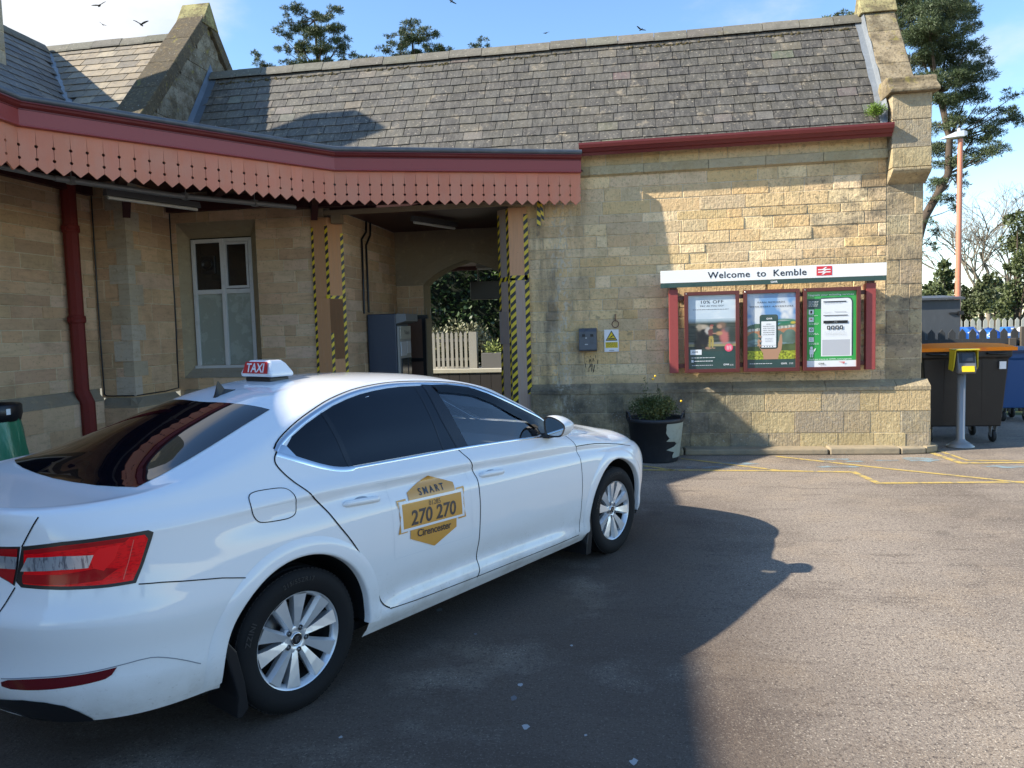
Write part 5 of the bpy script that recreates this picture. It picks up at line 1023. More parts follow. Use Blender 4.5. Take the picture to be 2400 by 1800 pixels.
# poster cases
PC = dict(paper=M('poster pale blue sky', (.50, .60, .68), .3, coat=.5, layers=((3, (.66, .72, .76), .45, .7, .8, (1, 1, 3)),)),
  dkgreen=M('poster dark green', (.022, .060, .058), .3, coat=.5, layers=((6, (.05, .11, .10), .5, .8, .6),)), ink=mink, white=M('poster white', (.74, .77, .79), .3, coat=.5),
  photo=M('poster blurred photograph', (.035, .055, .050), .3, coat=.5, layers=((9, (.10, .14, .12), .5, .7, .7, (.4, 1, 3)), (5, (.16, .18, .15), .58, .75, .6, (.5, 1, 4)))),
  black=M('poster black', (.012, .013, .016), .3, coat=.5), pink=M('poster pink', (.60, .16, .17), .3, coat=.5, layers=((14, (.5, .3, .22), .5, .7, .5, (1, 1, .4)),)), tan=M('poster skin and tan', (.42, .24, .15), .3, coat=.5), yell=M('poster ochre', (.36, .29, .08), .3, coat=.5),
  badge=M('poster pink badge', (.78, .09, .17), .3, coat=.5), sky=M('poster cloudy sky', (.17, .33, .58), .3, coat=.5, layers=((4, (.66, .70, .74), .45, .62, .95), (9, (.80, .78, .74), .55, .7, .7))),
  grass=M('poster meadow', (.24, .30, .03), .3, coat=.5, layers=((22, (.50, .50, .04), .5, .62, .8),)), water=M('poster river', (.10, .20, .22), .3, coat=.5, layers=((6, (.25, .36, .38), .5, .7, .7, (1, 1, 4)),)), brick=M('poster viaduct', (.40, .20, .10), .3, coat=.5), train=M('poster green train', (.03, .16, .10), .3, coat=.5, layers=((30, (.6, .62, .6), .62, .66, .6, (1, 1, .3)),)),
  green=M('poster bright green', (.03, .34, .07), .3, coat=.5), grey=M('poster grey', (.46, .48, .52), .3, coat=.5), red=M('poster red', (.6, .05, .06), .3, coat=.5), leaf=M('poster olive bank', (.10, .14, .06), .3, coat=.5, layers=((14, (.22, .22, .08), .5, .7, .7),)))
mras = M('poster print', attr=True, rough=.3, coat=.5)
def raster(name, x0, x1, z0, z1, nx, ny, y, fn, parent):
    mb = MB(); vs = [(lerp(x0, x1, i/nx), y, lerp(z0, z1, j/ny)) for j in range(ny+1) for i in range(nx+1)]
    mb.v = vs
    for j in range(ny):
        for i in range(nx): a = j*(nx+1)+i; mb.f.append((a, a+1, a+nx+2, a+nx+1)); mb.mi.append(0); mb.sm.append(False); mb.c.append(fn((i+.5)/nx, (j+.5)/ny))
    return mb.build(name, mras, parent, recalc=False)
def blobs(c, u, v, L):
    for cx, cy, rx, ry, col, so in L:
        d = ((u-cx)/rx)**2+((v-cy)/ry)**2; t = 1/(1+math.exp(min(40, (d-1)*so))); c = tuple(lerp(a, b, t) for a, b in zip(c, col))
    return c
def fbm(x, y, s): return mnoise.noise(Vector((x, y, s)))+.5*mnoise.noise(Vector((x*2.1, y*2.1, s+3)))+.25*mnoise.noise(Vector((x*4.3, y*4.3, s+7)))
def street(u, v):                                          # a blurred crowd hurrying past a boy
    u2 = u+.012*mnoise.noise(Vector((v*30, u*2, 1))); n = fbm(u*3, v*22, 2)*.5+.5
    c = tuple(lerp(a, b, n) for a, b in zip((.014, .024, .022), (.075, .095, .080)))
    if v > .86: c = tuple(lerp(a, b, min(1, (v-.86)/.1)) for a, b in zip(c, (.36, .46, .52)))
    if v < .16: c = tuple(lerp(a, b, .8) for a, b in zip(c, (.03, .055, .05)))
    elif v < .22: c = tuple(x*(1+.3*n) for x in (.26, .235, .12))
    elif v < .29: c = tuple(x*(.7+.6*n) for x in (.20, .21, .20))
    bl = [(.30, .52, .15, .24, (.012, .013, .016), 5), (.22, .22, .10, .22, (.012, .013, .016), 5), (.36, .30, .07, .22, (.014, .014, .018), 5), (.42, .10, .06, .04, (.30, .17, .12), 6), (.30, .76, .12, .07, (.42, .36, .28), 4), (.42, .64, .06, .11, (.44, .42, .39), 4), (.24, .74, .05, .10, (.30, .26, .20), 3),
          (.70, .80, .09, .09, (.20, .13, .09), 3), (.66, .76, .05, .06, (.40, .25, .17), 4), (.77, .46, .10, .22, (.46, .15, .14), 4), (.66, .55, .07, .06, (.44, .26, .12), 4), (.84, .66, .08, .08, (.10, .11, .11), 3), (.92, .5, .07, .25, (.035, .05, .045), 3),
          (.475, .58, .055, .12, (.13, .045, .045), 7), (.49, .74, .035, .055, (.38, .21, .14), 8), (.50, .80, .04, .022, (.30, .08, .07), 8), (.56, .55, .05, .02, (.36, .20, .14), 8), (.455, .28, .025, .18, (.34, .26, .07), 8), (.515, .28, .022, .18, (.38, .30, .09), 8), (.485, .42, .045, .05, (.36, .28, .08), 8), (.47, .10, .03, .02, (.3, .2, .14), 8), (.54, .10, .035, .02, (.3, .2, .14), 8)]
    return blobs(c, u2, v, bl)
def landscape(u, v):                                       # river, viaduct with a green train, clouds
    n = fbm(u*3, v*4, 5); t = min(1, max(0, (n+.12)*1.9)); c = tuple(lerp(a, b, t) for a, b in zip((.10, .26, .52), (.62, .65, .67)))
    if v > .75: c = tuple(lerp(a, b, (v-.75)*2.4) for a, b in zip(c, (.20, .36, .60)))
    ln = lambda a, b: a+(b-a)*u
    if v < ln(.50, .56)+.03*math.sin(u*9): c = blobs((.07, .13, .09), u, v, [(.7, .55, .3, .05, (.05, .18, .10), 3)])
    if v < ln(.46, .52): c = (.45+.1*n, .45+.1*n, .42) if int(u*40) % 3 else (.25, .26, .24)
    if v < ln(.42, .48): c = (.38+.06*n, .19, .10)
    arch = ((u*4) % 1-.5)**2*.5
    if v < ln(.40, .46)-arch*.4: c = tuple(x*(1+.6*n) for x in (.10, .16, .13))
    if v < .28+.04*math.sin(u*5): c = tuple(x*(1+.9*fbm(u*4, v*30, 8)) for x in (.13, .20, .21))
    if v < .19+.05*u: c = tuple(x*(1+.8*n) for x in (.06, .09, .035))
    if v < .13: k = fbm(u*26, v*34, 3); c = tuple(max(.01, x*(1+1.1*k)) for x in (.27, .31, .03))
    return blobs(c, u, v, [(.78, .575, .24, .035, (.02, .17, .10), 6), (.95, .55, .05, .02, (.5, .42, .06), 5), (.74, .585, .14, .010, (.30, .36, .36), 5)])
PRINTS = {}
def case(x0, x1, label, draw):
    z0, z1, f = 1.07, 2.12, .047
    mb = MB()
    for b in (((x0, 9.99, z0), (x0+f, 10.073, z1)), ((x1-f, 9.99, z0), (x1, 10.073, z1)), ((x0+f, 9.991, z0), (x1-f, 10.073, z0+f)), ((x0+f, 9.991, z1-f), (x1-f, 10.073, z1))): mb.box(*b)
    mb.box((x0+f, 10.05, z0+f), (x1-f, 10.072, z1-f)); fr = mb.build('poster_case', mcase, NB, bevel=.003); fr['label'] = label
    if draw in PRINTS: fn_, va, vb = PRINTS[draw]; H_ = z1-z0-2*f; raster('photograph', x0+f, x1-f, z0+f+va*H_, z0+f+vb*H_, 76, int(76*(vb-va)*1.6), 10.0192, fn_, fr)
    keys = list(PC); mb = MB(); st = [10.020]
    def Y(): st[0] -= .00016; return st[0]
    K = lambda k: keys.index(k)
    draw(mb, x0+f, z0+f, x1-x0-2*f, z1-z0-2*f, Y, K); mb.build('poster', [PC[k] for k in keys], fr)
    mb = MB(); mb.lathe([(0, -.004), (.008, -.004), (.009, 0)], 10, T=Matrix.Translation((x0+.022, 9.99, z1-.022)) @ Matrix.Rotation(PI/2, 4, 'X') @ Matrix.Scale(-1, 4, (0, 0, 1)) , axis='z'); mb.build('lock', mchrome0, fr)
mchrome0 = M('lock steel', (.6, .6, .6), .3, metal=1.0)
def bars(mb, x, z, w, n, dz, h, Y, mi, seed=0):
    rng = random.Random(seed); y = Y()
    for i in range(n):
        t = x
        while t < x+w*.9:
            e = min(x+w, t+rng.uniform(.012, .035)); rect(mb, t, e, z-i*dz, z-i*dz+h, y, mi); t = e+.006
def gwr(mb, x, z, Y, mi): txt(mb, 'GWR', x, z, .075, .022, Y(), mi, bold=.02, spacing=.95)
def poster1(mb, x, z, w, h, Y, K):
    P = lambda u, v: (x+u*w, z+v*h)
    R = lambda u0, u1, v0, v1, k: rect(mb, x+u0*w, x+u1*w, z+v0*h, z+v1*h, Y(), K(k))
    R(0, 1, 0, .24, 'dkgreen'); R(0, 1, .68, 1, 'paper')
    for _ in range(6): Y()
    txt(mb, '10% OFF', x+w*.51, z+h*.888, w*.47, .042, Y(), K('ink'), bold=.0, spacing=1.1, centre=True); txt(mb, 'PAY AS YOU GO*', x+w*.51, z+h*.845, w*.50, .021, Y(), K('ink'), centre=True)
    bars(mb, x+w*.10, z+h*.805, w*.85, 1, .01, .005, Y, K('ink'), 3)
    disc(mb, *P(.855, .285), .052, Y(), K('badge')); bars(mb, x+w*.81, z+h*.30, w*.10, 3, .018, .008, Y, K('white'), 4)
    R(.04, .28, .195, .265, 'white'); gwr(mb, x+w*.08, z+h*.222, Y, K('ink')); bars(mb, x+w*.06, z+h*.150, w*.52, 1, .01, .007, Y, K('white'), 5); bars(mb, x+w*.12, z+h*.103, w*.45, 1, .01, .009, Y, K('white'), 6); R(.06, .105, .092, .125, 'white'); bars(mb, x+w*.07, z+h*.045, w*.5, 1, .01, .009, Y, K('grey'), 7)
    gwr(mb, x+w*.74, z+h*.045, Y, K('white')); bars(mb, x+w*.88, z+h*.055, w*.07, 2, .012, .004, Y, K('white'), 8)
def poster2(mb, x, z, w, h, Y, K):
    P = lambda u, v: (x+u*w, z+v*h)
    R = lambda u0, u1, v0, v1, k: rect(mb, x+u0*w, x+u1*w, z+v0*h, z+v1*h, Y(), K(k))
    R(0, 1, 0, .115, 'dkgreen')
    for _ in range(6): Y()
    hand = [(.34, .115), (.33, .20), (.24, .29), (.21, .36), (.25, .37), (.30, .33), (.34, .30), (.62, .29), (.66, .36), (.68, .44), (.72, .45), (.73, .34), (.71, .24), (.66, .18), (.64, .115)]
    flat(mb, [P(u, v) for u, v in hand], Y(), K('tan'))
    def rr(u0, u1, v0, v1, r, k): 
        pts = []
        for cx_, cy_, a0 in ((u1-r, v1-r*.62, 0), (u0+r, v1-r*.62, 90), (u0+r, v0+r*.62, 180), (u1-r, v0+r*.62, 270)): pts += [P(cx_+r*math.cos(math.radians(a0+t)), cy_+r*.62*math.sin(math.radians(a0+t))) for t in (0, 30, 60, 90)]
        flat(mb, pts, Y(), K(k))
    rr(.26, .64, .255, .715, .05, 'black'); rr(.265, .63, .262, .712, .045, 'dkgreen'); R(.295, .60, .305, .625, 'white'); R(.295, .60, .275, .302, 'white')
    for i in range(4): R(.35+.055*i, .37+.055*i, .282, .294, 'black')
    gwr(mb, x+w*.40, z+h*.650, Y, K('white'))
    for i, s in enumerate(('JOIN', 'OUR REWARDS', 'AND YOU CAN', 'GET CLOSE', 'ADVENTURE', 'LOUNGE')): txt(mb, s, x+w*.448, z+h*(.582-.028*i), w*(.10 if len(s) < 6 else .24), .011, Y(), K('ink'), bold=.01, centre=True)
    for i in range(3): bars(mb, x+w*.37, z+h*(.395-.02*i), w*.16, 1, .01, .005, Y, K('grey'), i)
    for v in (.33, .39, .45): flat(mb, [P(.20+.02*(v-.33)*10, v-.03), P(.29, v-.045), P(.30, v-.02), P(.235, v+.0)], Y(), K('tan'))
    txt(mb, 'EARN REWARDS', x+w*.50, z+h*.872, w*.56, .019, Y(), K('ink'), bold=.012, spacing=1.25, centre=True); txt(mb, 'WITH EVERY ADVENTURE', x+w*.50, z+h*.815, w*.90, .019, Y(), K('ink'), bold=.012, spacing=1.25, centre=True)
    bars(mb, x+w*.05, z+h*.055, w*.5, 1, .01, .006, Y, K('white'), 9); gwr(mb, x+w*.70, z+h*.045, Y, K('white')); bars(mb, x+w*.87, z+h*.06, w*.08, 2, .012, .004, Y, K('white'), 8)
def poster3(mb, x, z, w, h, Y, K):
    P = lambda u, v: (x+u*w, z+v*h)
    R = lambda u0, u1, v0, v1, k: rect(mb, x+u0*w, x+u1*w, z+v0*h, z+v1*h, Y(), K(k))
    R(0, 1, 0, 1, 'green'); R(0, .30, .77, .905, 'dkgreen'); R(0, 1, 0, .085, 'white')
    flat(mb, [P(u, v) for u, v in ((.29, .77), (.29, .918), (.84, .918), (.90, .905), (.935, .87), (.94, .84), (.94, .15), (.29, .15))], Y(), K('dkgreen')); flat(mb, [P(u, v) for u, v in ((.295, .14), (.295, .90), (.83, .905), (.88, .895), (.905, .865), (.91, .84), (.91, .14))], Y(), K('white')); R(.32, .88, .15, .36, 'grey')
    txt(mb, 'Upgrade your ticketing services', x+.03*w, z+.945*h, w*.92, .021, Y(), K('white'), bold=.012)
    for i, zz_ in enumerate((.865, .848, .825, .808)): bars(mb, x+.04*w, z+zz_*h, w*.20, 1, .01, .005, Y, K('white'), i)
    for i, (v0, s) in enumerate(((.70, 0), (.60, 1), (.465, 2), (.335, 3))):
        R(.045, .145, v0, v0+.062, 'white'); bars(mb, x+.05*w, z+(v0-.02)*h, w*.20, 2 if i else 1, .014, .004, Y, K('white'), 10+i)
        if s == 0: R(.075, .115, v0+.012, v0+.050, 'black')
        elif s == 1: R(.075, .115, v0+.03, v0+.045, 'red')
        elif s == 2: disc(mb, *P(.095, v0+.031), .017, Y(), K('black')); disc(mb, *P(.095, v0+.031), .009, Y(), K('white'))
        else:
            for a in (.07, .10): R(a, a+.02, v0+.035, v0+.05, 'grey'); R(a, a+.02, v0+.012, v0+.027, 'grey')
    disc(mb, *P(.10, .255), .018, Y(), K('white')); R(.06, .14, .17, .235, 'white'); R(.07, .095, .13, .17, 'white'); R(.11, .13, .13, .17, 'white'); flat(mb, [P(.14, .20), P(.17, .215), P(.19, .25), P(.165, .245)], Y(), K('white'))
    txt(mb, 'Find out more at GWR.com/upgrade', x+.05*w, z+.095*h, w*.86, .017, Y(), K('white'), bold=.012)
    R(.34, .80, .855, .868, 'ink'); bars(mb, x+.34*w, z+.84*h, w*.40, 1, .01, .005, Y, K('grey'), 3); R(.34, .83, .675, .685, 'ink'); R(.56, .80, .725, .732, 'grey'); txt(mb, 'Signed', x+.34*w, z+.72*h, w*.17, .020, Y(), K('grey'), shear=.5) if False else R(.34, .50, .722, .726, 'grey')
    R(.34, .83, .575, .612, 'black'); txt(mb, 'GWR', x+.585*w, z+.587*h, w*.07, .008, Y(), K('white'), centre=True)
    for i in range(4): R(.415+.085*i, .475+.085*i, .495, .545, 'black'); R(.435+.085*i, .455+.085*i, .507, .533, 'white')
    for i in range(3): bars(mb, x+.36*w, z+(.46-.018*i)*h, w*.46, 1, .01, .004, Y, K('grey'), 30+i)
    gwr(mb, x+.24*w, z+.032*h, Y, K('dkgreen')); flat(mb, [P(u, v) for u, v in ((.64, .065), (.78, .065), (.76, .045), (.73, .03), (.75, .05))], Y(), K('red'))
PRINTS[poster1] = (street, .24, .68); PRINTS[poster2] = (landscape, .115, 1.0)
case(.67, 1.36, 'poster case with a dark street photograph and 10% OFF heading', poster1); case(1.41, 2.10, 'poster case showing a hand holding a telephone under a blue sky', poster2); case(2.14, 2.83, 'poster case with a bright green ticketing notice', poster3)
# --- ash bin, warning plate, ring
CB = thing('cigarette_bin', (-.6, 10.18, 1.38), 'grey metal wall bin for cigarette ends with two square holes', 'ash bin')
mgm = M('scuffed grey metal', (.12, .125, .135), .5, metal=.4, layers=((12, (.06, .06, .065), .5, .7, .6), (30, (.3, .3, .3), .66, .72, .5)))
mb = MB(); mb.prism([(-.72, 10.24, 1.38), (-.72, 10.13, 1.38), (-.72, 10.12, 1.40), (-.72, 10.135, 1.64), (-.72, 10.17, 1.685), (-.72, 10.24, 1.69)], (.24, 0, 0)); mb.build('box', mgm, CB, bevel=.006)
for x in (-.675, -.565):
    mb = MB(); mb.box((x, 10.118, 1.575), (x+.042, 10.137, 1.61)); mb.build('hole', mblack, CB)
mb = MB(); mb.box((-.632, 10.120, 1.55), (-.612, 10.134, 1.565)); mb.box((-.64, 10.1195, 1.465), (-.60, 10.13, 1.478)); mb.build('mark', M('pale scratch', (.5, .5, .5), .6), CB)
WS = thing('warning_sign', (-.285, 10.23, 1.36), 'white warning plate with a yellow triangle over a yellow text panel', 'sign')
mb = MB(); mb.box((-.382, 10.226, 1.362), (-.188, 10.232, 1.662)); mb.build('plate', mwh, WS)
mys = M('sign yellow', (.78, .58, .01), .35)
mb = MB(); flat(mb, [(-.365, 1.512), (-.205, 1.512), (-.285, 1.650)], 10.2250, 0); flat(mb, [(-.346, 1.523), (-.224, 1.523), (-.285, 1.629)], 10.2244, 1); flat(mb, [(-.315, 1.553), (-.262, 1.590), (-.256, 1.583), (-.29, 1.553)], 10.2238, 0); rect(mb, -.330, -.24, 1.529, 1.545, 10.2238, 0); rect(mb, -.368, -.202, 1.415, 1.492, 10.2250, 1)
for i in range(4): bars(mb, -.355, 1.476-.016*i, .14, 1, .01, .008 if i == 0 else .005, lambda: 10.2243, 0, i)
rect(mb, -.32, -.25, 1.378, 1.384, 10.2250, 0); mb.build('pictogram', [mink, mys], WS)
WR = thing('wall_ring', (-.23, 10.22, 1.76), 'rusty iron ring hanging from a staple on the stone wall', 'ring')
mrust = M('rusty iron', (.13, .055, .035), .8, layers=((20, (.06, .03, .02), .5, .7, .6),)); mb = MB(); mb.tube([(-.23+.045*math.cos(2*PI*i/20), 10.215, 1.735+.045*math.sin(2*PI*i/20)) for i in range(21)], .0055, 6, caps=False); mb.build('ring', mrust, WR); mb = MB(); mb.box((-.236, 10.21, 1.775), (-.224, 10.25, 1.87)); mb.build('staple', mrust, WR)
# --- tub of shrubs
PT = thing('potted_plant', (.265, 9.56, 0), 'black plastic tub with peeling pale paint, full of small shrubs', 'plant pot')
mpot = M('black tub plastic', (.020, .023, .028), .55, layers=((12, (.035, .037, .042), .5, .7, .6),)); mpal = M('pale flaking paint', (.34, .37, .31), .7, layers=((9, (.22, .25, .21), .52, .7, .6),))
T = Matrix.Translation((.265, 9.56, 0)); mb = MB(); mb.lathe([(0, .002), (.270, .002), (.280, .02), (.345, .50), (.352, .50), (.362, .515), (.362, .545), (.350, .55), (.335, .53), (.33, .48), (0, .48)], 40, T=T); mb.build('tub', mpot, PT)
rng = random.Random(5); n = 26; m = 12; prs = []
mb = MB(); vs = []; ids = {}
lo_ = [math.radians(-62+ (16*mnoise.noise(Vector((j*.9, 2, 0)))) + (18 if .3 < j/m < .45 else 0) - (6 if j/m > .6 else 0) + (14 if j < 3 else 0)) for j in range(m+1)]
for j in range(m+1):
    z = lerp(.06+.02*mnoise.noise(Vector((j, 5, 1))), .495, j/m); r = lerp(.2855, .345, (z-.02)/.48)+.0025
    for i in range(n+1): a = lerp(lo_[j], math.radians(-2+6*mnoise.noise(Vector((j*.8, 7, 0)))), i/n); vs.append((.265+r*math.cos(a), 9.56+r*math.sin(a), z))
mb.add(vs, [(j*(n+1)+i, j*(n+1)+i+1, (j+1)*(n+1)+i+1, (j+1)*(n+1)+i) for j in range(m) for i in range(n)], sm=True); mb.build('pale_paint_patch', mpal, PT)
for sgn in (-1, 1):
    mb = MB(); mb.tube([(.265+sgn*.30, 9.56-.19, .53), (.265+sgn*.33, 9.56-.20, .62), (.265+sgn*.355, 9.56-.07, .63), (.265+sgn*.355, 9.56-.03, .53)], .012, 6); mb.build('tub_handle', mpot, PT)
def leafmat(name, a, b, c, rough=.6):
    m = M(name, a, rough, layers=((.9, b, .42, .62, .9), (2.7, c, .5, .68, .7))); bs = m.node_tree.nodes['Principled BSDF']
    return m
mshr = leafmat('shrub leaf', (.075, .095, .022), (.11, .12, .03), (.045, .06, .018)); mtwig = M('twig', (.09, .07, .045), .9)
class Leaves:
    """clouds of small leaf faces"""
    def __init__(s, seed): s.rng = random.Random(seed); s.mb = MB()
    def leaf(s, p, L, w, d=None, mi=0):
        r = s.rng; d = d or Vector((r.gauss(0, 1), r.gauss(0, 1), r.gauss(0, 1))).normalized(); a = d.orthogonal().normalized(); a.rotate(Matrix.Rotation(r.uniform(0, 2*PI), 3, d)); b = a*w
        s.mb.add([p-b*.5, p+d*L*.5-b*.62, p+d*L, p+d*L*.5+b*.62], [(0, 1, 2, 3)], mi)
    def clump(s, c, r, n, L, w, up=0.0, shell=.55, mi=0, flat_=1.0):
        g = s.rng
        for _ in range(n):
            v = Vector((g.gauss(0, 1), g.gauss(0, 1), g.gauss(0, 1))).normalized(); q = r*(shell+(1-shell)*g.random()**.5)*g.uniform(.75, 1.1)
            d = (v+Vector((g.gauss(0, .6), g.gauss(0, .6), g.gauss(0, .6)+up))).normalized()
            s.leaf(Vector(c)+Vector((v.x, v.y, v.z*flat_))*q, L*g.uniform(.6, 1.3), w*g.uniform(.7, 1.2), d, mi)
L = Leaves(31); g = L.rng
for i in range(46):
    a = g.uniform(0, 2*PI); rr = .30*math.sqrt(g.random()); L.clump((.265+rr*math.cos(a), 9.56+rr*math.sin(a), .61+.15*g.random()*(1-rr)), .085, 90, .028, .014, .5, .2)
tw = MB()
for i in range(26):
    a = g.uniform(0, 2*PI); rr = .14*math.sqrt(g.random()); tall = g.uniform(.62, 1.06) if i < 17 else g.uniform(.6, .8); p0 = Vector((.265+rr*math.cos(a), 9.56+rr*math.sin(a), .5)); p1 = p0+Vector((g.gauss(0, .10)+.02, g.gauss(0, .06), tall-.5)); p1.x = .265+(p1.x-.265)*.9
    mid = p0.lerp(p1, .5)+Vector((g.gauss(0, .02), 0, .01)); tw.tube([p0, mid, p1], [.0045, .003, .0012], 4)
    for k in range(70):
        t = g.random()**.7; q = (p0.lerp(mid, t*2) if t < .5 else mid.lerp(p1, t*2-1)); L.leaf(q+Vector((g.gauss(0, .018), g.gauss(0, .018), 0)), .027, .011)
tw.build('stems', mtwig, PT); L.mb.build('foliage', mshr, PT, recalc=False)
mb = MB()
for p in ((.58, 9.42, .76), (.27, 9.5, 1.07), (.24, 9.52, 1.03)): mb.sphere(p, .014, 8, 6)
mb.build('flower', M('yellow flower', (.8, .5, .02), .6), PT)
# --- boarded jambs with hazard tape
mply = M('pale plywood', attr=True, rough=.7, layers=((3, (.44, .24, .13), .45, .7, .5, (14, 14, .8)), (9, (.60, .38, .23), .55, .72, .4, (6, 6, .5)), (30, (.2, .13, .09), .66, .72, .4)))
mtape = M('hazard tape yellow', (.74, .52, .02), .4); mtb = M('hazard tape black', (.015, .015, .016), .4)
def tape(mb, a, b, w_, nrm_, seed, side=None):
    """striped tape along a-b, lying across nrm_"""
    a, b = Vector(a), Vector(b); t = (b-a).normalized(); s = side or Vector(nrm_).cross(t).normalized(); L = (b-a).length; n = Vector(nrm_); pit = .115; u = -w_; i = seed % 2
    while u < L:
        def cl(x): return max(0, min(L, x))
        mb.add([a+t*cl(u)+n*.002, a+t*cl(u+w_*.9)+s*w_+n*.002, a+t*cl(u+pit/2+w_*.9)+s*w_+n*.002, a+t*cl(u+pit/2)+n*.002], [(0, 1, 2, 3)], i % 2); u += pit/2; i += 1
def jamb(name, label, p0, p1, p2, zb_, zt, cols, seed, joints):
    """p0-p1 left face, p1-p2 right face, plan points"""
    TH = thing(name, (p1[0], p1[1], 0), label, 'boarding', group='boarded jambs of the passage')
    A, B, C_ = (Vector((*p, 0)) for p in (p0, p1, p2)); rng = random.Random(seed)
    for k, (a, b, js) in enumerate(((A, B, joints[0]), (B, C_, joints[1]))):
        d = (b-a).normalized(); n_ = Vector((d.y, -d.x, 0)); zs = [zb_]+js+[zt]
        for i in range(len(zs)-1):
            mb = MB(); mb.prism([a+Vector((0, 0, zs[i]+.001)), b+Vector((0, 0, zs[i]+.001)), b+Vector((0, 0, zs[i+1]-.001)), a+Vector((0, 0, zs[i+1]-.001))], -n_*.018+n_*0, c=jit(cols[(k*2+i) % len(cols)], .05, rng)); mb.build('board', mply, TH)
    nA = (B-A).normalized(); nB = (C_-B).normalized(); fa = Vector((nA.y, -nA.x, 0)); fb = Vector((nB.y, -nB.x, 0)); z = Vector((0, 0, 1))
    return TH, A, B, C_, fa, fb, nA, nB
cl_ = [(.55, .27, .12), (.52, .26, .115), (.56, .28, .13), (.47, .24, .12)]
TH, A, B, C_, fa, fb, nA, nB = jamb('boarded_jamb', 'plywood boarded jamb left of the passage, edged with hazard tape', (-4.43, 10.02), (-4.20, 10.02), (-4.035, 10.185), .0, 3.33, cl_, 3, ([2.22], [2.22, 1.35]))
for nm, P_, f_, s_, z0, z1 in (('a', A, fa, Vector((1, 0, 0)), .0, 3.20), ('b', B-nA*.03, fa, Vector((1, 0, 0)), 2.22, 3.22), ('c', B-nA*.0, fb, nB, .0, 1.72), ('d', C_-nB*.035, fb, nB, .0, 3.12)):
    mb = MB(); tape(mb, P_+Vector((0, 0, z0)), P_+Vector((0, 0, z1)), .045 if nm != 'a' else .035, f_, ord(nm), s_); mb.build('hazard_tape', [mtape, mtb], TH)
mb = MB(); tape(mb, B+Vector((0, 0, 2.20)), C_+Vector((0, 0, 2.20)), .045, fb, 1, Vector((0, 0, 1))); mb.build('hazard_tape', [mtape, mtb], TH)
mb = MB(); mb.sphere(B+Vector((-.02, -.006, 2.23)), (.03, .004, .03), 10, 6); mb.build('tape_end', mtape, TH)
mb = MB(); mb.box((-4.395, 10.0, 3.34), (-4.24, 10.10, 3.70)); mb.box((-4.13, 10.02, 3.24), (-3.98, 10.12, 3.36)); mb.build('timber_block', mtim, TH, bevel=.003)
cr = [(.44, .32, .25), (.40, .30, .24), (.44, .32, .25), (.66, .34, .17)]
TH, A, B, C_, fa, fb, nA, nB = jamb('boarded_jamb', 'plywood boarded jamb right of the passage with a broad striped corner', (-1.835, 10.375), (-1.66, 10.19), (-1.40, 10.19), .0, 3.35, cr, 4, ([2.40], [2.38]))
for nm, P_, f_, s_, w_, z0, z1 in (('a', A, fa, nA, .05, .0, 3.28), ('b', B-nA*.045, fa, nA, .06, 2.40, 3.34), ('c', B-nA*.03, fa, nA, .04, .0, 2.40), ('e', B+nB*.01, fb, nB, .075, .0, 2.40), ('d', C_-nB*.045, fb, nB, .06, .80, 3.26)):
    mb = MB(); tape(mb, P_+Vector((0, 0, z0)), P_+Vector((0, 0, z1)), w_, f_, ord(nm), s_); mb.build('hazard_tape', [mtape, mtb], TH)
mb = MB(); tape(mb, B+Vector((0, 0, 2.37)), C_+Vector((0, 0, 2.37)), .065, fb, 1, Vector((0, 0, 1))); tape(mb, A+Vector((0, 0, 2.35)), B+Vector((0, 0, 2.37)), .06, fa*1.2, 1, Vector((0, 0, 1))); mb.build('hazard_tape', [mtape, mtb], TH)
mb = MB(); mb.prism([A+fa*.012+Vector((0, 0, 1.50)), B-nA*.03+fa*.012+Vector((0, 0, 1.50)), B-nA*.03+fa*.012+Vector((0, 0, 1.95)), A+fa*.012+Vector((0, 0, 1.95))], fa*-.01, c=(.33, .26, .22)); mb.build('board', mply, TH)
HT = thing('torn_tape', (-1.21, 10.1, 3.35), 'torn strip of hazard tape hanging under the end of the canopy', 'tape')
mb = MB(); tape(mb, (-1.235, 10.06, 3.40), (-1.245, 10.06, 3.07), .05, (0, -1, 0), 3, Vector((1, 0, .1))); tape(mb, (-1.20, 10.05, 3.36), (-1.175, 10.05, 3.14), .035, (0, -1, 0), 4, Vector((1, 0, -.1))); mb.build('strip', [mtape, mtb], HT)
# --- cast downpipe on the wing
DP = thing('downpipe', (-6.98, 8.5, 0), 'maroon cast downpipe with collars on the wing wall beside the pier', 'pipe')
mdp = M('maroon pipe paint', (.17, .022, .018), .6, spec=.25, layers=((8, (.14, .03, .028), .5, .7, .5), (30, (.06, .012, .012), .6, .7, .5)))
def pipe_sec(x, y, z0, z1, r): return [(x+r*math.cos(math.radians(22.5+45*i))*1.0, y+r*math.sin(math.radians(22.5+45*i)), z0) for i in range(8)]
mb = MB(); mb.tube([(-6.995, 8.56, 3.9), (-6.995, 8.56, 1.06), (-6.935, 8.575, .90), (-6.935, 8.575, .0)], .088, 8, sm=False); mb.build('pipe', mdp, DP)
for z, x in ((3.12, -6.995), (1.98, -6.995)):
    mb = MB(); mb.lathe([(.089, -.05), (.103, -.04), (.103, -.02), (.095, -.01), (.095, .01), (.104, .02), (.104, .04), (.089, .05)], 16, T=Matrix.Translation((x, 8.56, z))); mb.box((x-.03, 8.43, z-.025), (x+.03, 8.69, z+.025)); mb.build('collar', mdp, DP)
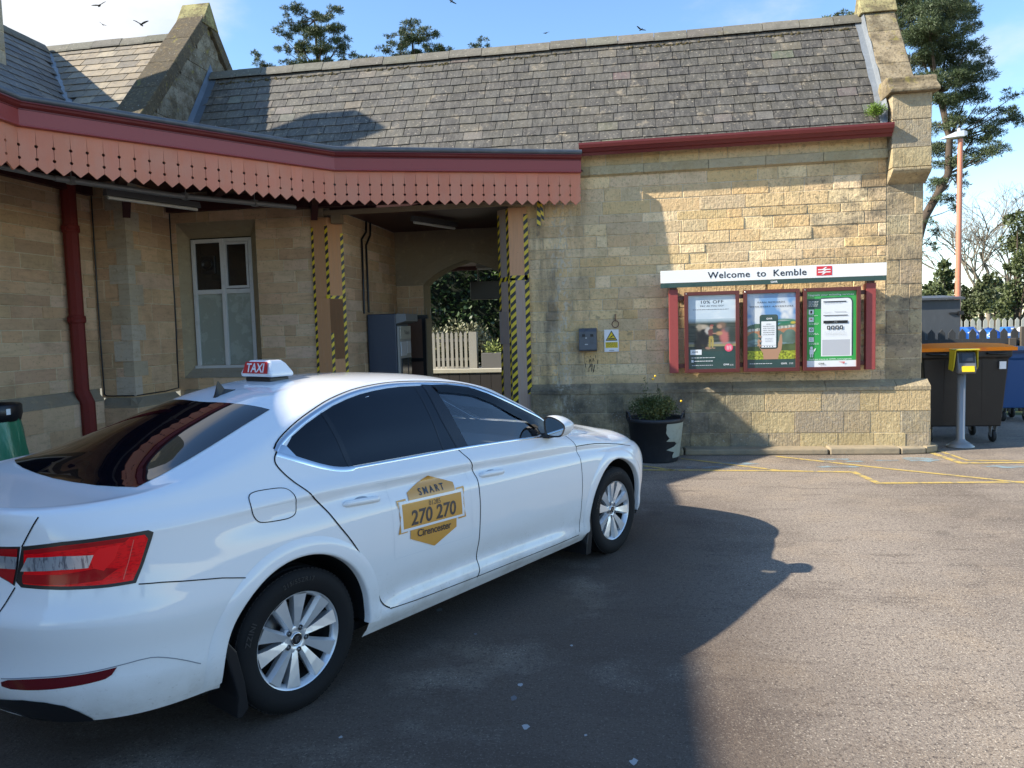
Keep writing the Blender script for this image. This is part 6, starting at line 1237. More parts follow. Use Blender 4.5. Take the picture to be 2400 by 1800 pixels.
# --- services: tube light, conduit, cables
def tube_light(label, a, b, r, mt, drop=None):
    t = thing('tube_light', a, label, 'light'); a, b = Vector(a), Vector(b); d = (b-a).normalized(); mb = MB(); s = Vector((-d.y, d.x, 0)).normalized()*.045; u = Vector((0, 0, .035))
    mb.prism([a-s-u, a+s-u, a+s*.6+u, a-s*.6+u], b-a); mb.build('housing', mt, t); mb = MB(); mb.tube([a-u*1.6+d*.03, b-u*1.6-d*.03], r, 8); mb.build('tube', M('unlit tube', (.62, .62, .58), .3), t); return t
mgal = M('galvanised grey', (.30, .31, .31), .5, metal=.3); mhous = M('light housing grey', (.10, .10, .105), .5)
tube_light('grey fluorescent batten hanging under the canopy', (-5.80, 7.66, 3.36), (-5.34, 8.76, 3.36), .02, mhous); tube_light('fluorescent batten on the passage ceiling', (-3.15, 10.7, 3.36), (-2.72, 11.6, 3.36), .02, mhous)
CD = thing('conduit', (-5.97, 7.15, 3.42), 'long grey conduit slung under the canopy on thin rods', 'conduit')
mb = MB(); mb.tube([(-6.12, 6.1, 3.42), (-5.97, 7.13, 3.42)], .026, 8); mb.tube([(-5.97, 7.13, 3.42), (-5.42, 8.35, 3.42), (-4.45, 9.6, 3.42)], .034, 8); mb.build('pipe', mgal, CD)
for x, y in ((-5.90, 7.28), (-5.33, 8.47), (-4.80, 9.16)): mb = MB(); mb.tube([(x, y, 3.42), (x, y, 3.78)], .006, 5); mb.box((x-.035, y-.035, 3.38), (x+.035, y+.035, 3.46)); mb.build('hanger', mgal, CD)
mb = MB(); mb.tube([(-7.05, 9.045, 3.9), (-7.06, 9.045, 2.2), (-7.055, 9.045, .98), (-7.02, 9.04, .955), (-6.62, 9.04, .955), (-6.585, 9.06, .955), (-6.585, 9.7, .96), (-6.585, 10.0, .98), (-6.585, 10.03, 2.0), (-6.585, 10.03, 3.9)], .009, 6); tag(mb.build('cable', mblack), 'thin black cable running down the pier and along the plinth', 'cable')
for pts, lb in (([(-4.02, 11.15, 3.42), (-4.02, 11.12, 3.25), (-4.02, 10.92, 3.12), (-4.02, 10.90, 2.0)], 'left of two dark conduits on the passage wall'), ([(-4.02, 11.33, 3.42), (-4.02, 11.30, 3.22), (-4.02, 11.10, 3.05), (-4.02, 11.10, 2.02)], 'right of two dark conduits on the passage wall')):
    mb = MB(); mb.tube(pts, .016, 7); tag(mb.build('conduit', mblack), lb, 'conduit', 'dark conduits on the passage wall')
# --- ticket machine and the boarded kiosk door beside it
TM = thing('ticket_machine', (-3.78, 11.3, 0), 'blue-grey ticket machine with a pale front in the passage', 'ticket machine')
mtm = M('blue-grey cabinet', (.042, .058, .092), .4, coat=.1); mtf = M('pale machine front', (.34, .34, .32), .4); mscr = M('machine screen', (.035, .04, .05), .1)
mb = MB(); mb.box((-4.02, 11.0, .0), (-3.56, 11.62, 1.99)); mb.build('cabinet', mtm, TM, bevel=.02); mb = MB(); mb.box((-3.556, 11.012, .1), (-3.52, 11.61, 1.80)); mb.build('front', mtf, TM, bevel=.006)
def fp_(y0, y1, z0, z1, n_, m_, x=-3.517, d=.012):
    mb = MB(); mb.box((x-.01, y0, z0), (x+d, y1, z1)); return mb.build(n_, m_, TM, bevel=.003)
mb = MB(); mb.prism([(-3.56, 10.99, 1.83), (-3.40, 10.99, 1.87), (-3.40, 10.99, 1.985), (-3.56, 10.99, 1.985)], (0, .64, 0)); mb.build('hood', M('grey hood', (.20, .215, .23), .4), TM, bevel=.008)
fp_(11.05, 11.57, 1.60, 1.80, 'header', M('lit header panel', (.48, .46, .38), .4)); fp_(11.06, 11.34, 1.34, 1.56, 'notice', M('paper notice', (.60, .60, .60), .5)); fp_(11.37, 11.56, 1.37, 1.56, 'notice', M('paper notice')); fp_(11.08, 11.36, 1.00, 1.30, 'screen', mscr); fp_(11.41, 11.56, .95, 1.30, 'keypad', mscr); fp_(11.1, 11.54, .55, .80, 'ticket_tray', mblack)
vs, fs = fit_text('Tickets', .26, .06, .01); mb = MB(); mb.add([(-3.503, 11.22+v[0], 1.67+v[1]) for v in vs], fs); mb.build('lettering', mink, TM)
KD = thing('kiosk_door', (-3.72, 12.3, 0), 'dark framed brown boarded door with a spiked top behind the ticket machine', 'door')
mb = MB(); mb.box((-3.89, 12.25, 0), (-3.83, 12.32, 1.98)); mb.box((-3.51, 12.25, 0), (-3.45, 12.32, 1.98)); mb.box((-3.93, 12.24, 1.92), (-3.41, 12.33, 1.985)); mb.box((-3.83, 12.25, 1.20), (-3.51, 12.32, 1.26)); mb.build('frame', mblack, KD)
mb = MB(); mb.box((-3.83, 12.27, .02), (-3.51, 12.30, 1.20)); mb.box((-3.83, 12.27, 1.26), (-3.51, 12.30, 1.92)); mb.build('panel', M('brown boards', (.14, .075, .05), .6, layers=((6, (.09, .05, .03), .5, .7, .6, (12, 12, 1)),)), KD)
mb = MB(); 
for i in range(12): x = -4.0+.08*i; mb.tube([(x, 12.28, 1.98), (x+.01, 12.28, 2.10)], [.006, .002], 4)
mb.build('spike', M('galvanised grey'), KD)
# --- litter sack holder at the left edge
LB = thing('litter_sack_holder', (-5.50, 5.58, 0), 'green litter sack hanging from a black ring holder by the wing wall', 'bin')
msack = M('green sack film', (.03, .20, .10), .28, coat=.3, layers=((4, (.10, .34, .20), .5, .7, .7, (1, 1, .25)), (9, (.015, .12, .06), .55, .7, .5, (1, 1, .3))), bump=(9, .7, .03, (1, 1, .2)))
T = Matrix.Translation((-5.50, 5.58, 0)); mb = MB(); mb.lathe([(.235, 1.03), (.255, 1.04), (.27, 1.10), (.27, 1.17), (.255, 1.185), (.225, 1.18), (.22, 1.10)], 28, T=T); mb.build('ring', mblack, LB)
mb = MB(); n = 40; vs = []; prof = [(.235, 1.15), (.245, 1.06), (.262, .95), (.285, .75), (.30, .55), (.30, .40), (.26, .31), (.10, .27)]
for r, z in prof:
    for i in range(n): a = 2*PI*i/n; q = r*(1+.045*math.sin(a*9+z*4)*(1.2-z*.4)+.03*math.sin(a*17-z*9)); vs.append((-5.50+q*math.cos(a), 5.58+q*math.sin(a), z))
mb.add(vs, [(j*n+i, j*n+(i+1) % n, (j+1)*n+(i+1) % n, (j+1)*n+i) for j in range(len(prof)-1) for i in range(n)], sm=True); mb.build('sack', msack, LB)
mb = MB(); mb.tube([(-5.76, 5.70, 0), (-5.76, 5.70, 1.12)], .022, 8); mb.lathe([(0, 0), (.16, 0), (.16, .02), (.03, .04)], 20, T=Matrix.Translation((-5.76, 5.70, 0))); mb.build('post', mblack, LB)
a0 = math.radians(-45); mb = MB(); Rr = Matrix.Translation((-5.50, 5.58, 1.10)) @ Matrix.Rotation(a0, 4, 'Z'); mb.add([Rr @ Vector((.2715*math.cos(t), .2715*math.sin(t), z)) for z in (.0, .05) for t in (.55, .62, .69)], [(0, 1, 4, 3), (1, 2, 5, 4)]); mb.build('sticker', mwh, LB)
# --- card reader post, wheelie bins, fence, cabinet, lamp (right-hand side)
RP = thing('card_reader', (4.22, 10.52, 0), 'yellow hooded smart card reader on a stainless steel post', 'card reader')
msteel = M('brushed stainless steel', (.34, .335, .32), .42, metal=.5, layers=((14, (.40, .40, .41), .5, .7, .5, (1, 1, .1)),)); myh = M('yellow hood plastic', (.55, .44, .02), .45); mgp = M('grey reader casing', (.14, .145, .155), .4)
T = Matrix.Translation((4.22, 10.52, 0)); mb = MB(); mb.lathe([(0, .004), (.165, .004), (.163, .018), (.11, .06), (.06, .095), (.052, .11), (.0495, .112), (.0495, .98), (0, .98)], 32, T=T); mb.build('post', msteel, RP)
mb = MB(); mb.prism([(4.125, 10.40, .97), (4.125, 10.375, 1.02), (4.125, 10.43, 1.25), (4.125, 10.55, 1.25), (4.125, 10.56, 1.0)], (.222, 0, 0)); mb.build('casing', mgp, RP, bevel=.015)
mb = MB(); mb.prism([(4.085, 10.46, 1.00), (4.085, 10.43, 1.06), (4.095, 10.40, 1.275), (4.09, 10.56, 1.285), (4.075, 10.57, 1.02)], (.014, 0, 0)); mb.prism([(4.385, 10.46, 1.02), (4.385, 10.43, 1.06), (4.37, 10.40, 1.275), (4.37, 10.56, 1.285), (4.385, 10.57, 1.04)], (-.014, 0, 0)); mb.box((4.085, 10.36, 1.272), (4.375, 10.58, 1.292)); mb.box((4.09, 10.565, 1.02), (4.37, 10.58, 1.28)); mb.build('hood', myh, RP, bevel=.008)
sn = Vector((0, -.97, .24)); 
def onface(x0, x1, t0, t1, o_): 
    a, b = Vector((0, 10.375, 1.02)), Vector((0, 10.43, 1.25)); n_ = Vector((0, -.22, .055)).normalized()
    return [Vector((x, 0, 0))+a.lerp(b, t)+n_*o_ for x, t in ((x0, t0), (x1, t0), (x1, t1), (x0, t1))]
for nm, q, mt in (('screen', (4.175, 4.305, .50, .92), mscr), ('touch_pad', (4.165, 4.315, -.10, .22), mys)):
    mb = MB(); mb.prism(onface(*q, .004), Vector((0, -.97, .24))*.003); mb.build(nm, mt, RP)
mb = MB(); mb.prism(onface(4.140, 4.332, .40, .98, .002), Vector((0, -.97, .24))*.002); mb.build('bezel', mblack, RP)
def wheelie(label, x0, x1, y0, y1, zl, body_m, lid_m, lidname):
    B = thing('wheelie_bin', ((x0+x1)/2, (y0+y1)/2, 0), label, 'bin', group='wheeled waste bins beside the station')
    mb = MB(); i0, i1 = .10, .04; zb_ = .22
    vs = [(x0+i0, y0+i0*.9, zb_), (x1-i0, y0+i0*.9, zb_), (x1-i0, y1-i0, zb_), (x0+i0, y1-i0, zb_), (x0+i1, y0+i1, zl-.14), (x1-i1, y0+i1, zl-.14), (x1-i1, y1-i1, zl-.14), (x0+i1, y1-i1, zl-.14), (x0+.01, y0+.01, zl-.12), (x1-.01, y0+.01, zl-.12), (x1-.01, y1-.01, zl-.12), (x0+.01, y1-.01, zl-.12), (x0+.01, y0+.01, zl-.03), (x1-.01, y0+.01, zl-.03), (x1-.01, y1-.01, zl-.03), (x0+.01, y1-.01, zl-.03)]
    mb.add(vs, [(0, 3, 2, 1)]+[(k*4+i, k*4+(i+1) % 4, (k+1)*4+(i+1) % 4, (k+1)*4+i) for k in range(3) for i in range(4)]); mb.build('body', body_m, B, bevel=.015)
    w = x1-x0; mb = MB()
    for u in (.30, .70):                                     # moulded ribs on the front
        xm = x0+w*u; mb.prism([(xm-.03, y0+.035, zl-.14), (xm+.03, y0+.035, zl-.14), (xm+.02*(1 if u > .5 else -1)+.02, y0+.085, .30), (xm+.02*(1 if u > .5 else -1)-.02, y0+.085, .30)], (0, .02, 0))
    mb.build('rib', body_m, B)
    for u in (.15, .80): mb = MB(); mb.tube([(x0+w*(u-.08), y0+.0, zl-.07), (x0+w*(u-.08), y0-.04, zl-.07), (x0+w*(u+.10), y0-.04, zl-.07), (x0+w*(u+.10), y0+.0, zl-.07)], .016, 6); mb.build('grab_bar', body_m, B)
    mb = MB(); n = 8; vs = []
    for i in range(n+1):
        t = i/n; vs += [(x, lerp(y0-.02, y1+.02, t), zl+.06*math.sin(PI*t)*(.6+.4*math.sin(PI*s_))-(.03 if s_ in (0, 1) else 0)+.01) for s_, x in ((0, x0-.03), (.02, x0-.02), (.3, lerp(x0, x1, .3)), (.7, lerp(x0, x1, .7)), (.98, x1+.02), (1, x1+.03))]
    mb.add(vs, [(i*6+k, i*6+k+1, (i+1)*6+k+1, (i+1)*6+k) for i in range(n) for k in range(5)], sm=True); mb.box((x0-.03, y0-.025, zl-.035), (x1+.03, y0-.005, zl+.012)); mb.box((x0-.03, y1+.005, zl-.035), (x1+.03, y1+.025, zl+.012)); ld = mb.build('lid', lid_m, B); ld['label'] = lidname
    for x in (x0+.17, x1-.17):
        for y in (y0+.17, y1-.17):
            mb = MB(); mb.lathe([(0, -.022), (.075, -.022), (.082, -.012), (.082, .012), (.075, .022), (0, .022)], 20, T=Matrix.Translation((x, y, .083)) @ Matrix.Rotation(PI/2, 4, 'Z'), axis='y'); cw = mb.build('castor', mrub0, B)
            mb = MB(); mb.prism([(x-.035, y-.05, .24), (x-.035, y+.05, .24), (x-.03, y+.03, .09), (x-.03, y-.03, .07)], (.006, 0, 0)); mb.prism([(x+.029, y-.05, .24), (x+.029, y+.05, .24), (x+.024, y+.03, .09), (x+.024, y-.03, .07)], (.006, 0, 0)); mb.box((x-.04, y-.055, .235), (x+.04, y+.055, .25)); mb.build('castor_fork', M('galvanised grey'), cw)
    return B
mrub0 = M('castor rubber', (.02, .02, .02), .7); mbb = M('black bin plastic', (.012, .011, .011), .42, layers=((6, (.022, .02, .018), .5, .7, .6),)); mor = M('orange lid plastic', (.98, .26, .02), .85, spec=.15, layers=((2.2, (.62, .13, .07), .56, .68, .5), (9, (.85, .22, .03), .5, .7, .4))); mbl = M('blue bin plastic', (.022, .085, .24), .5); mbl2 = M('navy lid plastic', (.012, .03, .09), .45)
WB = wheelie('black four-wheeled bin with an orange lid', 3.83, 4.97, 10.80, 11.75, 1.28, mbb, mor, 'faded orange lid')
mb = MB(); mb.box((4.80, 10.805, 1.00), (4.88, 10.825, 1.10)); mb.build('sticker', mwh, WB)
wheelie('blue four-wheeled bin half hidden behind the orange lidded one', 5.72, 6.40, 12.95, 13.75, 1.14, mbl, mbl2, 'dark blue lid')
FE = thing('picket_fence', (6.0, 14.6, 0), 'dark stained picket fence with pointed tops behind the bins', 'fence')
mdw = M('dark stained wood', (.040, .042, .044), .75, layers=((5, (.07, .07, .07), .5, .7, .6, (8, 8, .6)),))
mb = MB(); x = 4.6
while x < 7.0: mb.prism([(x, 14.6, .05), (x+.115, 14.6, .05), (x+.115, 14.6, 1.41), (x+.0575, 14.6, 1.485), (x, 14.6, 1.41)], (0, .022, 0)); x += .172
mb.build('picket', mdw, FE); mb = MB(); mb.box((4.5, 14.57, 1.20), (7.0, 14.598, 1.30)); mb.box((4.5, 14.57, .35), (7.0, 14.598, .45)); mb.build('rail', mdw, FE)
mb = MB(); mb.box((4.5, 14.64, .9), (7.0, 14.66, 1.30)); mb.build('backing_board', mdw, FE)
mb = MB(); mb.box((6.78, 14.50, 0), (6.94, 14.56, 1.50)); mb.box((6.60, 14.52, 0), (6.72, 14.56, 1.30)); mb.build('post', M('brown fence post', (.085, .07, .055), .8), FE, bevel=.008)
CBT = thing('equipment_cabinet', (5.5, 15.6, 0), 'tall dark grey steel cabinet behind the picket fence', 'cabinet')
mcab = M('dark grey cabinet paint', (.075, .082, .092), .5, layers=((9, (.10, .11, .12), .5, .7, .5, (1, 1, .4)), (22, (.2, .2, .21), .66, .72, .4)))
mb = MB(); mb.box((4.9, 15.3, 0), (6.10, 16.2, 2.03)); mb.build('body', mcab, CBT, bevel=.01); mb = MB(); mb.prism([(4.85, 15.22, 2.03), (4.85, 15.22, 2.07), (4.85, 16.25, 2.14), (4.85, 16.25, 2.05)], (1.30, 0, 0)); mb.build('lid', mcab, CBT); mb = MB(); mb.box((5.9, 15.27, 1.76), (6.12, 15.298, 1.79)); mb.box((6.05, 15.24, 1.74), (6.14, 15.3, 1.81)); mb.build('hasp', mblack, CBT)
LP = thing('street_lamp', (8.70, 22, 0), 'orange-pink lamp post with a pale flat lantern', 'street lamp')
mb = MB(); mb.tube([(8.70, 22, 0), (8.70, 22, 1.8), (8.70, 22, 6.42)], [.085, .075, .062], 14); mb.build('pole', M('orange-pink post paint', (.55, .20, .115), .45), LP)
mb = MB(); vs = [];
for x, hw, zb_, zt in ((8.20, .02, 6.44, 6.455), (8.30, .09, 6.45, 6.50), (8.55, .13, 6.46, 6.60), (8.75, .12, 6.47, 6.63), (8.84, .09, 6.50, 6.60)): vs += [(x, 22-hw, zb_), (x, 22+hw, zb_), (x, 22+hw*.8, zt), (x, 22-hw*.8, zt)]
mb.add(vs, [(i*4+k, i*4+(k+1) % 4, (i+1)*4+(k+1) % 4, (i+1)*4+k) for i in range(4) for k in range(4)]+[(0, 1, 2, 3), (16, 17, 18, 19)]); mb.build('lantern', M('pale grey lantern', (.62, .64, .66), .4), LP, bevel=.01); mb = MB(); mb.lathe([(.045, 0), (.045, .06), (.02, .09), (0, .09)], 12, T=Matrix.Translation((8.66, 22, 6.62))); mb.build('photocell', M('pale grey lantern'), LP)
WF = thing('white_fence', (12, 26, 0), 'weathered white picket fence across the far field edge', 'fence')
mwf = M('weathered white paint', (.42, .42, .38), .8, layers=((3, (.28, .27, .23), .5, .7, .6),)); mb = MB(); x = 9.2
while x < 18: mb.prism([(x, 26, .2), (x+.12, 26, .2), (x+.12, 26, 1.54), (x+.06, 26, 1.62), (x, 26, 1.54)], (0, .02, 0)); x += .185
mb.build('picket', mwf, WF); mb = MB(); mb.box((9.2, 26.03, 1.25), (18, 26.07, 1.35)); mb.box((9.2, 26.03, .5), (18, 26.07, .6)); mb.build('rail', mwf, WF)
TP = thing('tarpaulin', (8.4, 20, 0), 'blue and white tarpaulin draped over a low stack', 'tarpaulin')
mtarp = M('blue tarpaulin', (.03, .16, .55), .45, layers=((1.3, (.70, .72, .75), .57, .58, 1.0, (1, 1, 2.5)),), bump=(4, .6, .05)); mb = MB(); n = 18; vs = []
for i in range(n+1):
    x = lerp(7.6, 9.0, i/n)
    for y, z in ((19.6, .4), (19.7, 1.26+.16*mnoise.noise(Vector((i*.37, 1, 2)))), (20.1, 1.44+.12*mnoise.noise(Vector((i*.3, 4, 2)))), (20.6, 1.35)): vs.append((x+.05*math.sin(i*2+y), y, z-(.10 if 8.35 < x < 8.55 else 0)-(.25*max(0, (x-8.6)/.4))))
mb.add(vs, [(i*4+k, i*4+k+1, (i+1)*4+k+1, (i+1)*4+k) for i in range(n) for k in range(3)], sm=True); mb.build('sheet', mtarp, TP); mb = MB(); mb.box((7.7, 19.75, 0), (8.9, 20.5, 1.15)); mb.build('stack', M('stacked pallets', (.2, .16, .11), .8), TP)
BX = thing('blue_crate', (9.1, 20.1, 0), 'small bright blue crate with a white band beside the tarpaulin', 'crate'); mb = MB(); mb.box((8.99, 19.95, .0), (9.20, 20.3, 1.42)); mb.build('box', M('bright blue plastic', (.02, .14, .5), .4), BX, bevel=.03); mb = MB(); mb.box((8.985, 19.945, 1.20), (9.16, 19.955, 1.27)); mb.box((9.10, 19.94, 1.36), (9.19, 19.955, 1.40)); mb.build('band', mwh, BX)
WBG = thing('white_sack', (9.4, 20.2, 0), 'crumpled pale sack right of the blue crate', 'sack'); mb = MB(); mb.sphere((9.42, 20.2, .72), (.18, .2, .70), 14, 10); mb.build('sack', M('pale sack cloth', (.5, .46, .46), .8, layers=((5, (.55, .2, .25), .6, .65, .7),), bump=(7, .8, .05)), WBG)
# --- over the line: far platform, fence, planter, ivy, hanging screen
tag(MB().box((-30, 17.0, -.002), (4.0, 24, .74)).build('far_platform', M('platform paving', (.42, .39, .33), .85, layers=((3, (.30, .27, .22), .5, .7, .6), (40, (.5, .47, .4), .55, .7, .5)))), kind='structure')
mb = MB(); mb.box((-30, 16.94, .72), (4.0, 17.25, .80)); mb.build('platform_edge', M('platform edge stone', (.52, .48, .38), .85, layers=((4, (.40, .36, .28), .5, .7, .5),)))['kind'] = 'structure'
mb = MB(); rng = random.Random(6); x = -8.0
while x < 0: mb.box((x, 16.965, .0), (x+.24, 16.998, .70)); x += .25
mb.build('platform_face', M('sooty brick', (.035, .030, .028), .9))['kind'] = 'structure'
NPC = thing('platform_canopy', (-3, 14.2, 3.0), 'dark platform canopy seen through the passage arch', 'canopy'); mb = MB(); mb.box((-9, 13.1, 3.02), (3.0, 15.3, 3.10)); mb.box((-9, 15.3, 2.94), (3.0, 15.36, 3.2)); mb.build('deck', mdarkred, NPC)
HS = thing('platform_screen', (-2.4, 14.6, 2.6), 'black information screen hanging over the platform', 'screen'); mb = MB(); mb.box((-3.15, 14.5, 2.30), (-1.7, 14.68, 2.66)); mb.build('case', mblack, HS, bevel=.01); mb = MB(); mb.tube([(-3.0, 14.6, 2.66), (-3.0, 14.6, 3.05)], .02, 6); mb.tube([(-1.9, 14.6, 2.66), (-1.9, 14.6, 3.05)], .02, 6); mb.build('hanger', mblack, HS)
tube_light('pale tube light over the platform', (-2.95, 14.2, 2.93), (-2.0, 14.2, 2.93), .02, M('galvanised grey'))
PF = thing('picket_fence', (-4.4, 18.3, .74), 'bleached picket fence on the far platform seen through the arch', 'fence')
mpf = M('bleached pickets', (.30, .285, .245), .8, layers=((3, (.30, .28, .22), .45, .7, .7, (6, 6, .7)),)); mb = MB(); x = -5.35
while x < -3.95: mb.prism([(x, 18.3, .76), (x+.07, 18.3, .76), (x+.07, 18.3, 1.62), (x+.035, 18.3, 1.68), (x, 18.3, 1.62)], (0, .02, 0)); x += .118
mb.build('picket', mpf, PF); mb = MB(); mb.box((-5.4, 18.33, 1.42), (-3.9, 18.36, 1.50)); mb.box((-5.4, 18.33, .95), (-3.9, 18.36, 1.02)); mb.box((-4.03, 18.22, .74), (-3.84, 18.40, 1.66)); mb.build('rail', mpf, PF)
PL = thing('planter', (-3.35, 18.2, .74), 'grey wooden planter with pale green plants on the far platform', 'planter'); mb = MB(); mb.box((-3.68, 18.0, .745), (-3.1, 18.5, 1.13)); mb.build('box', M('grey planter wood', (.12, .115, .105), .8), PL, bevel=.01)
L = Leaves(5); L.clump((-3.4, 18.25, 1.20), .24, 220, .10, .03, .8, .2); L.mb.build('foliage', M('planter leaves', (.22, .26, .07), .6), PL, recalc=False)
# ================================================================== trees, ivy, birds
mpine = leafmat('pine needle', (.052, .078, .030), (.090, .115, .042), (.028, .044, .020)); mbark = M('pine bark', (.085, .060, .042), .95, layers=((6, (.04, .03, .024), .5, .7, .6),))
def pine(name, label, clumps, trunk, dens_, L, w, seed, group='pines beyond the roofs', r0=.22, fat=1.0):
    t = thing(name, trunk[0], label, 'tree', group=group); lv = Leaves(seed); g = lv.rng
    tw = MB(); n = len(trunk); tw.tube(trunk, [r0*(1-.8*i/(n-1)) for i in range(n)], 9)
    for c in clumps:
        x, y, z, r = c; r *= fat; k = max(4, int(11*(r/.6)**1.2))
        # nearest lower trunk point carries the limb
        cand = [Vector(p) for p in trunk if p[2] < z+.2] or [Vector(trunk[0])]; p = min(cand, key=lambda q: (q-Vector((x, y, z-r))).length)
        mid = p.lerp(Vector((x, y, z)), .55)+Vector((0, 0, -.12*r)); tw.tube([p, mid, (x, y, z)], [max(.018, .07*r), .05*r, .02*r], 5)
        for _ in range(k):
            d = Vector((g.gauss(0, 1.25), g.gauss(0, 1.25), g.gauss(0, .42))); d = d.normalized()*r*g.uniform(.25, .95); cc = Vector((x, y, z))+d; rr = r*g.uniform(.20, .40)
            lv.clump(cc, rr, int(dens_*rr*rr/.04)+14, L, w, .55, .15, flat_=.45)
            tw.tube([(x, y, z), cc], [.015*r+.004, .004], 3)
    tw.build('trunk', mbark, t); lv.mb.build('crown', mpine, t, recalc=False); return t
PINE_R = [(7.15, 24.02, 10.72, 0.6), (8.12, 24.8, 10.95, 0.74), (8.34, 23.24, 10.3, 0.89), (9.6, 24.64, 10.66, 0.6), (9.58, 23.87, 10.44, 0.3), (7.93, 23.86, 11.49, 0.74), (9.02, 24.59, 11.57, 0.74), (8.37, 23.85, 12.21, 0.69), (8.02, 24.07, 9.97, 0.6), (8.3, 23.1, 9.58, 0.79), (9.39, 24.39, 9.92, 0.64), (9.74, 24.02, 10.06, 0.25), (8.33, 23.76, 9.13, 0.6), (9.24, 24.51, 9.32, 0.74), (9.58, 23.81, 9.26, 0.4), (9.98, 23.98, 9.29, 0.2), (8.54, 23.52, 8.44, 0.55), (9.24, 23.84, 8.48, 0.69), (9.66, 23.68, 8.74, 0.45), (8.95, 23.72, 7.91, 0.5), (9.73, 24.33, 8.07, 0.55), (9.98, 23.84, 7.91, 0.3), (8.98, 23.98, 7.32, 0.45), (9.73, 24.63, 7.44, 0.55), (9.29, 24.55, 6.77, 0.5), (9.93, 24.27, 6.89, 0.5), (10.25, 24.04, 7.03, 0.45), (10.53, 23.79, 7.51, 0.4), (10.79, 23.76, 7.91, 0.3), (11.0, 24.45, 7.39, 0.4), (10.16, 24.02, 6.46, 0.45), (10.47, 23.77, 6.39, 0.25), (9.35, 24.15, 6.23, 0.5), (9.91, 24.2, 6.21, 0.3), (8.92, 24.09, 5.67, 0.35), (9.45, 24.4, 5.78, 0.4), (8.66, 23.73, 5.17, 0.25), (9.19, 24.02, 5.15, 0.3), (9.43, 23.98, 4.91, 0.2), (8.63, 23.84, 4.48, 0.15), (8.93, 24.07, 4.27, 0.2), (8.78, 24.13, 3.88, 0.15), (8.88, 24.03, 3.73, 0.15)]
PINE_RT = [(8.27, 24.0, 3.62, 0.0), (8.52, 24.0, 4.6, 0.0), (8.85, 24.0, 5.21, 0.0), (9.17, 24.0, 5.86, 0.0), (9.2, 24.0, 6.87, 0.0), (8.89, 24.0, 8.21, 0.0), (8.54, 24.0, 9.55, 0.0), (8.36, 24.0, 10.86, 0.0), (8.34, 24.0, 12.15, 0.0)]
PINE_A = [(-18.27, 39.76, 19.42, 0.41), (-17.54, 39.72, 19.18, 0.58), (-16.73, 40.5, 19.16, 0.66), (-15.6, 39.51, 19.08, 0.5), (-18.64, 40.1, 18.85, 0.41), (-17.8, 40.41, 18.65, 0.74), (-16.3, 39.38, 17.96, 0.83), (-15.46, 39.47, 18.08, 0.5), (-18.68, 39.73, 18.06, 0.5), (-18.76, 40.19, 17.41, 0.5), (-17.81, 40.11, 17.55, 0.74), (-16.35, 39.38, 17.0, 0.74), (-15.58, 39.89, 17.28, 0.66), (-18.53, 40.2, 16.64, 0.5), (-17.3, 39.86, 16.43, 0.74), (-16.39, 40.24, 16.48, 0.74), (-15.71, 40.56, 16.53, 0.5), (-15.32, 40.18, 17.69, 0.41), (-15.07, 39.89, 16.83, 0.41), (-18.08, 39.5, 15.55, 0.66), (-16.84, 39.72, 15.53, 0.74), (-15.8, 40.02, 15.54, 0.66)]
PINE_A2 = [(-20.75, 40.66, 17.57, 0.34), (-20.54, 40.76, 17.08, 0.38), (-20.27, 41.31, 16.98, 0.42), (-21.05, 41.05, 17.47, 0.25), (-20.18, 40.5, 16.2, 0.51)]
PINE_A3 = [(-15.72, 43.38, 17.83, 0.36), (-15.02, 43.01, 17.73, 0.36), (-15.5, 43.51, 17.41, 0.44), (-14.82, 42.64, 17.07, 0.36)]
PINE_B = [(-12.17, 42.38, 18.98, 0.52), (-12.61, 42.32, 18.74, 0.43), (-13.34, 42.01, 18.44, 0.35), (-11.8, 41.64, 18.0, 0.69), (-12.53, 41.35, 17.62, 0.61), (-11.05, 41.85, 18.18, 0.52), (-10.54, 41.92, 18.24, 0.35), (-13.49, 41.53, 17.43, 0.43), (-13.81, 41.62, 16.99, 0.35), (-12.82, 42.83, 17.49, 0.69), (-11.56, 42.25, 17.35, 0.69), (-10.67, 41.61, 17.22, 0.61), (-10.04, 41.93, 17.37, 0.43), (-9.62, 42.4, 17.24, 0.35), (-10.42, 42.33, 17.12, 0.35), (-11.19, 42.29, 17.76, 0.35), (-11.83, 41.82, 16.38, 0.69), (-10.79, 41.99, 16.52, 0.69), (-13.41, 42.29, 16.84, 0.69)]
PINE_C = [(-8.98, 45.03, 18.55, 0.37), (-8.57, 44.88, 18.81, 0.33), (-8.21, 44.91, 18.44, 0.28), (-8.97, 44.9, 18.15, 0.33), (-9.31, 45.22, 18.37, 0.19), (-8.53, 45.09, 18.26, 0.28)]
PINE_D = [(9.24, 38.09, 15.85, 0.31), (9.67, 38.19, 15.95, 0.2), (9.95, 38.21, 15.9, 0.31), (10.18, 37.79, 15.72, 0.31), (9.3, 37.81, 15.53, 0.39)]
EVER_R = [(16.48, 35.75, 5.7, 0.59), (16.72, 36.58, 4.9, 0.5), (16.59, 35.74, 4.11, 0.59), (17.05, 36.41, 5.04, 0.59), (16.43, 36.26, 3.71, 0.3), (16.58, 35.84, 2.96, 0.59), (16.46, 35.9, 2.26, 0.69), (15.94, 35.82, 1.82, 0.59), (16.74, 35.35, 3.63, 0.69), (17.06, 35.96, 2.42, 0.79)]
B1 = [(12.05, 31.79, 3.4, 0.4), (11.97, 31.95, 2.93, 0.53), (11.51, 31.52, 2.69, 0.53), (12.37, 32.02, 2.92, 0.44), (12.15, 31.96, 3.77, 0.19), (11.9, 31.37, 2.43, 0.62)]
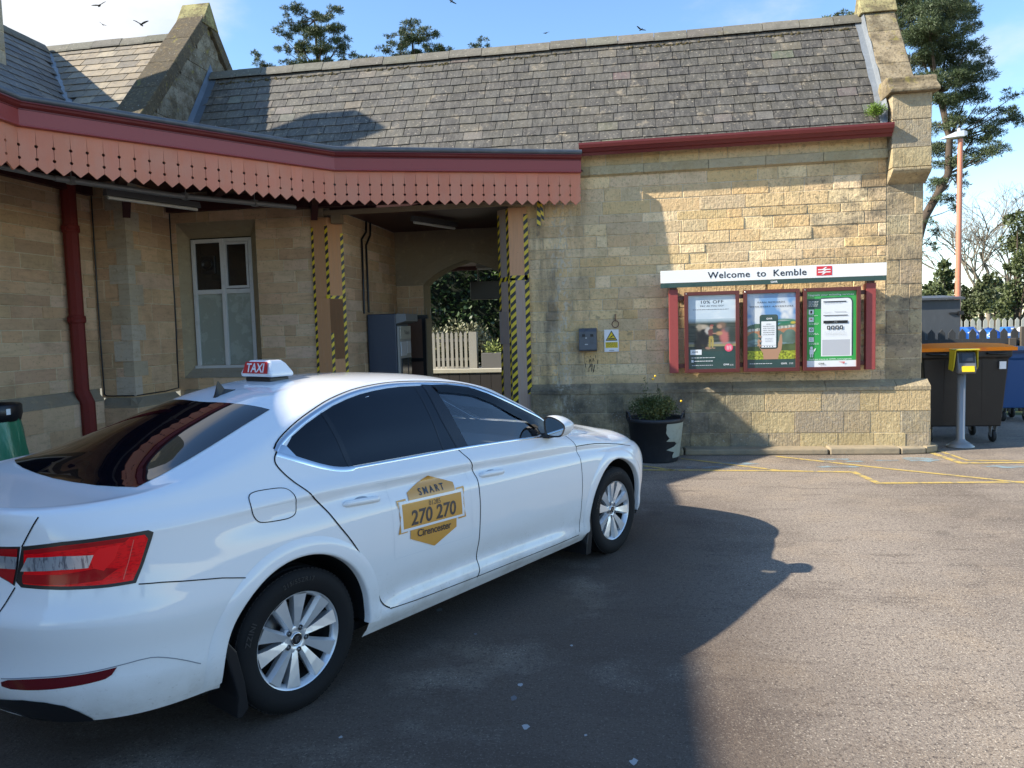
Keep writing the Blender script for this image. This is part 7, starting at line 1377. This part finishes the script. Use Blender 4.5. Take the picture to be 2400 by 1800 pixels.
B2 = [(13.82, 34.32, 2.64, 0.47), (13.92, 34.14, 2.12, 0.56), (13.74, 34.28, 1.87, 0.56)]
B3 = [(14.27, 33.88, 2.95, 0.37), (14.16, 33.59, 2.18, 0.56), (14.31, 33.58, 2.59, 0.42), (14.59, 34.09, 3.12, 0.23)]
B4 = [(17.61, 40.26, 3.16, 0.55), (17.54, 40.11, 3.45, 0.33), (17.52, 39.41, 2.72, 0.66), (17.34, 39.39, 2.14, 0.66)]
B5 = [(11.82, 32.78, 2.32, 0.55), (11.78, 32.88, 1.9, 0.55), (12.33, 33.1, 1.89, 0.55)]
pine('pine_tree', 'large dark pine with a leaning trunk rising behind the right gable', PINE_R, [(8.0, 24, -.2), (8.05, 24, 2)]+[(p[0], p[1], p[2]) for p in PINE_RT], 230, .11, .015, 1, 'pines beyond the roofs', .17, 1.18)
pine('pine_tree', 'broad pine above the roof nearest the left gable', PINE_A, [(-17, 40, 0), (-16.9, 40, 10), (-16.8, 40, 16), (-16.9, 40, 18.8)], 120, .17, .026, 2)
pine('pine_tree', 'low spreading pine bough left of the broad pine', PINE_A2, [(-20.0, 41, 0), (-20.1, 41, 12), (-20.3, 41, 16.8)], 120, .17, .026, 3)
pine('pine_tree', 'small pine tip between the two tall pines above the roof', PINE_A3, [(-15.1, 43, 0), (-15.1, 43, 12), (-15.2, 43, 17.4)], 120, .17, .026, 4)
pine('pine_tree', 'rounded pine in the middle above the slate ridge', PINE_B, [(-11.8, 42, 0), (-11.9, 42, 12), (-12, 42, 18.4)], 120, .17, .026, 5)
pine('pine_tree', 'lone small pine top right of the rounded pine', PINE_C, [(-8.8, 45, 0), (-8.8, 45, 12), (-8.75, 45, 18.2)], 120, .17, .026, 6)
pine('pine_tree', 'pine tip just peeping over the ridge beside the right gable', PINE_D, [(9.7, 38, 0), (9.7, 38, 10), (9.75, 38, 15.6)], 120, .17, .026, 7)
mever = leafmat('evergreen leaf', (.060, .080, .026), (.105, .125, .042), (.033, .046, .018)); mhed = leafmat('hedge leaf', (.050, .066, .026), (.090, .105, .036), (.027, .036, .016))
def bush(name, label, clumps, mt, seed, L=.16, w=.08, dn=46, group=None, zlow=.0):
    c0 = clumps[0]; t = thing(name, (c0[0], c0[1], 0), label, 'tree' if 'tree' in name else 'shrub', group=group); lv = Leaves(seed); tw = MB()
    for x, y, z, r in clumps:
        tw.tube([(c0[0], c0[1], 0), (lerp(c0[0], x, .5), lerp(c0[1], y, .5), z*.6), (x, y, z)], [.08, .05, .02], 5)
        for _ in range(max(4, int(9*(r/.5)))):
            g = lv.rng; d = Vector((g.gauss(0, 1), g.gauss(0, 1), g.gauss(0, 1))).normalized()*r*g.uniform(.2, .85); lv.clump(Vector((x, y, z))+d, r*g.uniform(.25, .45), dn, L, w, .3, .3)
    tw.build('trunk', mbark, t); lv.mb.build('crown', mt, t, recalc=False); return t
bush('evergreen_tree', 'tall olive-green evergreen beside the bare tree', EVER_R, mever, 11)
bush('evergreen_tree', 'dark ivy-clad bush left of the lamp post', B1, mever, 12); bush('shrub', 'dark shrub just right of the lamp post', B2, mhed, 13, group='dark shrubs beyond the far fence'); bush('shrub', 'ivy-clad shrub under the bare tree', B3, mhed, 14, group='dark shrubs beyond the far fence'); bush('shrub', 'rounded distant shrub left of the right-hand evergreen', B4, mever, 15, group='dark shrubs beyond the far fence'); bush('shrub', 'low shrub close behind the steel cabinet', B5, mhed, 16, group='dark shrubs beyond the far fence')
rng = random.Random(77)
L = Leaves(78); g = L.rng
for i in range(420):
    x = g.uniform(9, 44); z = g.uniform(.2, 1.7+.3*math.sin(x*.9)); L.clump((x, 48+g.uniform(-1, 1), z), g.uniform(.3, .6), 26, .30, .16, .3, .3)
HG = L.mb.build('hedge', mhed, recalc=False); tag(HG, 'long dark hedge closing the far side of the field', 'hedge')
# bare tree
BT = thing('bare_tree', (19.4, 45, 0), 'leafless grey tree spreading behind the lamp post', 'tree'); tw = MB(); g = random.Random(21)
def grow(p, d, L_, r, lev):
    q = p+d*L_*.5+Vector((g.gauss(0, .05), g.gauss(0, .05), .02))*L_; e = p+d*L_
    tw.tube([p, q, e], [r, r*.85, r*.7], 5 if lev < 2 else 3, caps=False)
    if lev == 6: return
    for k in range(3 if lev < 5 else 2):
        a = Vector((g.gauss(0, 1), g.gauss(0, .8), g.gauss(.25, .5))); nd = (d+a*(.46+.05*lev)).normalized(); nd.z = nd.z*.9+.12 if lev < 4 else nd.z; nd.normalize()
        grow(p+(e-p)*g.uniform(.55, 1.0), nd, L_*g.uniform(.62, .86), r*g.uniform(.50, .68), lev+1)
grow(Vector((19.4, 45, 0)), Vector((-.03, 0, 1)), 3.2, .17, 0); grow(Vector((19.6, 45, .2)), Vector((.3, 0, 1)).normalized(), 2.9, .12, 1); grow(Vector((19.3, 45, .2)), Vector((-.5, .1, 1)).normalized(), 2.8, .11, 1)
tw.build('trunk', M('grey bark', (.20, .17, .13), .9), BT)
# ivy bank over the line
L = Leaves(91); g = L.rng; mb = MB(); mb.box((-12, 19.7, 0), (1.5, 20.4, 5.0)); 
IV = thing('ivy_bank', (-4, 19.7, 0), 'thick dark ivy covering the wall beyond the far platform', 'ivy'); mb.build('wall', M('ivy wall core', (.012, .018, .010), 1.0), IV)
for i in range(5200):
    x = g.uniform(-7.6, -1.2); z = g.uniform(.74, 4.6); b = mnoise.noise(Vector((x*.9, z*.9, 3)))*.28+mnoise.noise(Vector((x*2.4, z*2.4, 7)))*.12; d = Vector((g.gauss(0, .5), -1+g.gauss(0, .4), g.gauss(-.5, .6))).normalized(); L.leaf(Vector((x, 19.52-b+g.gauss(0, .05), z)), .11, .10, d)
L.mb.build('foliage', leafmat('ivy leaf', (.025, .050, .016), (.050, .085, .022), (.013, .026, .010), .4), IV, recalc=False)
L = Leaves(92); g = L.rng
for i in range(90): L.clump((g.uniform(-5.6, -3.6), 18.9+g.uniform(-.3, .3), g.uniform(1.2, 1.95-.3*abs(g.gauss(0, .6)))), .16, 22, .10, .05, .4, .3)
tag(L.mb.build('shrub', leafmat('pale shrub leaf', (.16, .16, .09), (.24, .24, .14), (.08, .09, .04)), recalc=False), 'pale sunlit shrub behind the bleached picket fence', 'shrub')
# tuft on the verge
L = Leaves(93); g = L.rng
for i in range(22): L.clump((3.03+g.gauss(0, .045), 10.13+g.gauss(0, .03), 4.31+g.gauss(0, .035)), .04, 60, .035, .006, .3, .1)
tag(L.mb.build('plant_tuft', M('bright green tuft', (.13, .22, .02), .6), recalc=False), 'bright green tuft growing by the kneeler stone', 'plant')
# birds
mbird = M('dark feathers', (.012, .012, .014), .8)
def bird(label, p, span, bank, yaw, flap):
    t = thing('bird', p, label, 'bird', group='birds circling over the station'); mb = MB(); s = span/2; R = Matrix.Translation(p) @ Matrix.Rotation(yaw, 4, 'Z') @ Matrix.Rotation(bank, 4, 'Y')
    mb.sphere((0, 0, 0), (.07*span, .19*span, .06*span), 10, 8); mb.add([(-.03*span, -.16*span, 0), (.03*span, -.16*span, 0), (.055*span, -.32*span, 0), (-.055*span, -.32*span, 0)], [(0, 1, 2, 3)]); mb.sphere((0, .20*span, .01*span), .045*span, 8, 6)
    for sg in (-1, 1):
        out_ = [(0.03, .07), (.35, .13), (.62, .09), (1.0, -.02), (.93, -.09), (.78, -.10), (.55, -.09), (.3, -.10), (.03, -.09)]
        zf = lambda u: flap*s*(u if u < .45 else .45+(u-.45)*.3)
        k = len(out_); mb.add([(sg*u*s, v*span, zf(u)+dz) for dz in (0, .012*span) for u, v in out_], [tuple(range(k))[::-1], tuple(range(k, 2*k))]+[(i, (i+1) % k, k+(i+1) % k, k+i) for i in range(k)])
    mb.v = [tuple(R @ Vector(v)) for v in mb.v]; mb.build('body', mbird, t)
for lb, p, sp, bk, yw, fl_ in (('large dark bird banking at the top left, left of the others', (-20.88, 28, 15.07), .62, -.5, .9, .35), ('tiny distant bird under the banking bird', (-33.42, 45, 21.98), .50, .5, .3, .3), ('dark bird with raised wings left of the gable peak', (-20.47, 30, 15.06), .66, .05, .2, .75), ('bird cut by the top edge above the middle pine', (-7.83, 34, 16.48), .50, .5, .6, .2), ('small bird just above the ridge, left of the cloud', (-3.79, 36, 15.49), .42, -.35, .8, .1), ('small bird over the ridge in front of the thin cloud', (.58, 36, 15.25), .50, .3, .5, .4)): bird(lb, p, sp, bk, yw, fl_)

# unseen hedge added behind the viewer to put a dark reflection in the paintwork
L = Leaves(55); g = L.rng
for i in range(260): x = g.uniform(-8, 26); L.clump((x, -17+g.uniform(-.8, .8), g.uniform(.2, 2.4+.8*math.sin(x*.7))), g.uniform(.4, .7), 20, .40, .22, .3, .3)
tag(L.mb.build('hedge', mhed, recalc=False), 'unseen tall hedge added behind the viewer for reflections in the car paint', 'hedge')
